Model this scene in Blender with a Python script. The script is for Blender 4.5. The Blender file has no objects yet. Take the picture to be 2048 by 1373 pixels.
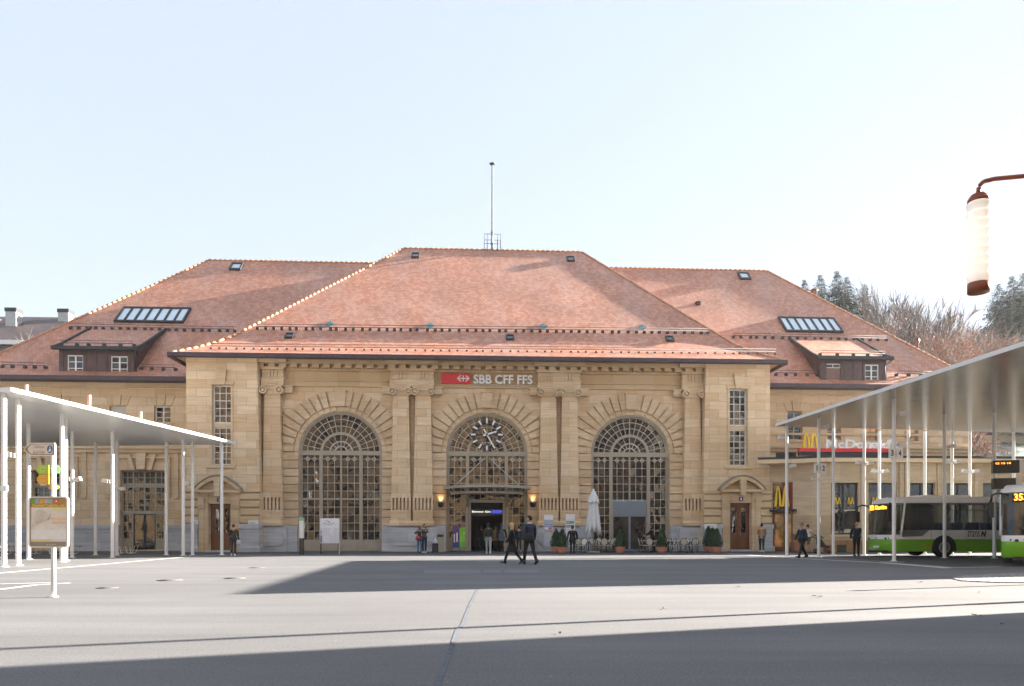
SUN_E, SKY_S, SKY_D, SKY_SAT, EXPO, HAZE = 5.0, .066, .3, .64, 2.9, .0002
import bpy, bmesh, math, random
from mathutils import Vector, Matrix
RND = random.Random(11)
S = bpy.context.scene
COL = S.collection
PI = math.pi
# ---------------------------------------------------------------- camera numbers (photo pixels, 2048 wide)
F, CX, HY, HC = 1420., 1024., 1067., 1.2
TH = math.atan(F / 27800.)
OX, OY = -1.655, 47.0
UX, UY = math.cos(TH), math.sin(TH)
VX, VY = -UY, UX

def B(px, py, v=0.):
    """photo point -> (u, z) on the station plane at depth v (station frame)"""
    dx = (px - CX) / F
    t = (v + OX * VX + OY * VY) / (dx * VX + VY)
    x, y = t * dx - OX, t - OY
    return x * UX + y * UY, HC + (HY - py) / F * t

def BU(px, v=0.): return B(px, HY, v)[0]
def Z(py): return HC + (HY - py) * OY / F
def loc2w(u, v, z=0.): return Vector((OX + u * UX + v * VX, OY + u * UY + v * VY, z))
def G(px, py):
    y = F * HC / (py - HY)
    return (px - CX) / F * y, y
def GX(px, y): return (px - CX) / F * y
def onslope(px, py, v0, z0, k):
    """photo point -> (u, v, z) on a roof plane z = z0 + k (v - v0)"""
    dx, dz = (px - CX) / F, (HY - py) / F
    dv = dx * VX + VY; ov = OX * VX + OY * VY
    t = (z0 + k * (-ov - v0) - HC) / (dz - k * dv)
    x, y = t * dx - OX, t - OY
    return x * UX + y * UY, t * dv - ov, HC + dz * t

# ---------------------------------------------------------------- mesh builder
class MB:
    def __init__(s): s.v = []; s.f = []; s.m = []; s.uv = []; s.sm = []
    def add(s, verts, faces, mi=0, uvs=None, smooth=False):
        o = len(s.v); s.v += [tuple(p) for p in verts]
        for i, f in enumerate(faces):
            s.f.append([a + o for a in f]); s.m.append(mi); s.sm.append(smooth)
            s.uv.append(uvs[i] if uvs else None)
        return s
    def quad(s, a, b, c, d, mi=0, uv=None): return s.add([a, b, c, d], [(0, 1, 2, 3)], mi, [uv] if uv else None)
    def tri(s, a, b, c, mi=0, uv=None): return s.add([a, b, c], [(0, 1, 2)], mi, [uv] if uv else None)
    def box(s, x0, x1, y0, y1, z0, z1, mi=0):
        if x0 > x1: x0, x1 = x1, x0
        if y0 > y1: y0, y1 = y1, y0
        if z0 > z1: z0, z1 = z1, z0
        v = [(x0, y0, z0), (x1, y0, z0), (x1, y1, z0), (x0, y1, z0), (x0, y0, z1), (x1, y0, z1), (x1, y1, z1), (x0, y1, z1)]
        return s.add(v, [(3, 2, 1, 0), (4, 5, 6, 7), (0, 1, 5, 4), (1, 2, 6, 5), (2, 3, 7, 6), (3, 0, 4, 7)], mi)
    def prism(s, poly, d0, d1, mi=0, axis='y', smooth=False):
        """poly in (x, z) swept along y, or (x, y) swept along z, or (y, z) swept along x"""
        n = len(poly)
        if axis == 'y': a = [(p[0], d0, p[1]) for p in poly]; b = [(p[0], d1, p[1]) for p in poly]
        elif axis == 'z': a = [(p[0], p[1], d0) for p in poly]; b = [(p[0], p[1], d1) for p in poly]
        else: a = [(d0, p[0], p[1]) for p in poly]; b = [(d1, p[0], p[1]) for p in poly]
        s.add(a + b, [tuple(range(n)), tuple(range(2 * n - 1, n - 1, -1))], mi)
        for i in range(n):
            j = (i + 1) % n
            s.add([a[i], a[j], b[j], b[i]], [(3, 2, 1, 0)], mi, None, smooth)
        return s
    def loft(s, rings, mi=0, caps=True, smooth=True, close=True):
        n = len(rings[0]); v = [p for r in rings for p in r]; f = []
        for i in range(len(rings) - 1):
            for j in range(n if close else n - 1):
                k = (j + 1) % n
                f.append((i * n + j, i * n + k, (i + 1) * n + k, (i + 1) * n + j))
        s.add(v, f, mi, None, smooth)
        if caps:
            s.add(rings[0], [tuple(range(n - 1, -1, -1))], mi); s.add(rings[-1], [tuple(range(n))], mi)
        return s
    def tube(s, pts, r, n=8, mi=0, caps=True, smooth=True):
        pts = [Vector(p) for p in pts]; rings = []
        rs = r if isinstance(r, (list, tuple)) else [r] * len(pts)
        for i, p in enumerate(pts):
            t = (pts[min(i + 1, len(pts) - 1)] - pts[max(i - 1, 0)])
            t = t.normalized() if t.length > 1e-9 else Vector((0, 0, 1))
            ref = Vector((1, 0, 0)) if abs(t.z) > .9 else Vector((0, 0, 1))
            a = t.cross(ref).normalized(); b = t.cross(a)
            rings.append([tuple(p + (a * math.cos(2 * PI * k / n) + b * math.sin(2 * PI * k / n)) * rs[i]) for k in range(n)])
        return s.loft(rings, mi, caps, smooth)
    def lathe(s, prof, c=(0, 0, 0), n=20, mi=0, caps=True, smooth=True):
        rings = [[(c[0] + r * math.cos(2 * PI * k / n), c[1] + r * math.sin(2 * PI * k / n), c[2] + z) for k in range(n)] for r, z in prof]
        return s.loft(rings, mi, caps, smooth)
    def ball(s, c, r, n=12, m=8, mi=0, rot=None):
        if not isinstance(r, (tuple, list)): r = (r, r, r)
        rings = []
        for i in range(m + 1):
            a = -PI / 2 + PI * (i + .02) / (m + .04)
            ring = []
            for k in range(n):
                p = Vector((r[0] * math.cos(a) * math.cos(2 * PI * k / n), r[1] * math.cos(a) * math.sin(2 * PI * k / n), r[2] * math.sin(a)))
                if rot: p = rot @ p
                ring.append((c[0] + p.x, c[1] + p.y, c[2] + p.z))
            rings.append(ring)
        return s.loft(rings, mi)
    def disc_y(s, c, r, y0, y1, n=24, mi=0, r2=None):
        """short cylinder (or ring when r2) with its axis along y"""
        o = [(c[0] + r * math.cos(2 * PI * k / n), c[1] + r * math.sin(2 * PI * k / n)) for k in range(n)]
        if r2 is None: return s.prism(o, y0, y1, mi, 'y', True)
        q = [(c[0] + r2 * math.cos(2 * PI * k / n), c[1] + r2 * math.sin(2 * PI * k / n)) for k in range(n)]
        for k in range(n):
            j = (k + 1) % n
            a, b, d, e = o[k], o[j], q[j], q[k]
            s.add([(a[0], y0, a[1]), (b[0], y0, b[1]), (d[0], y0, d[1]), (e[0], y0, e[1]), (a[0], y1, a[1]), (b[0], y1, b[1]), (d[0], y1, d[1]), (e[0], y1, e[1])],
                  [(0, 1, 2, 3), (7, 6, 5, 4), (0, 4, 5, 1), (2, 6, 7, 3)], mi)
        return s
    def merge(s, o, mat=None):
        k = len(s.v)
        s.v += [tuple(mat @ Vector(p)) if mat else p for p in o.v]
        s.f += [[a + k for a in f] for f in o.f]; s.m += o.m; s.uv += o.uv; s.sm += o.sm
        return s
    def xf(s, M): s.v = [tuple(M @ Vector(p)) for p in s.v]; return s
    def build(s, name, mats, parent=None, fix=True, loc=None):
        me = bpy.data.meshes.new(name)
        me.from_pydata(s.v, [], s.f)
        if not isinstance(mats, (list, tuple)): mats = [mats]
        for m in mats: me.materials.append(m)
        me.polygons.foreach_set('material_index', s.m); me.polygons.foreach_set('use_smooth', s.sm)
        if any(u for u in s.uv):
            l = me.uv_layers.new(name='UVMap'); d = l.data
            for p, u in zip(me.polygons, s.uv):
                if u:
                    for li, c in zip(p.loop_indices, u): d[li].uv = c
        if fix:
            bm = bmesh.new(); bm.from_mesh(me)
            bmesh.ops.remove_doubles(bm, verts=bm.verts, dist=1e-5)
            bmesh.ops.recalc_face_normals(bm, faces=bm.faces)
            bm.to_mesh(me); bm.free()
        me.update()
        o = bpy.data.objects.new(name, me); COL.objects.link(o)
        if parent: o.parent = parent
        if loc: o.location = loc
        return o

def tag(o, label=None, cat=None, group=None, kind=None):
    if label: o['label'] = label
    if cat: o['category'] = cat
    if group: o['group'] = group
    if kind: o['kind'] = kind
    return o
def thing(name, label, cat, loc=(0, 0, 0), rz=0., group=None):
    o = bpy.data.objects.new(name, None); COL.objects.link(o)
    o.location = loc; o.rotation_euler = (0, 0, rz); o.empty_display_size = .3
    return tag(o, label, cat, group)
def kids(o): return [c for c in list(COL.objects) if c.parent == o]
KIDS = {}
def copy_tree(o, parent=None):
    ch = [c for c in o.children]
    c = o.copy(); COL.objects.link(c); c.parent = parent
    for k in ch: copy_tree(k, c)
    return c
def dup(o, loc, rz=0., label=None, group=None, scale=None):
    c = copy_tree(o)
    c.location = loc; c.rotation_euler = (0, 0, rz)
    if label: c['label'] = label
    if group: c['group'] = group
    if scale: c.scale = scale if isinstance(scale, tuple) else (scale,) * 3
    return c

def text_mb(txt, size, depth=.02, shear=0., bold=0., align='CENTER'):
    """text as geometry in the x-z plane, facing -y, centred"""
    cu = bpy.data.curves.new('t', 'FONT'); cu.body = txt; cu.size = size; cu.extrude = depth / 2
    cu.shear = shear; cu.offset = bold; cu.align_x = align; cu.align_y = 'CENTER'; cu.resolution_u = 3
    o = bpy.data.objects.new('t', cu); COL.objects.link(o)
    dg = bpy.context.evaluated_depsgraph_get(); dg.update()
    me = bpy.data.meshes.new_from_object(o.evaluated_get(dg))
    mb = MB(); mb.add([(v.co.x, -v.co.z, v.co.y) for v in me.vertices], [tuple(p.vertices) for p in me.polygons])
    bpy.data.objects.remove(o); bpy.data.curves.remove(cu); bpy.data.meshes.remove(me)
    return mb
def fit(mb, x0, x1, z0, z1, y=0.):
    xs = [p[0] for p in mb.v]; zs = [p[2] for p in mb.v]
    a, b, c, d = min(xs), max(xs), min(zs), max(zs)
    mb.v = [(x0 + (p[0] - a) / (b - a) * (x1 - x0), p[1] + y, z0 + (p[2] - c) / (d - c) * (z1 - z0)) for p in mb.v]
    return mb

# ---------------------------------------------------------------- materials
def nn(nt, t, **kw):
    n = nt.nodes.new(t)
    for k, v in kw.items():
        if k in n.inputs.keys(): n.inputs[k].default_value = v
        else: setattr(n, k, v)
    return n
def c4(c): return (c[0], c[1], c[2], 1.)
def hexc(r, g, b):
    f = lambda x: (x / 255 / 12.92 if x <= 10 else ((x / 255 + .055) / 1.055) ** 2.4)
    return (f(r), f(g), f(b))
def start(name):
    m = bpy.data.materials.new(name); m.use_nodes = True
    nt = m.node_tree; return m, nt, nt.nodes['Principled BSDF'], nt.links.new
def scol(c, f): return c4([min(1, x * f) for x in c])
def pbr(name, col, rough=.6, metal=0., var=.15, vs=3., bump=0., bs=30., spec=.5, stretch=None, emit=0., ior=None, coat=0., trans=0.):
    m, nt, b, L = start(name)
    b.inputs['Roughness'].default_value = rough; b.inputs['Metallic'].default_value = metal
    b.inputs['Specular IOR Level'].default_value = spec; b.inputs['Coat Weight'].default_value = coat
    if ior: b.inputs['IOR'].default_value = ior
    if trans: b.inputs['Transmission Weight'].default_value = trans
    tc = nn(nt, 'ShaderNodeTexCoord'); src = tc.outputs['Object']
    if stretch:
        mp = nn(nt, 'ShaderNodeMapping'); mp.inputs['Scale'].default_value = stretch
        L(src, mp.inputs['Vector']); src = mp.outputs['Vector']
    if var > 0:
        no = nn(nt, 'ShaderNodeTexNoise', Scale=vs, Detail=5., Roughness=.6); L(src, no.inputs['Vector'])
        mr = nn(nt, 'ShaderNodeMapRange'); mr.inputs[1].default_value = .3; mr.inputs[2].default_value = .7; L(no.outputs['Fac'], mr.inputs[0])
        mx = nn(nt, 'ShaderNodeMix', data_type='RGBA'); mx.inputs[6].default_value = scol(col, 1 - var); mx.inputs[7].default_value = scol(col, 1 + var)
        L(mr.outputs[0], mx.inputs[0]); L(mx.outputs[2], b.inputs['Base Color'])
        if emit: L(mx.outputs[2], b.inputs['Emission Color'])
    else:
        b.inputs['Base Color'].default_value = c4(col)
    if emit:
        b.inputs['Emission Strength'].default_value = emit
        if var <= 0: b.inputs['Emission Color'].default_value = c4(col)
    if bump > 0:
        n2 = nn(nt, 'ShaderNodeTexNoise', Scale=bs, Detail=4.); L(src, n2.inputs['Vector'])
        bp = nn(nt, 'ShaderNodeBump', Strength=bump, Distance=.02); L(n2.outputs['Fac'], bp.inputs['Height']); L(bp.outputs[0], b.inputs['Normal'])
    return m

def stone(name, c1, c2, row=.55, width=1.25, mortar=.010, mcol=.6, stain=.27):
    m, nt, b, L = start(name)
    b.inputs['Roughness'].default_value = .85; b.inputs['Specular IOR Level'].default_value = .25
    tc = nn(nt, 'ShaderNodeTexCoord'); sp = nn(nt, 'ShaderNodeSeparateXYZ'); L(tc.outputs['Object'], sp.inputs[0])
    ad = nn(nt, 'ShaderNodeMath', operation='ADD'); L(sp.outputs[0], ad.inputs[0]); L(sp.outputs[1], ad.inputs[1])
    cb = nn(nt, 'ShaderNodeCombineXYZ'); L(ad.outputs[0], cb.inputs[0]); L(sp.outputs[2], cb.inputs[1])
    br = nn(nt, 'ShaderNodeTexBrick', Scale=1.); br.inputs['Mortar Size'].default_value = mortar; br.inputs['Mortar Smooth'].default_value = .3
    br.inputs['Brick Width'].default_value = width; br.inputs['Row Height'].default_value = row
    br.inputs['Color1'].default_value = c4(c1); br.inputs['Color2'].default_value = c4(c2); br.inputs['Mortar'].default_value = scol(c1, mcol)
    L(cb.outputs[0], br.inputs['Vector'])
    # bedding streaks and weather stains
    mp = nn(nt, 'ShaderNodeMapping'); mp.inputs['Scale'].default_value = (.5, .5, 5.); L(tc.outputs['Object'], mp.inputs[0])
    n1 = nn(nt, 'ShaderNodeTexNoise', Scale=1.6, Detail=6., Roughness=.65); L(mp.outputs[0], n1.inputs['Vector'])
    n2 = nn(nt, 'ShaderNodeTexNoise', Scale=.35, Detail=5., Roughness=.6); L(tc.outputs['Object'], n2.inputs['Vector'])
    r1 = nn(nt, 'ShaderNodeMapRange'); r1.inputs[1].default_value = .3; r1.inputs[2].default_value = .7; r1.inputs[3].default_value = 1 - stain * .5; r1.inputs[4].default_value = 1 + stain * .35
    L(n1.outputs['Fac'], r1.inputs[0])
    r2 = nn(nt, 'ShaderNodeMapRange'); r2.inputs[1].default_value = .3; r2.inputs[2].default_value = .7; r2.inputs[3].default_value = 1 - stain * .35; r2.inputs[4].default_value = 1 + stain * .25
    L(n2.outputs['Fac'], r2.inputs[0])
    mu = nn(nt, 'ShaderNodeMath', operation='MULTIPLY'); L(r1.outputs[0], mu.inputs[0]); L(r2.outputs[0], mu.inputs[1])
    vm = nn(nt, 'ShaderNodeVectorMath', operation='SCALE'); L(br.outputs['Color'], vm.inputs[0]); L(mu.outputs[0], vm.inputs['Scale'])
    L(vm.outputs[0], b.inputs['Base Color'])
    n3 = nn(nt, 'ShaderNodeTexNoise', Scale=14., Detail=5.); L(tc.outputs['Object'], n3.inputs['Vector'])
    sb = nn(nt, 'ShaderNodeMath', operation='SUBTRACT'); L(n3.outputs['Fac'], sb.inputs[0]); L(br.outputs['Fac'], sb.inputs[1])
    bp = nn(nt, 'ShaderNodeBump', Strength=.45, Distance=.02); L(sb.outputs[0], bp.inputs['Height']); L(bp.outputs[0], b.inputs['Normal'])
    return m

def tiles(name, c1, c2, row=.27, width=.25, bleach=.38):
    m, nt, b, L = start(name)
    b.inputs['Roughness'].default_value = .55; b.inputs['Specular IOR Level'].default_value = .55
    tc = nn(nt, 'ShaderNodeTexCoord')
    br = nn(nt, 'ShaderNodeTexBrick', Scale=1.); br.inputs['Mortar Size'].default_value = .008; br.inputs['Mortar Smooth'].default_value = .4
    br.inputs['Brick Width'].default_value = width; br.inputs['Row Height'].default_value = row; br.inputs['Bias'].default_value = -.1
    br.inputs['Color1'].default_value = c4(c1); br.inputs['Color2'].default_value = c4(c2); br.inputs['Mortar'].default_value = scol(c1, .35)
    L(tc.outputs['UV'], br.inputs['Vector'])
    mp = nn(nt, 'ShaderNodeMapping'); mp.inputs['Scale'].default_value = (.5, .13, 1.); L(tc.outputs['UV'], mp.inputs[0])
    n1 = nn(nt, 'ShaderNodeTexNoise', Scale=.8, Detail=6., Roughness=.62); L(mp.outputs[0], n1.inputs['Vector'])
    r1 = nn(nt, 'ShaderNodeMapRange'); r1.inputs[1].default_value = .47; r1.inputs[2].default_value = .72; r1.inputs[4].default_value = bleach; L(n1.outputs['Fac'], r1.inputs[0])
    n4 = nn(nt, 'ShaderNodeTexNoise', Scale=22., Detail=2.); L(tc.outputs['UV'], n4.inputs['Vector'])
    m4 = nn(nt, 'ShaderNodeMath', operation='MULTIPLY'); L(r1.outputs[0], m4.inputs[0]); L(n4.outputs['Fac'], m4.inputs[1])
    m5 = nn(nt, 'ShaderNodeMath', operation='MULTIPLY'); L(m4.outputs[0], m5.inputs[0]); m5.inputs[1].default_value = 1.7
    mx = nn(nt, 'ShaderNodeMix', data_type='RGBA'); L(m5.outputs[0], mx.inputs[0]); L(br.outputs['Color'], mx.inputs[6]); mx.inputs[7].default_value = (.55, .42, .38, 1)
    n2 = nn(nt, 'ShaderNodeTexNoise', Scale=.32, Detail=5.); L(tc.outputs['UV'], n2.inputs['Vector'])
    r2 = nn(nt, 'ShaderNodeMapRange'); r2.inputs[1].default_value = .3; r2.inputs[2].default_value = .7; r2.inputs[3].default_value = .85; r2.inputs[4].default_value = 1.12; L(n2.outputs['Fac'], r2.inputs[0])
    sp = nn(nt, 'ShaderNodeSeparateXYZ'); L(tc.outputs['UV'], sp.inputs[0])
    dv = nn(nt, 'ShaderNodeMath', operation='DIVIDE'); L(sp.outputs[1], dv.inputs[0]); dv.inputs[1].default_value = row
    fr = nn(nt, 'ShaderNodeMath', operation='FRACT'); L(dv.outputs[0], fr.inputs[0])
    r3 = nn(nt, 'ShaderNodeMapRange'); r3.inputs[1].default_value = .0; r3.inputs[2].default_value = .45; r3.inputs[3].default_value = 1.14; r3.inputs[4].default_value = .90; L(fr.outputs[0], r3.inputs[0])  # glint and shadow line of each tile row painted into the colour
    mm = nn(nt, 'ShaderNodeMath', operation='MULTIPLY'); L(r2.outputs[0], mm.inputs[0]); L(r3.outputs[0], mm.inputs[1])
    vm = nn(nt, 'ShaderNodeVectorMath', operation='SCALE'); L(mx.outputs[2], vm.inputs[0]); L(mm.outputs[0], vm.inputs['Scale'])
    L(vm.outputs[0], b.inputs['Base Color'])
    iv = nn(nt, 'ShaderNodeMath', operation='SUBTRACT'); iv.inputs[0].default_value = 1.; L(fr.outputs[0], iv.inputs[1])
    sb = nn(nt, 'ShaderNodeMath', operation='SUBTRACT'); L(iv.outputs[0], sb.inputs[0]); L(br.outputs['Fac'], sb.inputs[1])
    ad = nn(nt, 'ShaderNodeMath', operation='ADD'); L(sb.outputs[0], ad.inputs[0]); L(n4.outputs['Fac'], ad.inputs[1])
    bp = nn(nt, 'ShaderNodeBump', Strength=.6, Distance=.035); L(ad.outputs[0], bp.inputs['Height']); L(bp.outputs[0], b.inputs['Normal'])
    return m

def glass(name, col=(.02, .022, .025), ior=2.0, rough=.03, wob=.15, ws=1.2):
    m, nt, b, L = start(name)
    b.inputs['Base Color'].default_value = c4(col); b.inputs['Roughness'].default_value = rough; b.inputs['IOR'].default_value = ior
    tc = nn(nt, 'ShaderNodeTexCoord')
    if wob:
        n1 = nn(nt, 'ShaderNodeTexNoise', Scale=ws, Detail=2.); L(tc.outputs['Object'], n1.inputs['Vector'])
        bp = nn(nt, 'ShaderNodeBump', Strength=wob, Distance=.1); L(n1.outputs['Fac'], bp.inputs['Height']); L(bp.outputs[0], b.inputs['Normal'])
    n2 = nn(nt, 'ShaderNodeTexNoise', Scale=.9, Detail=3.); L(tc.outputs['Object'], n2.inputs['Vector'])
    mr = nn(nt, 'ShaderNodeMapRange'); mr.inputs[1].default_value = .42; mr.inputs[2].default_value = .66; L(n2.outputs['Fac'], mr.inputs[0])
    mx = nn(nt, 'ShaderNodeMix', data_type='RGBA'); mx.inputs[6].default_value = scol(col, .6); mx.inputs[7].default_value = c4((col[0] * 4, col[1] * 3.1, col[2] * 2.3))
    L(mr.outputs[0], mx.inputs[0]); L(mx.outputs[2], b.inputs['Base Color'])
    return m

M = {}
M['sand'] = stone('sandstone_ashlar', (.635, .445, .265), (.755, .59, .405))
M['sand_plain'] = stone('sandstone_dressed', (.60, .435, .265), (.70, .55, .37), row=.55, width=2.6, mortar=.006, mcol=.7)
M['sand_rust'] = stone('sandstone_rusticated', (.58, .42, .255), (.70, .545, .37), row=.9, width=.9, mortar=.0, stain=.45)
M['sand_warm'] = stone('sandstone_cornice', (.54, .385, .22), (.61, .455, .28), row=3., width=1.4, mortar=.007, mcol=.7, stain=.12)
M['joint'] = pbr('dark_joint', (.24, .17, .10), .9, var=.2)
M['plinth'] = stone('grey_limestone', (.44, .46, .50), (.55, .56, .58), row=.62, width=1.9, mortar=.008, mcol=.6, stain=.3)
M['annex'] = stone('annex_stone_cladding', (.48, .365, .24), (.60, .475, .33), row=1.15, width=1.05, mortar=.006, mcol=.65, stain=.4)
M['tile'] = tiles('clay_roof_tiles', (.49, .19, .108), (.645, .325, .215))
M['tile_dark'] = tiles('old_dark_roof_tiles', (.05, .034, .034), (.085, .05, .046), bleach=.1)
M['ridge'] = pbr('clay_ridge_tile', (.43, .225, .13), .7, var=.25, vs=2.2)
M['gutter'] = pbr('painted_gutter', (.05, .03, .038), .45, var=.25, vs=4)
M['soffit'] = pbr('ochre_soffit_board', (.50, .35, .17), .8, var=.1)
M['copper'] = pbr('brown_copper_sheet', (.085, .052, .048), .42, .35, var=.3, vs=2.5)
M['black_metal'] = pbr('black_metal', (.022, .025, .03), .6, .0, var=.2)
M['skylight_glass'] = pbr('skylight_glass', (.62, .74, .82), .12, var=.06, vs=2, spec=.8)
M['sky_small'] = pbr('small_skylight_glass', (.16, .22, .28), .06, var=.15, ior=1.9)
M['taupe'] = pbr('taupe_painted_metal', (.36, .315, .245), .5, var=.08)
M['bar'] = pbr('pale_glazing_bar', (.52, .485, .42), .5, var=.08)
M['white_frame'] = pbr('white_window_frame', (.70, .69, .66), .5, var=.06)
M['glass_brown'] = glass('bronze_window_glass', (.016, .012, .009), 1.72, .02, .16, .75)
M['glass_dark'] = glass('dark_window_glass', (.014, .015, .017), 1.65, .02, .05)
M['glass_warm'] = glass('warm_window_glass', (.30, .18, .07), 1.7, .05, .1)
M['wood'] = pbr('varnished_oak_door', (.17, .062, .025), .4, var=.3, vs=5, stretch=(4, 4, .6))
M['wood_lite'] = pbr('slatted_wood', (.36, .22, .12), .6, var=.25, vs=6, stretch=(1, 6, 6))
M['steel'] = pbr('grey_steel', (.40, .39, .37), .35, .7, var=.08)
M['white'] = pbr('white_lacquer', (.80, .80, .79), .35, var=.03)
M['white_soft'] = pbr('white_powder_coat', (.74, .74, .73), .45, var=.04)
M['red'] = pbr('red_sign_panel', (.62, .012, .02), .35, var=.06)
M['sign_white'] = pbr('white_sign_letter', (.82, .82, .82), .4, var=.02)
M['blueteal'] = pbr('glazed_teal_tile', (.03, .19, .24), .3, var=.3, vs=8)
M['dark'] = pbr('dark_interior', (.018, .016, .015), .8, var=.3)
M['hall'] = pbr('hall_interior_wall', (.06, .05, .04), .8, var=.3)
M['terracotta'] = pbr('terracotta_pot', (.56, .25, .16), .8, var=.15, vs=4)
M['black'] = pbr('black_plastic', (.015, .015, .017), .45, var=.2)
M['rubber'] = pbr('tyre_rubber', (.014, .014, .014), .75, var=.2)
M['concrete'] = pbr('pale_concrete', (.42, .42, .40), .85, var=.15, bump=.3)
M['grey_panel'] = pbr('blue_grey_panel', (.20, .23, .27), .5, var=.05)
# ================================================================ STATION
st = thing('station_building', 'long sandstone railway station with red tiled hip roofs and three tall arched windows', 'station', (OX, OY, 0), TH)

def wall_holes(mb, u0, u1, z0, z1, v0, v1, holes, mi=0):
    us = sorted({u0, u1} | {h[0] for h in holes} | {h[1] for h in holes}); zs = sorted({z0, z1} | {h[2] for h in holes} | {h[3] for h in holes})
    for a, b in zip(us, us[1:]):
        for c, d in zip(zs, zs[1:]):
            um, zm = (a + b) / 2, (c + d) / 2
            if any(h[0] < um < h[1] and h[2] < zm < h[3] for h in holes): continue
            mb.quad((a, v0, c), (b, v0, c), (b, v0, d), (a, v0, d), mi)
    for a, b, c, d in holes:
        mb.quad((a, v0, c), (a, v1, c), (a, v1, d), (a, v0, d), mi); mb.quad((b, v0, c), (b, v0, d), (b, v1, d), (b, v1, c), mi)
        mb.quad((a, v0, d), (a, v1, d), (b, v1, d), (b, v0, d), mi)
        if c > z0 + .01: mb.quad((a, v0, c), (b, v0, c), (b, v1, c), (a, v1, c), mi)
    mb.quad((u0, v0, z0), (u0, v0, z1), (u0, v1, z1), (u0, v1, z0), mi); mb.quad((u1, v0, z0), (u1, v1, z0), (u1, v1, z1), (u1, v0, z1), mi)
    mb.quad((u0, v0, z1), (u1, v0, z1), (u1, v1, z1), (u0, v1, z1), mi)

def pane(mb, p, j=.012):
    j *= .7
    """one pane, tilted a little as old glazing is"""
    a, b, c = RND.uniform(-j, j), RND.uniform(-j, j), RND.uniform(-j, j)
    q = [a, b, c, a + c - b]
    mb.add([(x, y + d, z) for (x, y, z), d in zip(p, q)], [tuple(range(len(p)))])

def rect_window(u0, u1, z0, z1, v, nx, ny, par, gmat, fmat, name='window', fw=.09, bw=.045, mull=(), depth=.06, jit=.008):
    """frame + bars (one mesh), glass as sub-part"""
    m = MB()
    m.box(u0, u0 + fw, v, v + depth, z0, z1); m.box(u1 - fw, u1, v, v + depth, z0, z1)
    m.box(u0 + fw, u1 - fw, v, v + depth, z0, z0 + fw); m.box(u0 + fw, u1 - fw, v, v + depth, z1 - fw, z1)
    xs = [u0 + (u1 - u0) * i / nx for i in range(nx + 1)]; zs = [z0 + (z1 - z0) * i / ny for i in range(ny + 1)]
    for i in range(1, nx):
        w = bw * (2.2 if i in mull else 1); m.box(xs[i] - w / 2, xs[i] + w / 2, v + .004, v + depth - .004, z0 + fw, z1 - fw)
    for i in range(1, ny): m.box(u0 + fw, u1 - fw, v + .01, v + depth - .01, zs[i] - bw / 2, zs[i] + bw / 2)
    o = m.build(name, fmat, par); g = MB()
    for i in range(nx):
        for j in range(ny):
            pane(g, [(xs[i], v + .045, zs[j]), (xs[i + 1], v + .045, zs[j]), (xs[i + 1], v + .045, zs[j + 1]), (xs[i], v + .045, zs[j + 1])], jit)
    g.build('pane', gmat, o, fix=False)
    return o

ZS = Z(907); ZT = 10.80                    # arch springing, underside of the entablature
CU = [BU(681), BU(974), BU(1260.5)]         # window centres
RW = [2.70, 2.68, 2.64]                     # opening radius
PIL = [BU(548), BU(803), BU(847), BU(1096), BU(1138), BU(1382)]
EDGE = [BU(514), (PIL[1] + PIL[2]) / 2, (PIL[3] + PIL[4]) / 2, BU(1413)]

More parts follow.
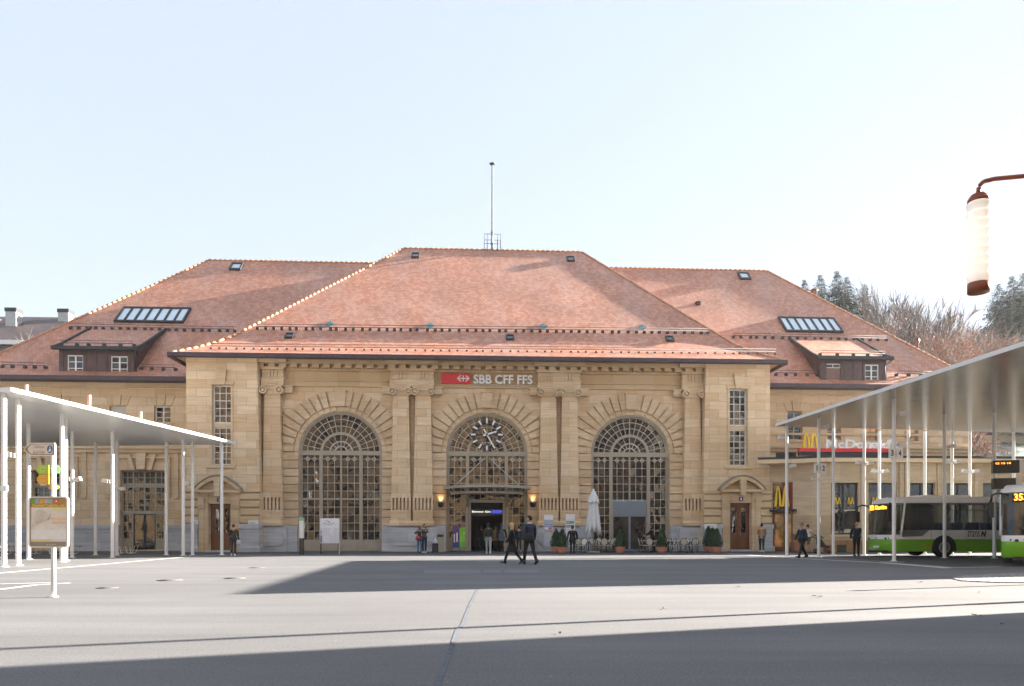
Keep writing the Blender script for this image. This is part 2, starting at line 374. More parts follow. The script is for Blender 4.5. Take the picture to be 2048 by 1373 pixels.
# ---- arch bays: backing wall with a real opening, rusticated blocks and voussoirs proud of it
for b in range(3):
    uc, r = CU[b], RW[b]; ul, ur = EDGE[b], EDGE[b + 1]
    back = [(ul, 0), (ul, ZT), (ur, ZT), (ur, 0), (uc + r, 0), (uc + r, ZS)]
    back += [(uc + r * math.cos(PI * i / 40), ZS + r * math.sin(PI * i / 40)) for i in range(1, 40)] + [(uc - r, ZS), (uc - r, 0)]
    wm = MB().prism(back, .06, .85)
    wall = wm.build('wall', M['sand'], st)
    ms_ = [MB(), MB()]; g = .03
    pl = (PIL[0], PIL[2], PIL[4])[b] + .58; pr = (PIL[1], PIL[3], PIL[5])[b] - .58
    nc = 9; h = (ZS - 1.70) / nc
    for i in range(nc):
        z0, z1 = 1.70 + i * h + g, 1.70 + (i + 1) * h - g
        for m, a, c in ((ms_[0], pl, uc - r - .001), (ms_[1], uc + r + .001, pr)):
            if c - a > 1.3 and i % 2: 
                mid = a + (c - a) * .5; m.box(a, mid - .008, -.09, .055, z0, z1); m.box(mid + .008, c, -.09, .055, z0, z1)
            else: m.box(a, c, -.09, .055, z0, z1)
    # voussoirs
    nv = 21; ro = r + .33
    for i in range(nv):
        a0, a1 = PI * i / nv, PI * (i + 1) / nv; m = ms_[1 if i < nv / 2 else 0]
        if i == nv // 2: continue
        da = .017
        def far(a):
            c, s_ = math.cos(a), math.sin(a); L = 1.52 * r
            lim = (pr - uc) if c > 0 else (uc - pl)
            if abs(c) > 1e-6: L = min(L if s_ > .62 else 99, lim / abs(c))
            return min(L, (ZT - .35 - ZS) / max(s_, .01))
        A0, A1 = a0 + da, a1 - da
        q0, q1 = far(A0), far(A1)
        P = lambda a, rr: (uc + rr * math.cos(a), ZS + rr * math.sin(a))
        pts = [P(A0, ro), P(A0, q0)]
        am = (A0 + A1) / 2
        pts += [P(A1, q1), P(A1, ro)]
        m.prism(pts, -.09, .055)
        m.prism([P(a0 + .02, r + .03), P(a0 + .02, ro - .03), P(a1 - .02, ro - .03), P(a1 - .02, r + .03)], -.01, .055)
    for m in ms_: m.build('voussoir_arch', M['sand_rust'], wall)
    k = MB().prism([(uc - .30, ZS + r + .30), (uc - .37, ZT - .33), (uc + .37, ZT - .33), (uc + .30, ZS + r + .30)], -.22, .055)
    k.prism([(uc - .40, ZT - .33), (uc - .40, ZT - .26), (uc + .40, ZT - .26), (uc + .40, ZT - .33)], -.26, .055)
    k.build('keystone', M['sand_plain'], wall)
    # moulded archivolt against the frame
    m = MB()
    for i in range(40):
        a0, a1 = PI * i / 40, PI * (i + 1) / 40
        P = lambda a, rr: (uc + rr * math.cos(a), ZS + rr * math.sin(a))
        m.prism([P(a0, r - .10), P(a0, r + .0), P(a1, r + .0), P(a1, r - .10)], .10, .40)
    m.box(uc - r, uc - r + .10, .10, .40, 0, ZS); m.box(uc + r - .10, uc + r, .10, .40, 0, ZS)
    m.build('jamb', M['taupe'], wall)

# ---- plinth of grey limestone
for b in range(4):
    lo = EDGE[0] if b == 0 else CU[b - 1] + RW[b - 1]; hi = EDGE[3] if b == 3 else CU[b] - RW[b]
    m = MB().box(lo + .02, hi - .02, -.30, .05, 0, 1.70)
    cu = (lo + hi) / 2 if b in (1, 2) else (PIL[0] if b == 0 else PIL[5]); hw = 1.45 if b in (1, 2) else .8
    m.box(cu - hw - .12, cu + hw + .12, -.46, -.301, 0, 1.58)
    pts = [(cu - hw + .45 * (1 - math.cos(a)) * 0 + (-.5 + .5 * math.cos(a) * -1) * 0, 0) for a in ()]
    rr = .42; zc = .82
    lob = [(cu + (hw - rr) * sx + rr * math.cos(a), zc + rr * math.sin(a)) for sx, a in
           [(1, -PI / 2 + PI * i / 10) for i in range(11)] + [(-1, PI / 2 + PI * i / 10) for i in range(11)]]
    m.prism(lob, -.54, -.461); m.box(cu - .2, cu + .2, -.58, -.541, zc - .42, zc + .42)
    m.box(lo + .02, hi - .02, -.50, -.301, 0, .22) if False else None
    m.build('stone_plinth', M['plinth'], st)

# ---- pilasters
for i, u in enumerate(PIL):
    m = MB(); z0, z1 = 3.66, 10.20
    m.add([(u - .62, -.42, z0), (u + .62, -.42, z0), (u + .62, .05, z0), (u - .62, .05, z0), (u - .50, -.40, z1), (u + .50, -.40, z1), (u + .50, .05, z1), (u - .50, .05, z1)],
          [(0, 1, 5, 4), (1, 2, 6, 5), (3, 0, 4, 7), (4, 5, 6, 7)])
    # fluted panel: pockets between proud ribs
    m.box(u - .66, u + .66, -.22, .05, 2.55, 3.66)
    for k in range(6):
        x = u - .66 + k * .236; m.box(x, x + .13, -.47, -.221, 2.72, 3.50)
    m.box(u - .66, u + .66, -.47, -.221, 3.50, 3.66); m.box(u - .66, u + .66, -.47, -.221, 2.55, 2.72)
    m.box(u - .64, u + .64, -.44, .05, 2.02, 2.55); m.prism([(-.44, 2.02), (.05, 2.02), (.05, 1.7), (-.56, 1.7), (-.56, 1.90)], u - .72, u + .72, 0, 'x')
    o = m.build('pilaster', M['sand'], st)
    m = MB().box(u - .62, u + .62, -.50, .05, 10.50, 10.78); m.box(u - .54, u + .54, -.46, .05, 10.20, 10.50)
    m.box(u - .70, u + .70, -.56, .05, 10.72, 10.795)
    for sx in (-1, 1):
        m.disc_y((u + sx * .52, 10.42), .235, -.60, -.1, 18); m.disc_y((u + sx * .52, 10.42), .25, -.76, -.601, 18, 0, .18)
        m.disc_y((u + sx * .52, 10.42), .10, -.76, -.601, 10)
    m.build('capital', M['sand_plain'], o)
    if i in (0, 1, 4 - 3, 2, 3, 4, 5):
        pass
# shadow slots between the paired pilasters
for a, c in ((1, 2), (3, 4)):
    m = MB(); u0, u1 = PIL[a] + .60, PIL[c] - .60
    nc = 15; h = (10.2 - 1.9) / nc
    for i in range(nc): m.box(u0 + .0, u1, .0, .055, 1.9 + i * h + .02, 1.9 + (i + 1) * h - .02)
    m.build('pier_strip', M['sand_rust'], st)
# impost blocks beside the capitals
for i, sg in ((0, 1), (1, -1), (2, 1), (3, -1), (4, 1), (5, -1), (0, -1), (5, 1)):
    u = PIL[i] + sg * 1.0; MB().box(u - .24, u + .24, -.30, .05, 10.32, 10.70).box(u - .30, u + .30, -.36, .05, 10.70, 10.79).build('impost_block', M['sand_plain'], st)

# ---- entablature
ent = MB(); uL, uR = EDGE[0], EDGE[3]
ent.box(uL, uR, -.06, .85, 10.80, 11.12); ent.box(uL, uR, -.16, .85, 11.12, 11.22); ent.box(uL, uR, .0, .85, 11.22, 11.80)
ent.box(uL, uR, -.16, .85, 11.80, 11.93); ent.box(uL, uR, -.12, .85, 11.93, 12.17); ent.box(uL, uR, -.55, .85, 12.17, 12.46)
entab = ent.build('entablature', M['sand_warm'], st)
m = MB().box(uL + .12, uR - .12, -.14, -.1205, 11.95, 12.16); x = uL + .15
while x < uR - .5: m.box(x, x + .43, -.50, -.121, 11.94, 12.165); x += .70
m.build('dentil_course', M['sand_plain'], entab)
for us in ((PIL[0],), (PIL[1], PIL[2]), (PIL[3], PIL[4]), (PIL[5],)):
    a, c = us[0] - .72, us[-1] + .72
    m = MB().box(a, c, -.42, -.001, 10.81, 11.20).box(a - .08, c + .08, -.48, -.165, 11.20, 11.26)
    m.box(a + .04, c - .04, -.34, -.001, 11.26, 11.79).box(a - .06, c + .06, -.50, -.165, 11.79, 11.95)
    for u in us:
        for k in range(3): m.box(u - .30 + k * .22, u - .14 + k * .22, -.42, -.341, 11.30, 11.76)
        m.box(u - .32, u + .32, -.47, -.425, 10.88, 11.0)
    m.box(a - .25, c + .25, -.78, -.555, 12.18, 12.45)
    m.build('frieze_block', M['sand_plain'], entab)

# ---- arched windows
def arch_window(b, rows_bottom, door=None):
    uc, R, v = CU[b], RW[b] - .10, .22
    fr = MB(); bars = MB(); gl = MB()
    P = lambda a, r, y: (uc + r * math.cos(a), y, ZS + r * math.sin(a))
    def arc(mb, r0, r1, y0, y1, n=36):
        for i in range(n):
            a0, a1 = PI * i / n, PI * (i + 1) / n
            mb.add([P(a0, r0, y0), P(a0, r1, y0), P(a1, r1, y0), P(a1, r0, y0), P(a0, r0, y1), P(a0, r1, y1), P(a1, r1, y1), P(a1, r0, y1)],
                   [(0, 1, 2, 3), (0, 3, 7, 4), (1, 5, 6, 2)])
    def spoke(mb, a, r0, r1, w, y0, y1):
        c, s_ = math.cos(a), math.sin(a); n = (-s_ * w / 2, c * w / 2)
        q = [(uc + r0 * c + n[0], ZS + r0 * s_ + n[1]), (uc + r0 * c - n[0], ZS + r0 * s_ - n[1]), (uc + r1 * c - n[0], ZS + r1 * s_ - n[1]), (uc + r1 * c + n[0], ZS + r1 * s_ + n[1])]
        mb.prism(q, y0, y1)
    r_in = R * .50
    fr.box(uc - R, uc + R, v - .08, v + .10, ZS - .17, ZS + .13)
    arc(fr, R - .10, R + .0, v - .03, v + .08); arc(fr, r_in - .12, r_in + .06, v - .06, v + .06)
    fr.box(uc - R, uc - R + .10, v - .03, v + .08, .02, ZS - .17); fr.box(uc + R - .10, uc + R, v - .03, v + .08, .02, ZS - .17)
    for x in (-R * .5, R * .5): fr.box(uc + x - .11, uc + x + .11, v - .07, v + .07, .02, ZS - .17)
    zlow = Z(1002) if door else .78
    zd = Z(1002)
    fr.box(uc - .055, uc + .055, v - .045, v + .06, zd if door else .02, ZS - .17)
    spoke(fr, PI / 2, 0.13, R - .1, .07, v - .02, v + .05)
    zt = ZS - .17
    arcs = [r_in + (R - r_in) * .36, r_in + (R - r_in) * .68]
    for r in arcs: arc(bars, r - .019, r + .019, v, v + .04)
    arc(bars, R * .27, R * .30, v, v + .04); arc(bars, R * .145, R * .175, v, v + .04)
    for i in range(1, 16): 
        if i != 8: spoke(bars, PI * i / 16, r_in + .06, R - .1, .034, v + .002, v + .042)
    for i in range(1, 8):
        if i != 4: spoke(bars, PI * i / 8, R * .16, r_in - .1, .034, v + .002, v + .042)
    # fan panes
    ra = [r_in] + arcs + [R]
    for i in range(16):
        for r0, r1 in zip(ra, ra[1:]):
            pane(gl, [P(PI * i / 16, r0, v + .06), P(PI * i / 16, r1, v + .06), P(PI * (i + 1) / 16, r1, v + .06), P(PI * (i + 1) / 16, r0, v + .06)])
    for i in range(8):
        for r0, r1 in zip((.01, R * .16, R * .285), (R * .16, R * .285, r_in)):
            pane(gl, [P(PI * i / 8, r0, v + .06), P(PI * i / 8, r1, v + .06), P(PI * (i + 1) / 8, r1, v + .06), P(PI * (i + 1) / 8, r0, v + .06)], .006)
    # grid below the transom
    H = .543; nrow = 10
    zz = [zt, zt - .24] + [zt - .24 - H * .97 * i for i in range(1, 10)]
    zz = [z for z in zz if z > .80] + [.78]
    xb = [-R, -R * .5, 0, R * .5, R]
    for bi in range(4):
        a, c = uc + xb[bi], uc + xb[bi + 1]
        for k in range(1, 3):
            x = a + (c - a) * k / 3
            lo = .78
            if door and bi in (1, 2): lo = zd
            bars.box(x - .015, x + .015, v + .002, v + .042, lo, zt)
            for j, z in enumerate(zz[1:7]):
                if z < lo + .1: continue
                if j == 0: bars.disc_y((x, z), .13, v - .006, v + .001, 14, 0, .085)
                elif j % 2 == 1: bars.disc_y((x, z), .05, v - .006, v + .001, 10)
        for j in range(len(zz) - 1):
            z1, z0 = zz[j], zz[j + 1]
            if door and bi in (1, 2) and z1 < zd + .2: continue
            z0_ = max(z0, zd) if door and bi in (1, 2) else z0
            if j: bars.box(a, c, v + .006, v + .038, z1 - .015, z1 + .015)
            for k in range(3):
                x0, x1 = a + (c - a) * k / 3, a + (c - a) * (k + 1) / 3
                pane(gl, [(x0, v + .06, z0_), (x1, v + .06, z0_), (x1, v + .06, z1), (x0, v + .06, z1)], .016)
    fr.box(uc - R, uc + R, v - .02, v + .06, zz[6] - .06, zz[6] + .06) if b == 0 else None
    o = fr.build('arched_window', M['taupe'], st); bars.build('glazing_bar_grid', M['bar'], o); gl.build('glass', M['glass_brown'], o, fix=False)
    for bi in range(4):
        if door and bi in (1, 2): continue
        a, c = uc + xb[bi] + .10, uc + xb[bi + 1] - .10
        MB().box(a, c, v, v + .07, .05, .78).box(a + .12, c - .12, v - .02, v - .001, .14, .68).build('door_panel', M['taupe'], o)
    return o
w0 = arch_window(0, 0); w1 = arch_window(1, 0, True); w2 = arch_window(2, 0, True)

# central entrance: open doorway into the dark hall
uc = CU[1]; v = .22; R = RW[1] - .1; zd = Z(1002)
m = MB(); a, c = uc - R * .5 + .11, uc + R * .5 - .11
m.box(a - .001, a + .12, v - .10, v + .1, .02, zd - .11); m.box(c - .12, c + .001, v - .10, v + .1, .02, zd - .11); m.box(a, c, v - .10, v + .1, zd - .11, zd + .06)
dr = m.build('sliding_door', M['bar'], st)
MB().box(a + .125, c - .125, v + .02, v + .12, 2.38, 2.80).build('display_board', M['black'], dr)
m = MB(); m.box(a + 1.5, c - .2, v + .0, v + .019, 2.52, 2.74)
m.build('display_screen', pbr('blue_led_screen', (.02, .03, .22), .4, var=.1, emit=.35), dr)
lt = text_mb('Bienvenue  Gare', .15, .006); fit(lt, a + .2, a + 1.42, 2.58, 2.70, v + .012); lt.build('display_text', pbr('led_text', (.65, .65, .6), .4, var=0, emit=.4), dr)
m = MB()
for x in (a + .5, (a + c) / 2 - .06, c - .55): m.box(x, x + .06, v + .14, v + .2, .02, 2.38)
m.build('door_leaf', M['black_metal'], dr)
hall = MB()
hu0, hu1, hv0, hv1, hz = uc - 6, uc + 6, 1.0, 13., 6.
hall.quad((hu0, hv1, 0), (hu1, hv1, 0), (hu1, hv1, hz), (hu0, hv1, hz)); hall.quad((hu0, hv0, 0), (hu0, hv1, 0), (hu0, hv1, hz), (hu0, hv0, hz)); hall.quad((hu1, hv0, 0), (hu1, hv1, 0), (hu1, hv1, hz), (hu1, hv0, hz))
hall.quad((hu0, hv0, hz), (hu1, hv0, hz), (hu1, hv1, hz), (hu0, hv1, hz)); hall.quad((hu0, hv0, .02), (hu1, hv0, .02), (hu1, hv1, .02), (hu0, hv1, .02))
hall.build('entrance_hall', M['hall'], st)

# cafe door in the right arch
uc = CU[2]; R = RW[2] - .1; a, c = uc - R * .5 + .11, uc + R * .5 - .11
z3 = Z(1031)
MB().box(a, c, v + .0, v + .08, z3, zd).box(a, c, v - .03, v - .001, z3, z3 + .10).build('fascia_panel', M['grey_panel'], w2)
m = MB(); mid = (a + c) / 2
for x in (a, mid - .07, c - .07): m.box(x, x + (.14 if x == mid - .07 else .07), v - .01, v + .07, .02, z3)
for x0, x1 in ((a + .07, mid - .07), (mid + .07, c - .07)): m.box(x0, x1, v + .0, v + .06, .02, .12); m.box(x0, x1, v + .0, v + .06, z3 - .08, z3)
cd = m.build('glass_door', M['grey_panel'], st)
g = MB()
for x0, x1 in ((a + .07, mid - .07), (mid + .07, c - .07)): pane(g, [(x0, v + .04, .12), (x1, v + .04, .12), (x1, v + .04, z3 - .08), (x0, v + .04, z3 - .08)], .01)
g.build('pane', M['glass_dark'], cd, fix=False)

# round entrance canopy
uc = CU[1]; zc = 4.12
cp = MB(); n = 32
def ell(rx, ry, z, n=32): return [(uc + rx * math.cos(-PI * i / n), .05 + ry * math.sin(-PI * i / n), z) for i in range(n + 1)]
def strip(mb, A, Bq, mi=0):
    for i in range(len(A) - 1): mb.quad(A[i], A[i + 1], Bq[i + 1], Bq[i], mi)
o_hi, o_lo, in_lo = ell(2.92, 3.1, zc + .10), ell(2.92, 3.1, zc - .06), ell(2.78, 2.95, zc - .06)
strip(cp, o_hi, o_lo); strip(cp, o_lo, in_lo); i_hi = ell(2.78, 2.95, zc + .06); strip(cp, in_lo, i_hi)
canopy = cp.build('entrance_canopy', M['taupe'], st)
m = MB(); m.add(ell(2.80, 2.97, zc + .10) + ell(2.80, 2.97, zc + .065), [tuple(range(33)), tuple(range(65, 32, -1))]); m.build('canopy_roof', pbr('canopy_sheet', (.16, .14, .12), .3, .4, var=.2), canopy)
m = MB(); A, Bq = ell(2.42, 2.5, zc - .26), ell(2.42, 2.5, zc - .40); strip(m, A, Bq); C_ = ell(2.28, 2.36, zc - .26); D_ = ell(2.28, 2.36, zc - .40); strip(m, C_, D_); strip(m, Bq, D_); strip(m, A, C_)
for i in range(1, 16, 2):
    t = -PI * i / 16; p0 = (uc + .3 * math.cos(t), .0 + .3 * math.sin(t), zc - .33); p1 = (uc + 2.35 * math.cos(t), .05 + 2.43 * math.sin(t), zc - .30); p2 = (uc + 2.78 * math.cos(t), .05 + 2.95 * math.sin(t), zc - .02); m.tube([p0, p1, p2], .045, 6)
m.build('canopy_ring', M['taupe'], canopy)
for sx in (-1, 1):
    m = MB(); x = uc + sx * R * .52
    m.box(x - .09, x + .09, -.16, .10, .02, zc - .25)
    m.tube([(x, -.1, 2.9), (x, -.35, 3.5), (x, -.9, 3.85), (x, -1.6, 3.95)], .06, 6); m.build('canopy_post', M['taupe'], canopy)
    MB().tube([(uc + sx * 2.1, -1.3, zc + .12), (uc + sx * .12, .06, ZS - .3)], .03, 6).build('tie_rod', M['bar'], canopy)

# ---- corner pavilions
def pavilion(p0, p1, wz, wpx, dpx, side):
    vf = -.9
    u0, u1 = BU(p0, vf), BU(p1, vf); m = MB()
    k = OY / F * (OY + vf) / OY
    zz = lambda py: HC + (HY - py) / F * (OY + vf + (u0 + u1) / 2 * UY)
    w0, w1 = BU(wpx[0], vf), BU(wpx[1], vf); d0, d1 = BU(dpx[0], vf), BU(dpx[1], vf)
    zt, zb = zz(wz[0]), zz(wz[1]); dz = zz(wz[2])
    wall_holes(m, u0, u1, 0, 12.46, vf, 3.2, [(w0, w1, zb, zt), (d0, d1, 0, dz)])
    # battered foot on the inner side
    s = 1 if side < 0 else -1; e = u1 if side < 0 else u0
    pv = m.build('pavilion_wall', M['sand'], st)
    m = MB().prism([(e, 12.4), (e + s * .26, 0), (e, 0)], vf + .001, .0); m.build('batter', M['sand'], pv)
    # grooved base courses
    for a, c in ((u0 - .06, d0 - .62), (d1 + .62, u1 + .06)):
        if s < 0 and a < u0: a -= .12
        if s > 0 and c > u1: c += .12
        m = MB()
        for i in range(4):
            z0 = 1.80 + i * .50
            m.prism([(vf - .08, z0 + .03), (vf - .16, z0 + .10), (vf - .16, z0 + .40), (vf - .08, z0 + .47), (vf + .3, z0 + .47), (vf + .3, z0 + .03)], a, c, 0, 'x')
        m.box(a - .05, c + .05, vf - .20, vf + .3, 3.82, 3.98)
        m.build('base_course', M['sand_plain'], pv)
    for a, c in ((u0 - .08, d0 - .62), (d1 + .62, u1 + .08)):
        if s < 0 and a < u0: a -= .14
        if s > 0 and c > u1: c += .14
        m = MB(); m.box(a, c, vf - .30, vf + .3, .36, 1.50); m.box(a - .05, c + .05, vf - .36, vf + .3, 1.50, 1.78); m.prism([(vf - .31, .36), (vf - .42, .30), (vf - .42, 0), (vf + .3, 0), (vf + .3, .36)], a - .08, c + .08, 0, 'x')
        m.build('plinth_block', M['plinth'], pv)
    # window: two leaves over each other, keystone, sill
    zm = (zt + zb) / 2
    rect_window(w0, w1, zm + .12, zt, vf + .28, 3, 5, st, M['glass_dark'], M['white_frame'])
    rect_window(w0, w1, zb, zm - .12, vf + .28, 3, 6, st, M['glass_dark'], M['white_frame'])
    m = MB().box(w0, w1, vf + .20, vf + .36, zm - .12, zm + .12); m.box(w0 - .3, w1 + .3, vf - .14, vf + .2, zb - .20, zb - .001); m.box(w0 - .12, w0 - .001, vf - .06, vf + .01, zb, zt); m.box(w1 + .001, w1 + .12, vf - .06, vf + .01, zb, zt); m.box(w0 - .2, w1 + .2, vf - .10, vf + .01, zt + .001, zt + .2)
    uc = (w0 + w1) / 2; m.prism([(uc - .24, zt - .02), (uc - .36, zt + .95), (uc + .36, zt + .95), (uc + .24, zt - .02)], vf - .20, vf + .01)
    m.box(w0 - .1, w1 + .1, vf - .05, vf + .01, zb - 1.0, zb - .25)
    m.build('window_surround', M['sand_plain'], pv)
    # door with surround
    uc = (d0 + d1) / 2; hw = (d1 - d0) / 2; m = MB()
    for sx in (-1, 1):
        x = uc + sx * (hw + .31); m.box(x - .29, x + .29, vf - .16, vf + .02, .0, dz + .7)
        x = uc + sx * (hw + .40); m.box(x - .15, x + .15, vf - .24, vf - .161, .25, dz - .35); m.box(x - .2, x + .2, vf - .30, vf - .161, dz - .3, dz + .3); m.box(x - .18, x + .18, vf - .36, vf - .301, dz - .1, dz + .35); m.box(x - .2, x + .2, vf - .30, vf - .161, .0, .25)
    m.box(uc - hw, uc + hw, vf - .12, vf + .02, dz, dz + .7); m.box(uc - hw - .7, uc + hw + .7, vf - .46, vf + .02, dz + .7, dz + .86)
    W_ = hw + .78; ra = 1.0; cz = dz + .86; n = 20
    arcp = lambda w, h: [(uc + w * (2 * i / n - 1), cz + h * (1 - (2 * i / n - 1) ** 2)) for i in range(n + 1)]
    out, inn = arcp(W_, .86), arcp(W_ - .25, .62)
    for i in range(n): m.prism([inn[i], out[i], out[i + 1], inn[i + 1]], vf - .52, vf + .02)
    m.prism([(uc - W_ + .3, cz)] + inn[2:-2] + [(uc + W_ - .3, cz)], vf - .06, vf + .01)
    m.prism([(uc - .15, dz + .45), (uc - .21, cz + .70), (uc + .21, cz + .70), (uc + .15, dz + .45)], vf - .60, vf - .0)
    m.build('door_surround', M['sand_plain'], pv)
    fl = MB(); top = arcp(W_ + .06, .95); bot = arcp(W_ + .04, .868)
    for i in range(n): fl.prism([bot[i], top[i], top[i + 1], bot[i + 1]], vf - .58, vf + .02)
    fl.build('pediment_cap', pbr('weathered_cap', (.27, .24, .205), .9, var=.3), pv)
    m = MB(); dv = vf + .32
    m.box(d0, d0 + .1, dv, dv + .12, .12, dz); m.box(d1 - .1, d1, dv, dv + .12, .12, dz); m.box(d0 + .1, d1 - .1, dv, dv + .12, dz - .14, dz); m.box(uc - .05, uc + .05, dv - .02, dv + .10, .12, dz - .14)
    for x0, x1 in ((d0 + .1, uc - .05), (uc + .05, d1 - .1)):
        m.box(x0, x1, dv + .02, dv + .10, .12, 1.12); m.box(x0 + .12, x1 - .12, dv - .01, dv + .019, .28, .95); m.box(x0, x0 + .14, dv + .02, dv + .1, 1.12, dz - .14); m.box(x1 - .14, x1, dv + .02, dv + .1, 1.12, dz - .14); m.box(x0 + .14, x1 - .14, dv + .02, dv + .1, dz - .34, dz - .14); m.box(x0 + .14, x1 - .14, dv + .02, dv + .1, 1.12, 1.24)
    dr = m.build('wooden_door', M['wood'], st)
    g = MB()
    for x0, x1 in ((d0 + .24, uc - .19), (uc + .19, d1 - .24)): pane(g, [(x0, dv + .07, 1.24), (x1, dv + .07, 1.24), (x1, dv + .07, dz - .34), (x0, dv + .07, dz - .34)], .01)
    g.build('pane', M['glass_dark'], dr, fix=False)
    MB().tube([(uc + .12, dv - .04, 1.05), (uc + .12, dv - .06, 1.25)], .025, 6).build('handle', M['steel'], dr)
    MB().box(uc - hw - .1, uc + hw + .1, vf - .5, vf + .32, 0, .12).build('door_step', M['plinth'], pv)
    np = MB().box(uc - .14, uc + .14, vf - .15, vf - .125, dz + .12, dz + .36).build('house_number', pbr('blue_enamel_plate', (.03, .04, .22), .3, var=0), st)
    t = text_mb('1' if side > 0 else '2', .18, .006, bold=.004); fit(t, uc - .045, uc + .045, dz + .16, dz + .32, vf - .155); t.build('number_figure', M['sign_white'], np)
    return u0, u1, pv
pvL = pavilion(372, 514, (770, 930, 1008), (424, 462), (418, 462), -1)
pvR = pavilion(1412, 1540, (778, 932, 1006), (1459, 1495), (1459, 1502), 1)

# ---- wings
VW = 2.5
def wing(u0, u1, ups, gnd, side):
    m = MB(); Y = OY + VW + (u0 + u1) / 2 * UY
    zz = lambda py, px: B(px, py, VW)[1]
    holes = [(BU(a, VW), BU(c, VW), zz(y1, a), zz(y0, a)) for a, c, y0, y1 in ups + gnd]
    wall_holes(m, u0, u1, 0, 11.5, VW, 9., holes)
    w = m.build('wing_wall', M['sand'], st)
    for i, h in enumerate(holes):
        if i < len(ups):
            o = rect_window(h[0], h[1], h[2], h[3], VW + .22, 2, 3, st, M['glass_dark'] if side < 0 else (M['glass_warm'] if i else M['glass_dark']), M['white_frame'] if side < 0 else M['taupe'], mull=(1,))
            a, c = h[0], h[1]; uc = (a + c) / 2; zt = h[3]
            s = MB().box(a - .16, c + .16, VW - .10, VW + .2, h[2] - .16, h[2] - .001)
            s.prism([(a - .06, zt), (a - .34, zt + .66), (a + .14, zt + .66), (a + .20, zt)], VW - .05, VW + .01); s.prism([(c + .06, zt), (c + .34, zt + .66), (c - .14, zt + .66), (c - .20, zt)], VW - .05, VW + .01)
            s.prism([(uc - .17, zt), (uc - .25, zt + .75), (uc + .25, zt + .75), (uc + .17, zt)], VW - .10, VW + .01)
            s.build('window_surround', M['sand_plain'], w)
            if side < 0 and i == 0: MB().box(a + .09, c - .09, VW + .17, VW + .215, zt - .62, zt - .09).build('roller_blind', M['bar'], w)
    zc = B((1700 if side > 0 else 200), 893, VW)[1]
    MB().box(u0, u1, VW - .30, VW - .001, zc - .18, zc).box(u0, u1, VW - .16, VW - .001, zc - .42, zc - .18).box(u0, u1, VW - .08, VW - .001, zc + .75, zc + .92).box(u0, u1, VW - .18, VW - .001, 11.1, 11.45).build('string_course', M['sand_plain'], w)
    segs = [u0] + [x for h in sorted(holes[len(ups):]) for x in (h[0], h[1])] + [u1]
    for a, c in zip(segs[::2], segs[1::2]): MB().box(a, c, VW - .22, VW - .001, 0, 1.5).box(a, c, VW - .28, VW - .001, 1.5, 1.75).box(a, c, VW - .30, VW - .225, 0, .4).build('plinth_block', M['plinth'], w)
    return w, holes
uLend, uRend = BU(-62, VW), BU(1938, VW)
wl, hl = wing(uLend, pvL[0] - .002, [(219, 252, 812, 846), (308, 341, 812, 846), (100, 133, 812, 846), (12, 45, 812, 846)], [(240, 330, 941, 1100), (62, 146, 941, 1090)], -1)
wr, hr = wing(pvR[1] + .002, uRend, [(1575, 1605, 823, 880), (1655, 1682, 826, 881), (1731, 1757, 828, 882), (1809, 1837, 830, 883)], [], 1)
# ground-floor portals of the left wing
for i, h in enumerate(hl[4:]):
    a, c, z0, z1 = h; vv = VW + .3; z0 = max(z0, .02)
    zm1, zm2 = z1 - (z1 - .02) * .185, z1 - (z1 - .02) * .53
    fr = rect_window(a, c, zm1 + .06, z1, vv, 8, 2, st, M['glass_dark'], M['taupe'], 'portal_window', mull=(2, 4, 6))
    rect_window(a, c, zm2 + .06, zm1 - .06, vv, 8, 4, st, M['glass_dark'], M['taupe'], 'portal_window', mull=(2, 4, 6))
    MB().box(a, c, vv - .03, vv + .08, zm1 - .06, zm1 + .06).box(a, c, vv - .05, vv + .1, zm2 - .06, zm2 + .06).build('transom', M['taupe'], wl)
    q = (c - a) / 4
    rect_window(a, a + q, .75, zm2 - .06, vv, 2, 3, st, M['glass_dark'], M['taupe'], 'portal_window'); rect_window(c - q, c, .75, zm2 - .06, vv, 2, 3, st, M['glass_dark'], M['taupe'], 'portal_window')
    MB().box(a, a + q, vv, vv + .08, .02, .75).box(a + .15, a + q - .12, vv - .02, vv - .001, .14, .64).build('door_panel', M['taupe'], wl); MB().box(c - q, c, vv, vv + .08, .02, .75).box(c - q + .12, c - .15, vv - .02, vv - .001, .14, .64).build('door_panel', M['taupe'], wl)
    rect_window(a + q, a + 2 * q, .03, zm2 - .06, vv, 1, 1, st, M['glass_dark'], M['black_metal'], 'glass_door', fw=.07); rect_window(a + 2 * q, a + 3 * q, .03, zm2 - .06, vv, 1, 1, st, M['glass_dark'], M['black_metal'], 'glass_door', fw=.07)
    # moulded frame
    uc = (a + c) / 2; m = MB()
    for d, y, t in ((.25, .16, .12), (.62, .10, .30)):
        m.box(a - d - t, a - d, VW - y, VW + .01, z1 - 1.9, z1 + .55 + d); m.box(c + d, c + d + t, VW - y, VW + .01, z1 - 1.9, z1 + .55 + d); m.box(a - d - t, c + d + t, VW - y, VW + .01, z1 + .55 + d, z1 + .55 + d + t)
    m.prism([(uc - .26, z1 + .05), (uc - .32, z1 + 1.15), (uc + .32, z1 + 1.15), (uc + .26, z1 + .05)], VW - .30, VW + .01)
    for sx in (-1, 1): m.prism([(uc + sx * .42, z1 + .0), (uc + sx * .72, z1 + 1.05), (uc + sx * .98, z1 + 1.05), (uc + sx * .66, z1 + .0)], VW - .24, VW + .01)
    m.build('portal_surround', M['sand_plain'], wl)

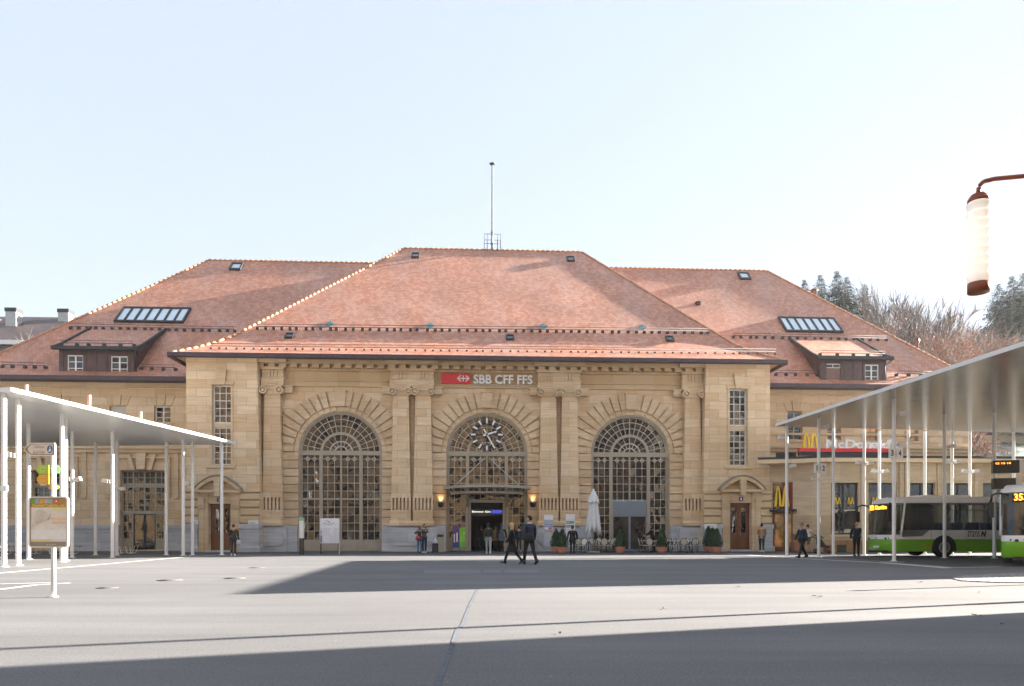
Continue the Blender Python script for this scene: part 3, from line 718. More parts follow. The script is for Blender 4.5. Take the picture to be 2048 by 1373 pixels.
# ---- roofs
def roof_quads(mb, rows):
    """rows of (left point, right point) from eave to ridge, uv along slope"""
    s = 0.
    for (a, b_), (c, d) in zip(rows, rows[1:]):
        A, Bp, Cc, D = map(Vector, (a, b_, c, d)); e = (Bp - A).normalized()
        n = e.cross((D - A)).normalized(); up = n.cross(e); ds = (Cc - A).dot(up)
        O_ = Vector(rows[0][0])
        uvf = lambda p, ss: ((p - O_).dot(e), ss)
        mb.quad(a, b_, d, c, 0, (uvf(A, s), uvf(Bp, s), uvf(D, s + ds), uvf(Cc, s + ds))); s += ds
def hip(eL, eR, vF, vBk, levels, rL, rR, name, mats, cuts=None):
    """levels: (inset fraction 0..1, z); ridge between rL and rR at mid depth"""
    vm = (vF + vBk) / 2; rows = {k: [] for k in 'flrb'}
    for t, z in levels:
        uL, uR = eL + (rL - eL) * t, eR + (rR - eR) * t; vf, vb = vF + (vm - vF) * t, vBk + (vm - vBk) * t
        fl, fr, bl, br = (uL, vf, z), (uR, vf, z), (uL, vb, z), (uR, vb, z)
        rows['f'].append((fl, fr)); rows['r'].append((fr, br)); rows['b'].append((br, bl)); rows['l'].append((bl, fl))
    mb = MB()
    for k in 'flrb': roof_quads(mb, rows[k])
    o = mb.build(name, mats, st)
    # ridge and hip caps, laid tile by tile
    def cap(pts):
        m = MB()
        for p, q in zip(pts, pts[1:]):
            p, q = Vector(p), Vector(q); n = max(1, int((q - p).length / .42)); d = (q - p) / n
            for i in range(n):
                a = p + d * i; m.tube([a - d * .04, a + d * 1.02], [.112, .106], 7, 0, True)
        m.build('ridge_cap', M['ridge'], o)
    cap([a for a, b_ in rows['f']]); cap([b_ for a, b_ in rows['f']]); cap([rows['f'][-1][0], rows['f'][-1][1]])
    return o, rows
VE = -1.5; VR = 12.6
eL, zE = B(340, 706, VE); eR = BU(1570, VE); zE = 12.5
rL, zR = B(808, 497, VR); rR = BU(1163, VR); zR = B(985, 501, VR)[1]
frac = lambda v: (v - VE) / (VR - VE)
LEV = [(0, zE), (frac(-.2), zE + .70), (frac(.7), zE + 1.28), (frac(1.5), zE + 1.90), (1., zR)]
main_roof, mrow = hip(eL, eR, VE, 2 * VR - VE, LEV, rL, rR, 'roof', M['tile'])
KM = (zR - LEV[3][1]) / (VR - 1.5)
mainpt = lambda px, py: onslope(px, py, 1.5, LEV[3][1], KM)
K2 = (LEV[1][1] - zE) / 1.3
WE, WR = 1.2, 14.0; zWE = 11.55; zWR = 24.2
wrL, wrR = BU(418, WR), BU(1533, WR)
weL, weR = wrL - 12.6, uRend + 1.2
KW = (zWR - zWE) / (WR - WE); wf = lambda v: (v - WE) / (WR - WE)
wing_roof, wrow = hip(weL, weR, WE, 2 * WR - WE, [(0, zWE), (wf(2.0), zWE + .55), (wf(3.2), zWE + 1.65), (1., zWR)], wrL, wrR, 'wing_roof', M['tile'])
KW = (zWR - zWE - 1.65) / (WR - 3.2)
wingpt = lambda px, py: onslope(px, py, 3.2, zWE + 1.65, KW)

# gutters, soffits
m = MB(); g0 = eL - .12; g1 = eR + .12
gp = [(VE - .16, zE - .22), (VE - .16, zE + .03), (VE - .10, zE + .06), (VE + .05, zE - .03), (VE + .05, zE - .26), (VE - .08, zE - .28)]
m.prism(gp, g0, g1, 0, 'x'); m.box(g0, g0 + .2, VE + .06, 6., zE - .26, zE + .02); m.box(g1 - .2, g1, VE + .06, 6., zE - .26, zE + .02)
gut = m.build('gutter', M['gutter'], st)
m = MB().box(eL + .09, eR - .09, VE + .052, -.951, zE - .10, zE - .04); m.box(eL + .09, pvL[0] - .003, -.95, 5., zE - .10, zE - .04); m.box(pvR[1] + .003, eR - .09, -.95, 5., zE - .10, zE - .04); m.box(pvL[1] + .003, pvR[0] - .003, -.95, -.56, zE - .10, zE - .04)
m.build('soffit', M['soffit'], st)
for a, c in ((weL - .1, pvL[0] - .01), (pvR[1] + .01, weR + .1)):
    m = MB(); gp = [(WE - .16, zWE - .24), (WE - .16, zWE + .03), (WE + .05, zWE - .02), (WE + .05, zWE - .30)]
    m.prism(gp, a, c, 0, 'x'); m.box(a, c, WE + .052, VW - .19, zWE - .16, zWE - .1)
    m.build('gutter', M['gutter'], st)

# snow guards: a rail with stop blocks along the tiles
def guard(ptf, px0, px1, py0, py1, roof, step=16., sz=1.):
    m = MB(); n = int((px1 - px0) / step); pts = []
    for i in range(n + 1):
        t = (i + RND.uniform(-.16, .16)) / n; px = px0 + (px1 - px0) * min(1, max(0, t))
        p = Vector(ptf(px, py0 + (py1 - py0) * t)); pts.append(p); u, v_, z = p
        m.box(u - .10 * sz, u + .10 * sz, v_ - .12 * sz, v_ + .03, z - .05, z + .13 * sz)
    a, c = pts[0], pts[-1]; up = Vector((0, -.10, .16))
    m.tube([a + up, c + up], .022, 5); m.tube([a + up * 1.9, c + up * 1.9], .018, 5)
    m.build('snow_guard', M['black_metal'], roof)
guard(mainpt, 515, 1416, 659, 668, main_roof)
guard(lambda x, y: onslope(x, y, VE, zE, K2), 420, 1550, 698, 709, main_roof, 17., .6)
guard(wingpt, 142, 470, 658, 664, wing_roof); guard(wingpt, 1466, 1772, 676, 682, wing_roof)
lowp = lambda x, y: onslope(x, y, WE, zWE, .55 / .8)
lowp2 = lambda x, y: onslope(x, y, 2.0, zWE + .55, 1.1 / 1.2)
guard(lowp2, 6, 92, 735, 737, wing_roof, 20); guard(lowp2, 280, 352, 739, 741, wing_roof, 20); guard(lowp2, 1548, 1634, 751, 752, wing_roof, 20); guard(lowp2, 1792, 1860, 752, 753, wing_roof, 20)

# skylights
def on_plane_box(mb, c, w, h, k, lift0, lift1, mi=0, off=(0, 0)):
    """slab on a slope: centre c, width along u, height along slope"""
    L = math.hypot(1, k); up = Vector((0, 1 / L, k / L)); nrm = Vector((0, -k / L, 1 / L)); uu = Vector((1, 0, 0)); c = Vector(c) + uu * off[0] + up * off[1]
    q = [c + uu * sx * w / 2 + up * sy * h / 2 for sx, sy in ((-1, -1), (1, -1), (1, 1), (-1, 1))]
    v = [p + nrm * lift0 for p in q] + [p + nrm * lift1 for p in q]
    mb.add([tuple(p) for p in v], [(3, 2, 1, 0), (4, 5, 6, 7), (0, 1, 5, 4), (1, 2, 6, 5), (2, 3, 7, 6), (3, 0, 4, 7)], mi)
def skylight(ptf, px, py, w, h, k, gm, roof, n=1, fw=.09):
    c = ptf(px, py); m = MB()
    for sx in (-1, 1): on_plane_box(m, c, fw, h, k, -.05, .16, 0, (sx * (w / 2 - fw / 2), 0))
    for sy in (-1, 1): on_plane_box(m, c, w - 2 * fw, fw * 1.3, k, -.05, .16, 0, (0, sy * (h / 2 - fw * .65)))
    for i in range(1, n): on_plane_box(m, c, fw * 1.3, h - 2.6 * fw, k, -.05, .13, 0, (-w / 2 + w * i / n, 0))
    o = m.build('skylight', M['black_metal'], st); g = MB()
    for i in range(n): on_plane_box(g, c, w / n - fw, h - fw * 2.4, k, .0, .08 + RND.uniform(-.006, .006), 0, (-w / 2 + w * (i + .5) / n, 0))
    g.build('pane', gm, o)
for px, py in ((831, 513), (1141, 520)): skylight(mainpt, px, py, .62, .85, KM, M['sky_small'], main_roof)
for px, py in ((579, 674), (1020, 677), (1339, 680)): skylight(mainpt, px, py, .55, .62, KM, M['sky_small'], main_roof)
skylight(wingpt, 473, 535, .95, 1.2, KW, M['skylight_glass'], wing_roof, 1, .14); skylight(wingpt, 1488, 554, .95, 1.2, KW, M['skylight_glass'], wing_roof, 1, .14)
skylight(wingpt, 307, 632, 5.0, 2.15, KW, M['skylight_glass'], wing_roof, 7, .13); skylight(wingpt, 1620, 651.5, 4.55, 2.2, KW, M['skylight_glass'], wing_roof, 7, .13)
c = wingpt(1395, 609); m = MB(); m.box(c[0] - .16, c[0] + .16, c[1] - .3, c[1] + .2, c[2] - .1, c[2] + .16); m.build('roof_vent', M['black_metal'], wing_roof)
for px, py in ((660, 649), (861, 652), (1087, 653), (1285, 655)):
    c = Vector(mainpt(px, py)); L = math.hypot(1, KM); up = Vector((0, 1 / L, KM / L)); nr = Vector((0, -KM / L, 1 / L)); m = MB()
    for i in range(-2, 3):
        for j in range(-2, 3):
            if abs(i) + abs(j) <= 2: on_plane_box(m, c, .112, .148, KM, .0, .035, 0, (i * .115, j * .15))
    m.build('teal_tile_diamond', M['blueteal'], main_roof)

# dormers
def dormer(p0, p1, pe0, pe1, wins, side):
    vf = 1.9; u0, u1 = BU(p0, vf), BU(p1, vf); vs = 1.45
    e0, e1 = BU(pe0, vs), BU(pe1, vs); ze = 13.55; k = .55
    slope = lambda v_: zWE + 1.65 + KW * (v_ - 3.2)
    # where the shed roof meets the main slope
    vt = (ze - k * vs - (zWE + 1.65) + KW * 3.2) / (KW - k); zt = ze + k * (vt - vs)
    m = MB()
    zz = lambda py: HC + (HY - py) / F * (OY + vf + (u0 + u1) / 2 * UY)
    zb = zWE - .1
    hs = [(BU(a, vf), BU(c, vf), zz(y1), zz(y0)) for a, c, y0, y1, kind in wins]
    wall_holes(m, u0, u1, zb, ze + .1, vf, vf + .5, hs)
    for u in (u0, u1): m.prism([(vf + .501, zb), (vf + .501, ze + .3), (vt - .2, zt - .1), (vf + .9, zb)], u - .03, u + .03, 0, 'x')
    for x in [u0 + (u1 - u0) * t for t in (.06, .36, .5, .64, .94)]:
        if not any(h[0] - .1 < x < h[1] + .1 for h in hs): m.box(x - .02, x + .02, vf - .03, vf - .001, zb, ze)
    d = m.build('dormer', M['copper'], st)
    for h, w in zip(hs, wins):
        if w[4] == 'shutter':
            MB().box(h[0], h[1], vf + .08, vf + .12, h[2], h[3] - .3).build('shutter', pbr('brown_shutter', (.17, .09, .075), .6, var=.15), d)
            rect_window(h[0], h[1], h[3] - .3, h[3], vf + .1, 2, 1, st, M['glass_dark'], M['white_frame'], fw=.05)
        else: rect_window(h[0], h[1], h[2], h[3], vf + .08, 2, 3, st, M['glass_dark'] if side < 0 else M['skylight_glass'] if 0 else M['glass_dark'], M['white_frame'], mull=(1,), fw=.07)
    rm = MB(); rows = [((e0, vs, ze), (e1, vs, ze)), ((e0, vs + .9, ze + .9 * k * .8), (e1, vs + .9, ze + .9 * k * .8)), ((e0, vt + .1, zt + .06), (e1, vt + .1, zt + .06))]
    roof_quads(rm, rows); 
    rf = rm.build('dormer_roof', M['tile'], d)
    tr = MB(); tr.prism([(vs - .14, ze - .16), (vs - .14, ze + .05), (vs + .03, ze + .0), (vs + .03, ze - .2)], e0 - .08, e1 + .08, 0, 'x')
    for u in (e0, e1):
        tr.prism([(vs + .031, ze - .14), (vs + .031, ze + .10), (vs + .9, ze + .9 * k * .8 + .12), (vt + .1, zt + .18), (vt + .1, zt - .1), (vs + .9, ze + .9 * k * .8 - .16)], u - .07, u + .07, 0, 'x')
    tr.box(e0 + .072, e1 - .072, vs + .035, vf - .002, ze - .10, ze - .06)
    tr.tube([(e1 - .05, vs - .05, ze - .2), (e1 - .25, vf - .08, ze - .55), (e1 - .2, vf + .1, zb + .2)] if side < 0 else [(e1 - .05, vs - .05, ze - .2), (e1 - .28, vf - .08, ze - .5), (e1 - .22, vf + .1, zb + .3)], .045, 6)
    tr.build('dormer_trim', M['black_metal'], d)
    L = k
    guard(lambda x, y: (x, vs + .45, ze + .45 * k * .8), e0 + .3, e1 - .3, 0, 0, d, .95)
dormer(118, 268, 106, 272, [(134, 166, 711, 750, 'win'), (221, 255, 712, 750, 'win')], -1)
dormer(1641, 1773, 1637, 1784, [(1653, 1682, 728, 765, 'shutter'), (1730, 1758, 729, 765, 'win')], 1)

# flue caps on the right-hand wing roof
for px, py, r, hgt, mt in ((1833, 692, .26, .75, M['copper']), (1628, 588, .33, .45, M['copper'])):
    y = 66.; x = GX(px, y); z = HC + (HY - py) / F * y
    p = Vector((x - OX, y - OY)); u, v_ = p.x * UX + p.y * UY, p.x * VX + p.y * VY
    m = MB().lathe([(r * .72, -3.5), (r * .72, hgt * .2), (r, hgt * .35), (r, hgt * .8), (r * .6, hgt), (.02, hgt)], (u, v_, z), 14); m.build('chimney', mt, st)
# rear wing ridge seen beyond the right hip
bl = Vector((0, 0, 0))
# ================================================================ RESTAURANT ANNEX
an = thing('restaurant_annex', 'low stone restaurant annex with curved corner and dark windows beside the station', 'building', (OX, OY, 0), TH)
A0 = (pvR[1] + .01, -.86); A1 = (BU(1587, -1.7), -1.7); A2 = (BU(1625, -2.5), -2.5); A3 = (BU(1660, -3.), -3.); AE = BU(2140, -3.); ZA = 5.70
m = MB()
def wallq(m, p, q, z0, z1, mi=0): m.quad((p[0], p[1], z0), (q[0], q[1], z0), (q[0], q[1], z1), (p[0], p[1], z1), mi)
lerp = lambda p, q, t: (p[0] + (q[0] - p[0]) * t, p[1] + (q[1] - p[1]) * t)
D0, D1 = lerp(A0, A1, .12), lerp(A0, A1, .97)
wallq(m, A0, D0, 0, ZA); wallq(m, D1, A1, 0, ZA); wallq(m, D0, D1, 4.55, ZA)
cur = [lerp(A1, A2, t / 3) for t in range(4)] + [lerp(A2, A3, t / 3) for t in range(1, 4)]
for p, q in zip(cur, cur[1:]): wallq(m, p, q, 0, ZA)
ZW0, ZW1 = 1.12, 4.42
awin = [(BU(a, -3.), BU(c, -3.), ZW0, ZW1) for a, c in ((1661.5, 1717), (1737, 1794), (1820, 1870), (1893, 1945), (1966, 2018), (2040, 2090))]
awin[0] = (A3[0] + .06,) + awin[0][1:]
wall_holes(m, A3[0], AE, 0, ZA, -3., -2.3, awin)
m.build('wall', M['annex'], an)
for i, h in enumerate(awin):
    rect_window(h[0], h[1], h[2], h[3], -2.82, 2, 2, an, M['glass_dark'], M['black_metal'], 'window', fw=.10, bw=.10, jit=.012)
    MB().box(h[0] - .1, h[1] + .1, -3.12, -2.7, h[2] - .12, h[2] - .002).build('window_sill', M['sand_plain'], an)
m = MB(); segs = [A3[0] + .0, AE]; m.box(A3[0] + .3, AE, -3.06, -3.002, .02, .75); m.build('base_band', pbr('brown_base_tile', (.30, .15, .08), .7, var=.25), an)
for i in range(9):
    x = BU(1727 + i * 36 + (37 if i > 1 else 0), -3.) if False else awin[min(i, 5)][1] + .25
m = MB()
for a, c in zip(awin, awin[1:]): m.box(a[1] + .12, a[1] + .40, -3.10, -3.002, .78, ZA - .02); m.box(c[0] - .40, c[0] - .12, -3.10, -3.002, .78, ZA - .02)
m.build('lesene', M['annex'], an)
sl = [(A0[0] - .02, -1.0), (BU(1514, -1.9), -1.9), (BU(1590, -2.6), -2.6), (BU(1655, -3.4), -3.4), (AE, -3.4), (AE, 2.2), (A0[0] - .02, 2.2)]
MB().prism(sl, ZA + .002, ZA + .26, 0, 'z').build('cornice', M['sand_plain'], an)
sl2 = [(p[0] + (.10 if i in (1, 2, 3) else 0), p[1] + (.10 if i in (1, 2, 3, 4) else 0)) for i, p in enumerate(sl)]
MB().prism(sl2, ZA + .264, ZA + .42, 0, 'z').build('roof_edge', M['black_metal'], an)
# corner door
dd = Vector((D1[0] - D0[0], D1[1] - D0[1])); dl = dd.length; ang = math.atan2(dd.y, dd.x)
Md = Matrix.Translation((D0[0], D0[1], 0)) @ Matrix.Rotation(ang, 4, 'Z')
m = MB(); m.box(0, .08, .0, .25, 0, 2.6); m.box(dl * .52, dl * .58, .0, .25, 0, 2.6); m.box(dl - .1, dl, .0, .25, 0, 2.6); m.box(.08, dl - .1, .0, .25, 2.45, 2.6); m.box(.08, dl * .52, .05, .2, .02, .3)
do = m.xf(Md).build('corner_door', M['wood'], an)
g = MB(); g.quad((.08, .15, .02), (dl * .52, .15, .02), (dl * .52, .15, 2.45), (.08, .15, 2.45)); g.quad((dl * .58, .18, .02), (dl - .1, .18, .02), (dl - .1, .18, 2.45), (dl * .58, .18, 2.45)); g.xf(Md).build('pane', M['glass_warm'], do, fix=False)
MB().box(-.1, dl + .25, -.5, .2, 2.62, 2.76).xf(Md).build('door_hood', M['black_metal'], an)
MB().box(0, dl * .45, .1, .2, 2.762, 4.54).xf(Md).build('door_transom', M['glass_dark'], an); 
MB().box(dl * .455, dl, .02, .2, 2.762, 4.54).xf(Md).build('red_panel', pbr('dark_red_panel', (.16, .014, .014), .4, var=.1), an)
MB().box(A0[0] + .1, A0[0] + 1.3, -1.9, -1.55, ZA + .43, ZA + .75).build('roof_box', M['black_metal'], an)

# restaurant sign on the cornice
def arches(w, h, d=.14, t=.16):
    """double arch emblem, legs tapering to the top, centred, foot at z=0"""
    m = MB(); n = 14
    for sx in (-1, 1):
        c = sx * w / 4
        out, inn = [], []
        for i in range(n + 1):
            a = -1 + 2 * i / n
            x = a * w / 4; z = h * (1 - abs(a) ** 2.3)
            xi = a * (w / 4 - t * .62); zi = (h - t * .9) * (1 - abs(a) ** 2.5)
            out.append((c + x + (t * .31 * sx * 0), z)); inn.append((c + xi, zi))
        for i in range(n): m.prism([out[i], out[i + 1], inn[i + 1], inn[i]], -d / 2 - (.004 if sx > 0 else 0), d / 2)
    return m
yel = pbr('yellow_sign', (.78, .50, .01), .35, var=.04)
vs = -2.9
sx0, sx1 = BU(1597, vs), BU(1799, vs); zs0 = ZA + .44
sg = thing('restaurant_sign', 'long restaurant sign with yellow arches and white letters on a red bar', 'sign', (OX, OY, 0), TH)
MB().box(sx0, sx1, vs - .1, vs + .15, zs0 + .24, zs0 + .46).build('red_bar', M['red'], sg)
MB().box(sx0 + .02, sx1, vs - .06, vs + .15, zs0 + .0, zs0 + .236).build('dark_base', M['black_metal'], sg)
a = arches(1.0, .96, .16, .2); a.xf(Matrix.Translation((BU(1620, vs), vs, zs0 + .462))); a.build('arch_emblem', yel, sg)
t = text_mb("McDonald's", 1., .12, bold=.022, shear=.05); fit(t, BU(1651, vs), BU(1797, vs), zs0 + .465, zs0 + 1.06, vs); t.build('sign_lettering', pbr('silver_letter', (.66, .68, .70), .35, .1, var=.05), sg)
ds = thing('door_sign', 'yellow double arch emblem above the restaurant corner door', 'sign', (OX, OY, 0), TH)
a = arches(.92, 1.35, .12, .26); a.xf(Md @ Matrix.Translation((dl * .48, -.12, 2.95))); a.build('arch_emblem', yel, ds)
MB().box(dl * .15, dl * .85, -.05, .02, 3.4, 3.5).xf(Md).build('sign_bracket', M['black_metal'], ds)
for i, h in enumerate(awin[:2]):
    for k, fx in enumerate((.28, .76)):
        a = arches(.42, .46, .02, .1); a.xf(Matrix.Translation((h[0] + (h[1] - h[0]) * fx, -2.85, 3.05)))
        o = a.build('window_emblem', yel); o.location = (OX, OY, 0); o.rotation_euler = (0, 0, TH)
        tag(o, 'yellow arch emblem on the %s pane of the %s dark restaurant window' % (('left', 'right')[k], ('first', 'second')[i]), 'window decal', 'emblems in the restaurant windows')
ptm = MB()
# terracotta planter boxes, bin and table beside the restaurant wall
bx = thing('wooden_planter', 'brown wooden box planter beside the restaurant corner door', 'planter', loc2w(BU(1597, -2.9), -2.9), TH)
MB().box(-.35, .35, -.25, .25, .04, 1.1).box(-.38, .38, -.28, .28, 1.1, 1.16).build('box', pbr('brown_board', (.30, .14, .07), .6, var=.25, vs=6), bx)
MB().box(-.3, .3, -.2, .2, .0, .04).build('foot', M['black'], bx)
for i, (px, w) in enumerate(((1660, .35), (1680, .3))):
    o = MB().box(-w, w, -.2, .2, .0, .42).box(-w - .03, w + .03, -.23, .23, .42, .47).build('planter_box', M['black'] if i else pbr('rust_board', (.34, .15, .07), .6, var=.2), None)
    o.location = loc2w(BU(px, -3.5), -3.5); o.rotation_euler = (0, 0, TH)
    tag(o, ('low rusty brown planter box under the first restaurant window', 'low black planter box under the first restaurant window')[i], 'planter')

# ================================================================ SIGN, CLOCK, LAMPS, FLAGPOLE
vs = -.2; fr = thing('station_sign', 'red railway logo panel with white station lettering above the central window', 'sign', (OX, OY, 0), TH)
bz = lambda px, py: B(px, py, vs)
u0, z0 = bz(883, 767); u1, z1 = bz(941, 747.5)
MB().box(u0, u1, vs, vs + .25, z0, z1).build('red_panel', M['red'], fr)
# double arrow with cross bar
cx, cz = bz(926.5, 757.3); s = (z1 - z0) * .30; m = MB(); d0, d1 = vs - .02, vs - .001
for sx in (-1, 1):
    P = lambda x, z: (cx + sx * x * s, cz + z * s)
    m.prism([P(0.62, -.17), P(0.62, .17), P(1.32, .17), P(1.32, -.17)], d0, d1)
    m.prism([P(2.05, 0), P(1.05, 1.0), P(.62, 1.0), P(1.45, .17), P(1.45, .0)], d0, d1); m.prism([P(2.05, 0), P(1.45, 0), P(1.45, -.17), P(.62, -1.0), P(1.05, -1.0)], d0 - .001, d1)
m.box(cx - .17 * s, cx + .17 * s, d0, d1, cz - s, cz + s); m.box(cx - .62 * s, cx - .172 * s, d0, d1, cz - .17 * s, cz + .17 * s); m.box(cx + .172 * s, cx + .62 * s, d0, d1, cz - .17 * s, cz + .17 * s)
m.build('arrow_emblem', M['sign_white'], fr)
a, b_ = bz(947, 768); c, d = bz(1065, 751)
t = text_mb('SBB CFF FFS', 1., .1, bold=.026); fit(t, a, c, b_, d, vs); t.build('sign_lettering', M['sign_white'], fr)
MB().box(a, c, vs + .06, vs + .12, b_ - .07, b_ - .02).box(u0 + .2, u0 + .3, vs + .25, .0, z0 + .1, z0 + .2).build('mounting_rail', M['steel'], fr)

ck = thing('station_clock', 'large open clock with white bars and hands in the central window arch', 'clock', (OX, OY, 0), TH)
vs = -.12; cx, cz = B(973.7, 869.5, vs); Rk = 1.05
MB().disc_y((cx, cz), Rk * .93, vs + .05, vs + .10, 40, 0, Rk * .72).box(cx - .04, cx + .04, vs + .05, vs + .12, cz - Rk, cz - .1).box(cx - Rk, cx + Rk, vs + .103, vs + .15, cz - .04, cz + .04).build('clock_ring', pbr('blue_black_ring', (.012, .015, .03), .3, var=.1), ck)
for i in range(12):
    a = PI * i / 6; Q = Matrix.Translation((cx, 0, cz)) @ Matrix.Rotation(a, 4, 'Y')
    MB().box(-.055, .055, vs, vs + .045, Rk * .70, Rk * 1.0).xf(Q).build('hour_mark', M['sign_white'], ck)
for nm, a, l, w, dy in (('minute_hand', 150.5, 1.02, .05, -.06), ('hour_hand', 72., .68, .065, -.03)):
    Q = Matrix.Translation((cx, 0, cz)) @ Matrix.Rotation(math.radians(a), 4, 'Y')
    MB().prism([(-w * 1.0, -.42 if nm[0] == 'm' else -.25), (w * 1.0, -.42 if nm[0] == 'm' else -.25), (w * .7, l), (-w * .7, l)], vs + dy, vs + dy + .025).xf(Q).build(nm, M['sign_white'], ck)
MB().disc_y((cx, cz), .07, vs - .08, vs + .1, 12).build('hub', M['black'], ck)

warm = pbr('lit_lamp_lens', (1., .62, .25), .5, var=0, emit=.5)
for i, px in enumerate((881.5, 1066)):
    u, z = B(px, 1008, -.2)
    lp = thing('wall_lamp', 'dark round wall lamp lit upward on the %s of the entrance canopy' % ('left', 'right')[i], 'lamp', loc2w(u, -.14, z), TH, 'wall lamps beside the entrance')
    MB().lathe([(.05, -.24), (.17, -.16), (.21, 0.), (.20, .10), (.16, .12)], (0, 0, 0), 14, 0, True).box(-.05, .05, .0, .09, -.08, .05).build('housing', M['black_metal'], lp)
    MB().lathe([(.01, .122), (.14, .122), (.14, .128), (.01, .128)], (0, 0, 0), 12).build('lens', warm, lp)
    L = bpy.data.lights.new('wall_lamp_light', 'SPOT'); L.energy = 4; L.color = (1, .62, .25); L.spot_size = math.radians(95); L.spot_blend = .8; L.shadow_soft_size = .06
    lo = bpy.data.objects.new('wall_lamp_light', L); COL.objects.link(lo); lo.parent = lp; lo.location = (0, -.02, .2); lo.rotation_euler = (PI - .35, 0, 0)

fp = thing('flagpole', 'tall thin flagpole with small railing on the central roof ridge', 'flagpole', (OX, OY, 0), TH)
u, z0 = B(984.5, 502, VR); z1 = B(984.5, 329, VR)[1]
MB().tube([(u, VR, zR - .3), (u, VR, z0 + 1.6), (u, VR, z0 + 1.62), (u, VR, z1)], [.10, .09, .075, .06], 8).tube([(u, VR, z0 + .5), (u, VR, z0 + .65)], .13, 8).tube([(u, VR, z0 + 1.5), (u, VR, z0 + 1.58)], .13, 8).build('pole', pbr('grey_pole', (.17, .19, .21), .5, .3, var=.15), fp)
MB().lathe([(.02, -.04), (.22, 0), (.24, .05), (.02, .1)], (u, VR, z1), 12).build('cap', M['black_metal'], fp)
m = MB(); a, zb = B(968.5, 497, VR); c, zt = B(1001, 475, VR)
for y in (VR - .6, VR + .6):
    for x in (a, a + .25, c - .25, c): m.tube([(x, y, zR - .3), (x, y, zt)], .022, 5)
    m.tube([(a, y, zt), (c, y, zt)], .022, 5); m.tube([(a, y, zb + .15), (c, y, zb + .15)], .022, 5)
m.build('railing', M['black_metal'], fp)

# plaques on the base blocks
for px, py, vv, w, lab, txt in ((507, 1046, -1.15, .62, 'white plaque on the base block right of the left oak door', 'Gare'), (389, 1045, -1.15, .45, 'white plaque on the base block left of the left oak door', 'Bureau'), (1421, 1053, -1.32, .80, 'wide white plaque on the base block behind the potted conifers', 'La Gare')):
    u, z = B(px, py, vv)
    p = thing('wall_plaque', lab, 'plaque', (OX, OY, 0), TH, 'white plaques on the base blocks')
    MB().box(u - w / 2, u + w / 2, vv - .03, vv + .06, z - .16, z + .16).build('plate', M['white_soft'], p)
    t = text_mb(txt, .12, .004); fit(t, u - w * .32, u + w * .2, z - .05, z + .05, vv - .034); t.build('plaque_text', M['gutter'], p)

# ================================================================ GROUND
def asphalt(name, col, var=.2, patch=.12):
    m, nt, b, L = start(name); tc = nn(nt, 'ShaderNodeTexCoord'); src = tc.outputs['Object']
    b.inputs['Roughness'].default_value = .82; b.inputs['Specular IOR Level'].default_value = .35
    n1 = nn(nt, 'ShaderNodeTexNoise', Scale=.10, Detail=6., Roughness=.6); L(src, n1.inputs['Vector'])
    mp = nn(nt, 'ShaderNodeMapping'); mp.inputs['Scale'].default_value = (.08, .9, 1.); mp.inputs['Rotation'].default_value = (0, 0, .12); L(src, mp.inputs[0])
    n2 = nn(nt, 'ShaderNodeTexNoise', Scale=1., Detail=5., Roughness=.65); L(mp.outputs[0], n2.inputs['Vector'])
    n3 = nn(nt, 'ShaderNodeTexNoise', Scale=38., Detail=4., Roughness=.75); L(src, n3.inputs['Vector'])
    vo = nn(nt, 'ShaderNodeTexVoronoi', Scale=55.); L(src, vo.inputs['Vector'])
    def rng(s, a, c, lo=.3, hi=.7):
        r = nn(nt, 'ShaderNodeMapRange'); r.inputs[1].default_value = lo; r.inputs[2].default_value = hi; r.inputs[3].default_value = a; r.inputs[4].default_value = c; L(s, r.inputs[0]); return r.outputs[0]
    def mul(a, c):
        q = nn(nt, 'ShaderNodeMath', operation='MULTIPLY'); L(a, q.inputs[0]); L(c, q.inputs[1]); return q.outputs[0]
    f = mul(mul(rng(n1.outputs['Fac'], 1 - patch, 1 + patch), rng(n2.outputs['Fac'], 1 - patch, 1 + patch * .8)), mul(rng(n3.outputs['Fac'], 1 - var, 1 + var), rng(vo.outputs['Distance'], 1.15, .9, .0, .9)))
    v2 = nn(nt, 'ShaderNodeTexVoronoi', Scale=2.6); L(src, v2.inputs['Vector']); f = mul(f, rng(v2.outputs['Distance'], 1.9, 1., .02, .05))
    vm = nn(nt, 'ShaderNodeVectorMath', operation='SCALE'); vm.inputs[0].default_value = col; L(f, vm.inputs['Scale']); L(vm.outputs[0], b.inputs['Base Color'])
    bp = nn(nt, 'ShaderNodeBump', Strength=.35, Distance=.012); L(n3.outputs['Fac'], bp.inputs['Height']); L(bp.outputs[0], b.inputs['Normal'])
    return m
M['asphalt'] = asphalt('worn_asphalt', (.140, .142, .148), .34, .18); M['asphalt_dark'] = asphalt('dark_asphalt', (.075, .08, .088), .2, .1)
M['paint'] = pbr('road_paint', (.70, .69, .66), .7, var=.12, vs=6)
tag(MB().quad((-310, -310, 0), (310, -310, 0), (310, 320, 0), (-310, 320, 0)).build('ground', M['asphalt']), kind='structure')
def sheet(name, pts, mat, z): return tag(MB().add([(x, y, z) for x, y in pts], [tuple(range(len(pts)))]).build(name, mat), kind='structure')
w2 = lambda u, v: tuple(loc2w(u, v)[:2])
sheet('pavement', [w2(-50, -6.4), w2(BU(1230, -6.4), -6.4), w2(BU(1640, -5.2), -5.2), w2(60, -5.2), w2(60, -.2), w2(-50, -.2)], M['asphalt_dark'], .004)
sheet('bus_lane', [G(1640, 1112), G(1905, 1134), G(2300, 1136), (70, 27), (70, 38.5), (16.5, 38.8)], M['asphalt_dark'], .004)
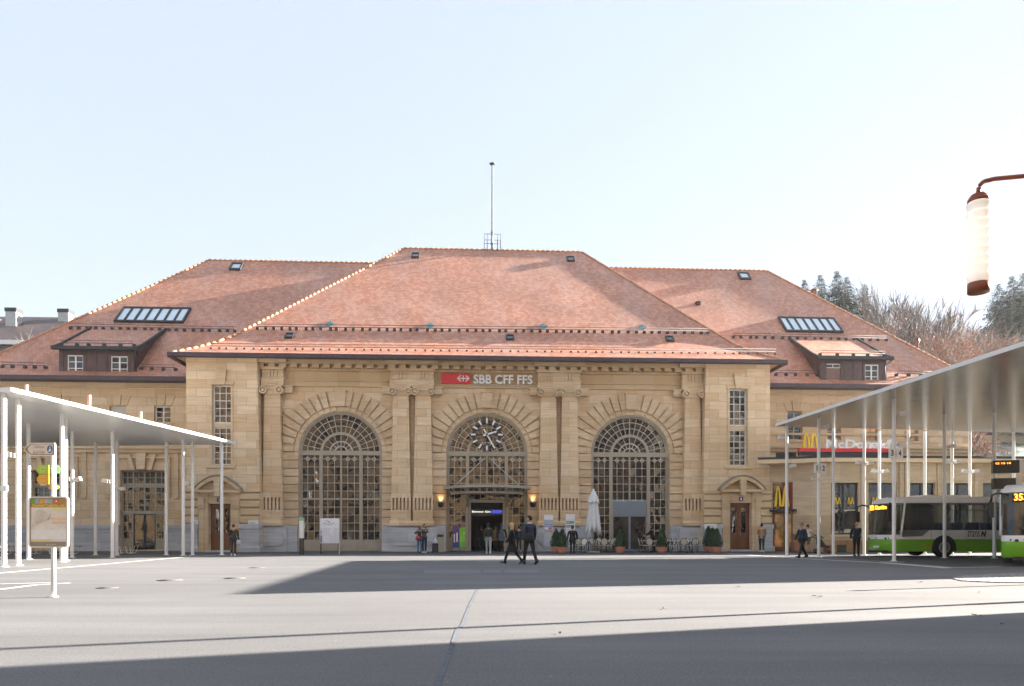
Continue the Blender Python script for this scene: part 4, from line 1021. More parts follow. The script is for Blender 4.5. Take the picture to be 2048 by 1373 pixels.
def line(pts, w, name='road_marking', z=.008, mat='paint'):
    m = MB(); P = [Vector(G(*p)) for p in pts]
    for a, c in zip(P, P[1:]):
        n = Vector((-(c - a).y, (c - a).x)).normalized() * w / 2
        m.add([(a.x + n.x, a.y + n.y, z), (a.x - n.x, a.y - n.y, z), (c.x - n.x, c.y - n.y, z), (c.x + n.x, c.y + n.y, z)], [(0, 1, 2, 3)])
    return tag(m.build(name, M[mat]), kind='structure')
line([(-120, 1156), (0, 1147), (220, 1128), (380, 1114), (430, 1111)], .22)
line([(-140, 1190), (0, 1180), (70, 1171), (140, 1167)], .18); line([(-120, 1177), (0, 1169), (110, 1166)], .12)
line([(1455, 1108), (1545, 1114), (1640, 1120), (1760, 1126), (1895, 1137)], .30); line([(1765, 1126), (1850, 1132), (1900, 1136)], .14, z=.012); line([(1895, 1136.5), (1960, 1135.5), (2005, 1134.5)], .16, z=.014); line([(1760, 1125), (1810, 1124.5)], .2, z=.016)
sheet('drain_cover', [G(1940, 1114.5), G(1990, 1111.5), G(2000, 1112.8), G(1955, 1116.5)], M['concrete'], .010)
# repaired seam across the square, a row of lighter patches, manholes
M['seam'] = pbr('seam_sealant', (.135, .15, .175), .95, var=.25, vs=8, spec=.1)
line([(956, 1178), (940, 1210), (925, 1250), (914, 1262), (905, 1290), (892, 1325), (870, 1378)], .05, 'asphalt_seam', .004, 'seam')
M['patch'] = asphalt('light_patch', (.17, .172, .178), .15, .08); M['patch2'] = asphalt('dark_patch', (.13, .125, .12), .2, .1)
for k, (a, c, y0, y1) in enumerate(((846, 962, 1140.5, 1148), (965, 1003, 1140.5, 1146.5), (1006, 1076, 1140, 1146))):
    sheet('asphalt_patch', [G(a, y1), G(c - 2, y1), G(c, y0), G(a + 5, y0)], M['patch'], .004)
line([(430, 1161), (640, 1160), (960, 1159)], .05, 'asphalt_seam', .004, 'patch2'); line([(1030, 1158), (1500, 1152), (1780, 1144), (1960, 1140)], .05, 'asphalt_seam', .004, 'patch2')
for i, (px, py, r, nm) in enumerate(((340, 1161, .42, 'second of the dark manhole covers from the left on the sunny square'), (470, 1157, .38, 'dark round manhole cover nearest the shadow corner on the square'), (215, 1176.5, .30, 'dark manhole cover closest to the map signpost'), (514, 1136, .36, 'dark manhole cover farthest back on the sunny square'))):
    x, y = G(px, py); o = MB().lathe([(r * .75, .0), (r * .75, .004), (.02, .0045)], (0, 0, .002), 22, 0, False).build('manhole_cover', pbr('cast_iron_%d' % i, (.115, .108, .104), .8, .0, var=.2)); o.location = (x, y, 0)
    tag(o, nm, 'manhole cover', 'manhole covers on the square')
# pale gravel island
isl = [G(1902, 1158), G(1925, 1153), G(1980, 1149.5), G(2060, 1146), (30, 22.2), (30, 17.9), G(2060, 1166.5), G(1990, 1166), G(1925, 1163)]
mg, nt, b, L = start('pale_gravel'); tc = nn(nt, 'ShaderNodeTexCoord'); vo = nn(nt, 'ShaderNodeTexVoronoi', Scale=13.); L(tc.outputs['Object'], vo.inputs['Vector'])
r = nn(nt, 'ShaderNodeValToRGB'); r.color_ramp.elements[0].color = (.50, .49, .47, 1); r.color_ramp.elements[1].color = (.12, .12, .12, 1); r.color_ramp.elements[1].position = .8; L(vo.outputs['Distance'], r.inputs[0]); L(r.outputs[0], b.inputs['Base Color']); b.inputs['Roughness'].default_value = .9
bp = nn(nt, 'ShaderNodeBump', Strength=1., Distance=.05, invert=True); L(vo.outputs['Distance'], bp.inputs['Height']); L(bp.outputs[0], b.inputs['Normal'])
sheet('gravel_island', isl, mg, .02)
# fallen leaves
lf = pbr('dry_leaf', (.24, .12, .07), .8, var=.3)
for i, (px, py) in enumerate(((1843, 1166), (1640, 1195), (1628, 1194), (1948, 1232), (1960, 1233), (2005, 1251), (1120, 1269), (1477, 1175), (906, 1291), (1960, 1186), (1328, 1219))):
    x, y = G(px, py); m = MB(); s = RND.uniform(.03, .055); a = RND.uniform(0, 6)
    pts = [(s * 1.3, 0, .012), (s * .4, s * .6, .03), (-s * .7, s * .45, .015), (-s * 1.2, 0, .03), (-s * .7, -s * .45, .02), (s * .4, -s * .6, .012)]
    m.add(pts, [(0, 1, 2, 3), (0, 3, 4, 5)]); o = m.build('dry_leaf', lf, fix=False); o.location = (x, y, .002); o.rotation_euler = (0, 0, a)
    tag(o, 'curled brown leaf lying on the asphalt square', 'leaf', 'fallen leaves on the square')

# ================================================================ BUS STATION CANOPIES
def steel_ceiling():
    m, nt, b, L = start('brushed_steel_ceiling'); b.inputs['Metallic'].default_value = .75; b.inputs['Base Color'].default_value = (.48, .46, .43, 1); b.inputs['Roughness'].default_value = .2
    tc = nn(nt, 'ShaderNodeTexCoord'); mp = nn(nt, 'ShaderNodeMapping'); mp.inputs['Scale'].default_value = (.35, 1.5, 1); L(tc.outputs['Object'], mp.inputs[0])
    n = nn(nt, 'ShaderNodeTexNoise', Scale=.9, Detail=3.); L(mp.outputs[0], n.inputs['Vector'])
    bp = nn(nt, 'ShaderNodeBump', Strength=.25, Distance=.06); L(n.outputs['Fac'], bp.inputs['Height']); L(bp.outputs[0], b.inputs['Normal'])
    return m
M['ceiling'] = steel_ceiling()
M['ceiling_glare'] = pbr('glare_whitened_ceiling', (.78, .77, .75), .3, .15, var=.04)  # colour whitened to stand in for glare and bounce light under the left shelter
def canopy_thing(name, label, poly, z, th, posts, r=.08, cm_='ceiling'):
    t = thing(name, label, 'canopy', (poly[0][0], poly[0][1], 0)); ox, oy = poly[0]; P = [(x - ox, y - oy) for x, y in poly]
    n = len(P); m = MB(); m.add([(x, y, z + th) for x, y in P], [tuple(range(n))])
    for i in range(n):
        a, c = P[i], P[(i + 1) % n]; m.quad((a[0], a[1], z), (c[0], c[1], z), (c[0], c[1], z + th), (a[0], a[1], z + th))
    m.build('roof_slab', M['white'], t)
    MB().add([(x, y, z + .003) for x, y in P], [tuple(range(n - 1, -1, -1))]).build('ceiling', M[cm_], t, fix=False)
    for x, y in posts: MB().tube([(x - ox, y - oy, 0), (x - ox, y - oy, z + .002)], r, 14, 0, False).lathe([(r * 1.9, 0), (r * 1.9, .02), (r * 1.02, .03)], (x - ox, y - oy, 0), 14, 0, False).build('post', M['white'], t)
    return t, ox, oy
def floodlight(t, x, y, z, sx):
    m = MB(); m.tube([(x, y, z), (x + sx * .18, y - .05, z)], .025, 6); m.prism([(x + sx * .16, z - .10), (x + sx * .16, z + .07), (x + sx * .42, z + .13), (x + sx * .48, z - .06)], y - .16, y + .06)
    m.build('floodlight', M['white_soft'], t)
ZL = 6.2
PLc = [(GX(22, 25.0), 25.0), (GX(472, 40.0), 40.0), (-46, 42.2), (-46, 30.5)]
lp_posts = [(8, 1137.5, 25.4), (36.4, 1134, 26.3), (57, 1118, 32.5), (124, 1124, 29.5), (131, 1121, 31), (144.5, 1114.6, 35), (191, 1109, 38.9), (225, 1114.6, 34.8), (233.7, 1109, 38.6), (332.5, 1109.6, 39), (366.5, 1110.4, 38.2), (385, 1110, 38.8), (443.6, 1110.5, 39.2)]
LPW = [(GX(px, y), y) for px, py, y in lp_posts]
lc, ox, oy = canopy_thing('bus_shelter', 'white flat roofed bus shelter on many slim posts in front of the left wing', PLc, ZL, .14, LPW, .085, 'ceiling_glare')
for px, i, z, sx in ((0, 1, 4.1, -1), (0, 5, 3.85, 1), (0, 5, 3.9, -1), (0, 7, 3.75, -1), (0, 8, 3.6, 1), (0, 11, 3.9, -1), (0, 4, 3.9, -1)): floodlight(lc, LPW[i][0] - ox, LPW[i][1] - oy, z, sx)
for px, y in ((190, 27.), (540, 29.), (823, 33.)):
    px = px * .3568; m = MB().tube([(GX(px, y) - ox - .3, y - oy, ZL + .14), (GX(px, y) - ox - .28, y - oy, ZL + .65)], .07, 6); m.build('roof_outlet', pbr('pink_outlet', (.55, .28, .2), .6, var=.1), lc)
ZR_ = 6.95
PRc = [(GX(1551, 38.2), 38.2), (15.75, 21.4), (48, 30.3), (48, 43.5), (GX(2050, 40.6), 40.6)]
rp_posts = [(1573.5, 38.0), (1637.6, 35.6), (1666.7, 39.0), (1728, 39.4), (1758.5, 40.0), (1788, 30.4), (1816.7, 39.7), (1849.5, 40.1), (1889, 34.4), (1904, 39.5), (1939.5, 40.1), (1988.6, 33.9), (2027, 40.2), (2110, 30), (2160, 35)]
RPW = [(GX(px, y), y) for px, y in rp_posts]
rc, ox, oy = canopy_thing('bus_station_canopy', 'large white bus station canopy with steel underside rising at the right', PRc, ZR_, .15, RPW, .08)
for i, z, sx in ((0, 6.3, -1), (0, 4.8, 1), (1, 6.5, 1), (5, 6.3, 1), (3, 5.1, -1), (3, 5.1, 1), (4, 4.7, -1), (4, 4.7, 1), (8, 5.4, 1), (9, 5.2, -1), (9, 5.2, 1), (10, 4.7, -1), (10, 4.7, 1), (11, 4.9, -1), (5, 5.0, 1)): floodlight(rc, RPW[i][0] - ox, RPW[i][1] - oy, z, sx)
# bay number plates and departure screens on the posts
def bay_sign(i, z, txt, lab):
    x, y = RPW[i]; t = thing('bay_sign', lab, 'sign', (x, y, z), .15)
    for k, c in enumerate(txt):
        sx = (k - (len(txt) - 1) / 2) * 2
        p = MB().box(sx * .18 - .15, sx * .18 + .15, -.13, -.10, -.24, .24).build('plate', M['sign_white'], t)
        q = text_mb(c, .3, .006, bold=.008); fit(q, sx * .18 - (.022 if c == '1' else .06), sx * .18 + (.022 if c == '1' else .06), -.13, .13, -.135); q.build('figure', M['black'], p)
    MB().tube([(-.1, -.1, -.05), (.1, -.1, -.05)], .03, 6).lathe([(.095, -.1), (.095, .1)], (0, 0, 0), 12).build('clamp', M['steel'], t)
bay_sign(1, 4.45, '12', 'pair of white number plates on the second front canopy post'); bay_sign(5, 4.62, '34', 'pair of white number plates on the nearest canopy post')
x, y = RPW[1]; t = thing('sign_bracket', 'white horizontal bracket with small studs below a number plate on the second front post', 'bracket', (x, y, 3.9), 0)
MB().box(-.45, .35, -.14, -.09, -.03, .03).build('bar', M['white_soft'], t); MB().box(-.4, -.33, -.14, -.09, .03, .1).box(-.1, -.03, -.14, -.09, .03, .1).box(.25, .32, -.14, -.09, .03, .1).build('stud', M['white_soft'], t)
led = pbr('orange_led', (1., .28, .02), .5, var=0, emit=1.1)
for k, (z, s) in enumerate(((4.35, 1.), (3.55, .85))):
    x, y = RPW[11]; t = thing('departure_screen', ('upper and larger' if k == 0 else 'lower and smaller') + ' black departure screen hanging on the canopy post beside the second bus', 'screen', (x, y, z), -.35, 'departure screens on the post')
    MB().box(-.10, .95 * s, -.25, .12, -.30 * s, .30 * s).build('case', M['black'], t); MB().prism([(.95 * s, -.3 * s), (.95 * s, .3 * s), (1.25 * s, .34 * s), (1.15 * s, -.3 * s)], -.2, .1).build('side_panel', M['white_soft'], t)
    if k == 0:
        q = text_mb('12 13 14', .1, .004); fit(q, .0, .6, .12, .2, -.256); q.build('screen_text', led, t)

# ================================================================ STREET LAMP
mg, nt, b, L = start('cream_lamp_glass'); b.inputs['Base Color'].default_value = (.93, .92, .90, 1); b.inputs['Roughness'].default_value = .3
tl = nn(nt, 'ShaderNodeBsdfTranslucent'); tl.inputs[0].default_value = (.97, .95, .92, 1); ms_ = nn(nt, 'ShaderNodeMixShader'); ms_.inputs[0].default_value = .30
L(b.outputs[0], ms_.inputs[1]); L(tl.outputs[0], ms_.inputs[2]); L(ms_.outputs[0], nt.nodes['Material Output'].inputs['Surface']); M['lamp_glass'] = mg
M['lamp_brown'] = pbr('brown_lamp_metal', (.27, .075, .035), .4, .2, var=.2)
def lamp(x, y, pole, label, rz=0.):
    zt = HC + (HY - 388) / F * 13.8; zb = HC + (HY - 586) / F * 13.8
    t = thing('street_lamp', label, 'street lamp', (pole[0], pole[1], 0), 0, 'stacked glass street lamps')
    lx, ly = x - pole[0], y - pole[1]
    m = MB().tube([(0, 0, 0), (0, 0, 1.2), (0, 0, 1.22), (0, 0, 8.0)], [.12, .11, .085, .07], 12); m.build('pole', M['lamp_brown'], t)
    za = zt + .24; m = MB(); pts = [(0, 0, za + .0), (lx + .25, ly * .9, za + .02)] + [(lx + .20 * (1 - math.sin(a)), ly, za - .18 + .2 * math.cos(a)) for a in [PI / 12 * i for i in range(7)]] + [(lx, ly, zt)]
    m.tube(pts, .042, 10); m.build('arm', M['lamp_brown'], t)
    hh = zt - zb; r = .205
    MB().lathe([(.05, 0), (.13, -.02), (.13, -.055), (.165, -.06), (.165, -.10), (.19, -.105), (.19, -.165), (.02, -.165)], (lx, ly, zt), 24).build('lamp_cap', M['lamp_brown'], t)
    n = 9; z = zt - .165; h = (hh - .165 - .19) / n; pr = []
    for i in range(n): pr += [(r * .85, z - h * i), (r * 1.0, z - h * i - h * .18), (r * 1.03, z - h * i - h * .30), (r * .98, z - h * i - h * .5), (r * .85, z - h * (i + 1) + .004)]
    MB().lathe(pr, (lx, ly, 0), 28).build('lamp_shade', M['lamp_glass'], t)
    MB().lathe([(r * .86, zb + .19), (r * .93, zb + .185), (r * .93, zb + .0), (.02, zb + .0)], (lx, ly, 0), 28).build('lamp_base', M['lamp_brown'], t)
    return t
lamp(GX(1957, 13.8), 13.8, (11.35, 13.25), 'tall brown street lamp with stacked cream glass rings hanging at upper right')
sp = thing('bollard_post', 'slim brown post standing on the gravel island beyond the frame', 'post', (17.0, 18.3, 0)); MB().tube([(0, 0, 0), (0, 0, 3.2)], .07, 10).build('pole', M['lamp_brown'], sp); MB().ball((0, 0, 3.25), .1, 10, 6).build('cap', M['lamp_brown'], sp)
# ================================================================ SIGNPOSTS, BOARDS
Y = 13.35; x = GX(107, Y); zpx = lambda py, y: HC + (HY - py) / F * y
ms = thing('map_signpost', 'white signpost with arrow sign, green and orange direction arms and a framed map', 'signpost', (x, Y, 0))
MB().tube([(0, 0, 0), (0, 0, zpx(890, Y))], .042, 14).tube([(0, 0, 0), (0, 0, .02)], .08, 14).build('post', M['white'], ms)
zt, zb = zpx(887, Y), zpx(913, Y); zm = (zt + zb) / 2; xl, xr = GX(52, Y) - x, GX(115, Y) - x
def rnd(pts, r=.03, n=4):
    out = []
    N = len(pts)
    for i, p in enumerate(pts):
        p = Vector(p); a = (Vector(pts[i - 1]) - p); c = (Vector(pts[(i + 1) % N]) - p); d = min(r, a.length / 2, c.length / 2); a = p + a.normalized() * d; c = p + c.normalized() * d
        for k in range(n + 1):
            t = k / n; out.append(tuple(a * (1 - t) ** 2 + p * 2 * t * (1 - t) + c * t * t))
    return out
cream = pbr('cream_sign', (.74, .66, .58), .5, var=.03); brn = pbr('sign_frame_brown', (.34, .25, .17), .5, var=.05)
arm = MB().prism(rnd([(xl, zm), (xl + .14, zb), (xr, zb), (xr, zt), (xl + .14, zt)]), -.075, -.045).build('arrow_sign', M['white'], ms)
MB().prism(rnd([(xl + .02, zm), (xl + .145, zb + .018), (xr - .02, zb + .018), (xr - .02, zt - .018), (xl + .145, zt - .018)]), -.080, -.0755).build('sign_border', brn, arm)
MB().prism(rnd([(xl + .05, zm), (xl + .16, zb + .032), (xr - .034, zb + .032), (xr - .034, zt - .032), (xl + .16, zt - .032)]), -.084, -.0805).build('sign_face', cream, arm)
MB().prism([(xl + .025, zm), (xl + .125, zb + .035), (xl + .085, zm), (xl + .125, zt - .035)], -.086, -.0845).build('arrow_tip', pbr('arrow_ochre', (.32, .23, .08), .5, var=0), arm)
gy = pbr('faded_lettering', (.52, .45, .40), .5, var=0)
for tx, a, c, z0, z1 in (('Clinique', .20, .40, zm + .01, zm + .075), ('de la Tour', .19, .41, zm - .085, zm - .02)):
    q = text_mb(tx, .1, .003); fit(q, xl + a, xl + c, z0, z1, -.087); q.build('sign_text', gy, arm)
q = MB().disc_y((0, 0), .062, -.0885, -.0845, 20); q.xf(Matrix.Translation((xr - .09, 0, zm)) @ Matrix.Diagonal((.8, 1, 1.15, 1))); q.build('round_symbol', pbr('symbol_blue', (.02, .13, .42), .4, var=0), arm)
MB().ball((xr - .085, -.089, zm + .035), (.012, .004, .012), 8, 6).prism([(xr - .115, zm - .045), (xr - .06, zm - .045), (xr - .065, zm + .01), (xr - .08, zm + .022), (xr - .1, zm + .0)], -.092, -.0887).build('symbol_figure', M['sign_white'], arm)
def dirarm(py0, py1, pxl, pxr, col, name, y0=-.075, txt=None, tip=-1):
    a, c = GX(pxl, Y) - x, GX(pxr, Y) - x; z0, z1 = zpx(py1, Y), zpx(py0, Y); zm = (z0 + z1) / 2; e = .05
    P = [(a, zm), (a + e, z0), (c, z0), (c, z1), (a + e, z1)] if tip < 0 else [(c, zm), (c - e, z1), (a, z1), (a, z0), (c - e, z0)]
    o = MB().prism(rnd(P, .015, 2), y0, y0 + .02).build('direction_arm', pbr(name, col, .5, var=.04), ms)
    for k, (tx, s) in enumerate(txt or ()):
        q = text_mb(tx, .1, .002); w = (c - a) * .6; zz = z1 - (z1 - z0) * (.30 + .38 * k); fit(q, a + e + .03, a + e + .03 + w * s, zz - .012, zz + .022, y0 - .003); q.build('arm_text', M['sign_white'] if k < 9 and col[1] > .4 else brn, o)
dirarm(931, 949, 77, 103, (.45, .66, .05), 'lime_arm', txt=(('Velotour', 1.), ('Doubs', .6))); dirarm(950, 970, 78, 103, (.80, .42, .03), 'orange_arm', txt=(('La Sagne', .7), ('Le Locle', .6), ('Bienne', .7)))
dirarm(970, 979, 94, 115, (.85, .50, .03), 'orange_small_arm', .05, tip=1); dirarm(930, 947, 108, 117, (.08, .45, .05), 'green_arm', .05, tip=1)
xl, xr = GX(64, Y) - x, GX(142, Y) - x; zt, zb = zpx(994, Y), zpx(1096, Y); w = xr - xl; h = zt - zb
fr = MB(); o_ = rnd([(xl, zb), (xr, zb), (xr, zt), (xl, zt)], .07, 5); i_ = rnd([(xl + .03, zb + .03), (xr - .03, zb + .03), (xr - .03, zt - .03), (xl + .03, zt - .03)], .05, 5)
n = len(o_)
for k in range(n):
    j = (k + 1) % n; a, b_, c, d = o_[k], o_[j], i_[j], i_[k]
    fr.add([(p[0], yy, p[1]) for yy in (-.10, -.04) for p in (a, b_, c, d)], [(0, 1, 2, 3), (7, 6, 5, 4), (0, 4, 5, 1), (2, 6, 7, 3)], 0)
pn = fr.build('map_frame', pbr('pale_tube', (.62, .61, .58), .35, .3, var=.05), ms)
MB().prism(i_, -.08, -.055).build('backing', pbr('panel_brown', (.30, .27, .22), .6, var=.05), pn)
X = lambda t: xl + w * t; Zf = lambda t: zt - h * t
MB().box(X(.05), X(.95), -.084, -.0805, Zf(.88), Zf(.21)).build('map_sheet', (lambda: pbr('map_paper', (.74, .70, .62), .5, var=.09, vs=9))(), pn)
MB().box(X(.05), X(.95), -.084, -.0805, Zf(.205), Zf(.045)).build('title_band', pbr('title_orange', (.48, .27, .06), .5, var=.15, vs=6), pn)
for k, (a, c, col) in enumerate(((.05, .15, (.16, .45, .03)), (.16, .27, (.35, .42, .50)), (.28, .38, (.72, .38, .04)), (.39, .48, (.60, .42, .42)), (.49, .60, (.32, .45, .42)), (.64, .76, (.62, .10, .05)))):
    MB().box(X(a), X(c), -.087, -.0845, Zf(.135), Zf(.05)).build('symbol_tile', pbr('tile_%d' % k, col, .5, var=0), pn)
q = MB(); st5 = [(X(.70) + (.028 if i % 2 == 0 else .012) * math.sin(PI * i / 5), Zf(.092) + (.028 if i % 2 == 0 else .012) * math.cos(PI * i / 5)) for i in range(10)]; q.prism(st5, -.089, -.0872); q.build('star', M['sign_white'], pn)
q = text_mb('SwissMobile.ch', .1, .003, bold=.002); fit(q, X(.09), X(.90), Zf(.198), Zf(.150), -.0865); q.build('title_text', pbr('title_yellow', (.80, .66, .16), .5, var=0), pn)
q = text_mb('LA CHAUX', .1, .003); fit(q, X(.44), X(.70), Zf(.955), Zf(.925), -.0835); q.build('foot_text', cream, pn)
for k, (a, c, t0, t1, col) in enumerate(((.58, .95, .22, .28, (.76, .70, .42)), (.58, .95, .33, .38, (.74, .66, .62)), (.58, .95, .41, .46, (.80, .58, .30)), (.58, .95, .49, .53, (.72, .50, .50)), (.05, .60, .835, .875, (.76, .62, .32)), (.05, .95, .65, .832, (.80, .80, .78)))):
    MB().box(X(a), X(c), -.0875, -.0845, Zf(t1), Zf(t0)).build('map_legend', pbr('legend_%d' % k, col, .5, var=.05, vs=12), pn)
q = MB(); r_ = random.Random(3)
for k in range(9):
    p = [(X(.07 + .05 * k + .03 * r_.random()), -.0865, Zf(.6 - .02 * k)), (X(.14 + .05 * k), -.0865, Zf(.42 + .05 * r_.random())), (X(min(.56, .24 + .05 * k)), -.0865, Zf(.25 + .02 * k * r_.random()))]
    q.tube(p, .003, 4)
q.build('map_route', pbr('route_grey', (.58, .54, .46), .5, var=0), pn)

# info board, totem, directory panels
def slab_sign(name, label, cat, px, py_foot, Yd=None): pass
Y = OY - 6.9
x = GX(659, Y); t = thing('info_board', 'grey information board with dotted map and ring drawings on two dark legs', 'information board', (x, Y, 0), TH)
z0, z1 = zpx(1087, Y), zpx(1037, Y); hw = .52
bd = MB().box(-hw, hw, -.03, .03, z0, z1).build('panel', pbr('board_lilac', (.60, .61, .68), .5, var=.03), t)
MB().box(-hw + .01, hw - .01, -.037, -.0305, z1 - .55, z1 - .01).build('map_half', pbr('board_white', (.72, .74, .80), .5, var=.03), bd)
m = MB()
for i in range(46):
    a, c = r_.gauss(0, .2), r_.gauss(0, .1); a = max(-.45, min(.45, a)); c = max(-.22, min(.2, c)); s = r_.uniform(.012, .03)
    m.box(a - s, a + s, -.041, -.0375, z1 - .28 + c - s * .5, z1 - .28 + c + s * .5)
tag(m.build('map_dot', pbr('dot_grey', (.16, .17, .22), .5, var=0), bd), kind='stuff')
m = MB(); m.disc_y((-.17, z0 + .26), .16, -.038, -.0305, 22, 0, .11); m.disc_y((-.17, z0 + .26), .07, -.038, -.0305, 16, 0, .04)
for i in range(14):
    a0, a1 = PI / 2 + PI * i / 14, PI / 2 + PI * (i + 1) / 14
    P = lambda a, r: (.24 + r * math.cos(a), z0 + .66 + r * math.sin(a)); m.prism([P(a0, .14), P(a0, .21), P(a1, .21), P(a1, .14)], -.038, -.0305); m.prism([P(a0, .04), P(a0, .09), P(a1, .09), P(a1, .04)], -.038, -.0305)
m.build('ring_drawing', pbr('ring_white', (.74, .75, .80), .5, var=0), bd)
MB().box(-hw + .03, -hw + .09, -.039, -.0305, z0 + .04, z0 + .45).box(-hw + .03, -hw + .09, -.039, -.0305, z0 + .52, z0 + .58).box(-hw + .03, -hw + .09, -.039, -.0305, z0 + .64, z0 + .70).build('caption_bar', M['black'], bd)
for sx in (-1, 1): MB().box(sx * (hw - .03) - .03, sx * (hw - .03) + .03, .031, .09, 0, z1).build('leg', M['black_metal'], t)
MB().box(hw + .005, hw + .035, -.03, .03, 0, z1).build('edge_trim', M['white_soft'], t)
x = GX(603.5, Y); t = thing('info_totem', 'narrow white totem with green top on a dark base left of the information board', 'totem', (x, Y, 0), TH)
za, zb, zc = zpx(1077, Y), zpx(1042, Y), zpx(1035.5, Y)
MB().box(-.11, .11, -.1, .1, 0, za).build('base', pbr('dark_brown_base', (.035, .026, .022), .5, var=.1), t); MB().box(-.12, .12, -.11, .11, za + .002, zb).build('panel', M['white_soft'], t); MB().box(-.12, .12, -.11, .11, zb + .002, zc).build('top_cap', pbr('mint_green', (.22, .50, .32), .5, var=.05), t)
for i, (px, top, lab, col) in enumerate(((1097, 1030, 'grey directory panel with blue and yellow strips left of the potted conifers', (.42, .45, .54)), (1140.5, 1029, 'white directory panel with purple and green logo strips behind the man in black', (.72, .74, .78)))):
    Y2 = OY - 1.6; x = GX(px, Y2); t = thing('directory_panel', lab, 'directory sign', (x, Y2, 0), TH, 'directory panels by the entrance'); zt = zpx(top, Y2); w = .30
    p = MB().box(-w, w, -.04, .04, .35, zt).build('panel', pbr('directory_%d' % i, col, .4, var=.03), t)
    for sx in (-1, 1): MB().box(sx * w * .93 - .02, sx * w * .93 + .02, .041, .09, 0, zt).build('leg', M['steel'], t)
    MB().box(-w + .01, w - .01, -.045, -.0405, zt - .32, zt - .01).build('head_field', M['sign_white'], p)
    q = text_mb('Gare', .1, .003); fit(q, -.1, .06, zt - .09, zt - .05, -.047); q.build('head_text', M['steel'], p)
    rows = ((.62, .13, (.10, .16, .36)), (.80, .14, (.72, .70, .70)), (.98, .09, (.12, .16, .40)), (1.12, .09, (.45, .46, .08))) if i == 0 else ((.45, .15, (.16, .06, .28)), (.70, .14, (.03, .05, .05)), (.95, .12, (.55, .62, .72)))
    for k, (d, hh, cc) in enumerate(rows):
        MB().box(-w + .05, w - .06, -.046, -.0405, zt - d - hh, zt - d).build('logo_strip', pbr('strip_%d_%d' % (i, k), cc, .5, var=.1, vs=20), p)
        if i == 1 and k == 0: MB().box(.02, w - .06, -.050, -.0465, zt - d - hh, zt - d - .02).build('green_logo', pbr('logo_green', (.12, .45, .25), .5, var=.1), p)
        if i == 0 and k == 1: MB().box(.0, w - .1, -.050, -.0465, zt - d - hh + .01, zt - d - .01).build('red_logo', pbr('logo_red', (.55, .04, .10), .5, var=.1), p)
        m = MB(); [m.box(-w + .08 + .07 * j, -w + .08 + .07 * j + .045, -.049, -.0465, zt - d - hh * .7, zt - d - hh * .3) for j in range(4 if i else 6) if not (i == 1 and k == 0 and j > 2) and not (i == 0 and k == 1 and j > 2)]; m.build('logo_mark', M['sign_white'], p)
    if i == 0: MB().box(.10, .18, -.046, -.0405, .75, 1.15).build('yellow_note', pbr('note_yellow', (.6, .58, .3), .5, var=.1), p)
# posters standing by the entrance
for px0, px1, py0, py1, lab, c1, c2 in ((905.5, 917.5, 1051, 1096, 'purple and white poster panel left of the entrance doors', (.10, .05, .24), (.05, .07, .30)), (919, 931.5, 1056, 1095, 'bright green poster panel closest to the entrance doors', (.20, .62, .05), (.18, .55, .10))):
    vv = .0; a, z1 = B(px0, py0, vv); c, z0 = B(px1, py1, vv); t = thing('poster_panel', lab, 'poster', (OX, OY, 0), TH)
    p = MB().box(a, c, vv - .04, vv, z0, z1).build('poster', pbr('poster_' + lab[:6], c1, .35, var=.12, vs=3), t)
    MB().box(a, c, vv - .045, vv - .0405, z0, z0 + .3).build('poster_foot', pbr('poster_foot_' + lab[:6], c2, .35, var=.1), p)
    MB().box(a + .07, a + .14, vv - .046, vv - .0405, z0 + .35, z0 + .9).box(c - .16, c - .06, vv - .046, vv - .0405, z0 + .38, z0 + 1.0).build('poster_figure', M['sign_white'] if c1[1] < .3 else pbr('lime_figure', (.5, .72, .25), .4, var=.2), p)
    MB().box(a, c, vv - .04, vv + .02, .05, z0 - .005).build('panel_base', M['taupe'], t)
x = GX(881, 45.2); t = thing('waste_bin', 'taupe metal waste bin with dark slot left of the entrance', 'bin', (x, 45.2, 0), TH)
MB().box(-.22, .22, -.2, .2, .05, .95).box(-.2, .2, -.18, .18, 0, .05).build('bin_body', M['taupe'], t); MB().box(-.19, .19, -.215, -.201, .98, 1.10).box(-.2, .2, -.19, .19, .955, 1.12).build('slot', M['black'], t); MB().prism([(-.24, 1.12), (.24, 1.12), (.20, 1.26), (-.20, 1.26)], -.22, .22).build('lid', M['taupe'], t)

# benches and bicycle at the left shelter
def bench(px0, px1, py, label):
    y = F * HC / (py - HY); a, c = GX(px0, y), GX(px1, y); L = c - a; t = thing('bench', label, 'bench', ((a + c) / 2, y, 0)); 
    m = MB()
    for k in range(4): m.box(-L / 2, L / 2, -.22 + k * .115, -.13 + k * .115, .44, .48)
    m.build('seat', M['wood_lite'], t)
    for sx in (-1, 1):
        q = L * .30
        m = MB()
        m.tube([(sx * q + .02, -.2, .025), (sx * q + .02, .2, .025)], .028, 7)
        for yy in (-.2, .2): m.tube([(sx * q - .32, yy, .435), (sx * q - .22, yy, .05), (sx * q - .16, yy, .025), (sx * q + .02, yy, .025), (sx * q + .1, yy, .1), (sx * q + .22, yy, .435)], .028, 7)
        m.build('leg', M['white'], t)
bench(239, 272, 1107.5, 'short white tubular bench with wooden top in front of the left portal')
bench(8, 92, 1108.8, 'long wooden bench behind the slim posts at the far left'); bench(100, 160, 1109, 'wooden bench half hidden behind the map signpost')
def wheel(m, x, z, r):
    n = 24
    m.tube([(x + r * math.cos(2 * PI * k / n), 0, z + r * math.sin(2 * PI * k / n)) for k in range(n + 1)], .022, 6)
    for k in range(8): m.tube([(x, 0, z), (x + r * math.cos(PI * k / 4), 0, z + r * math.sin(PI * k / 4))], .004, 4)
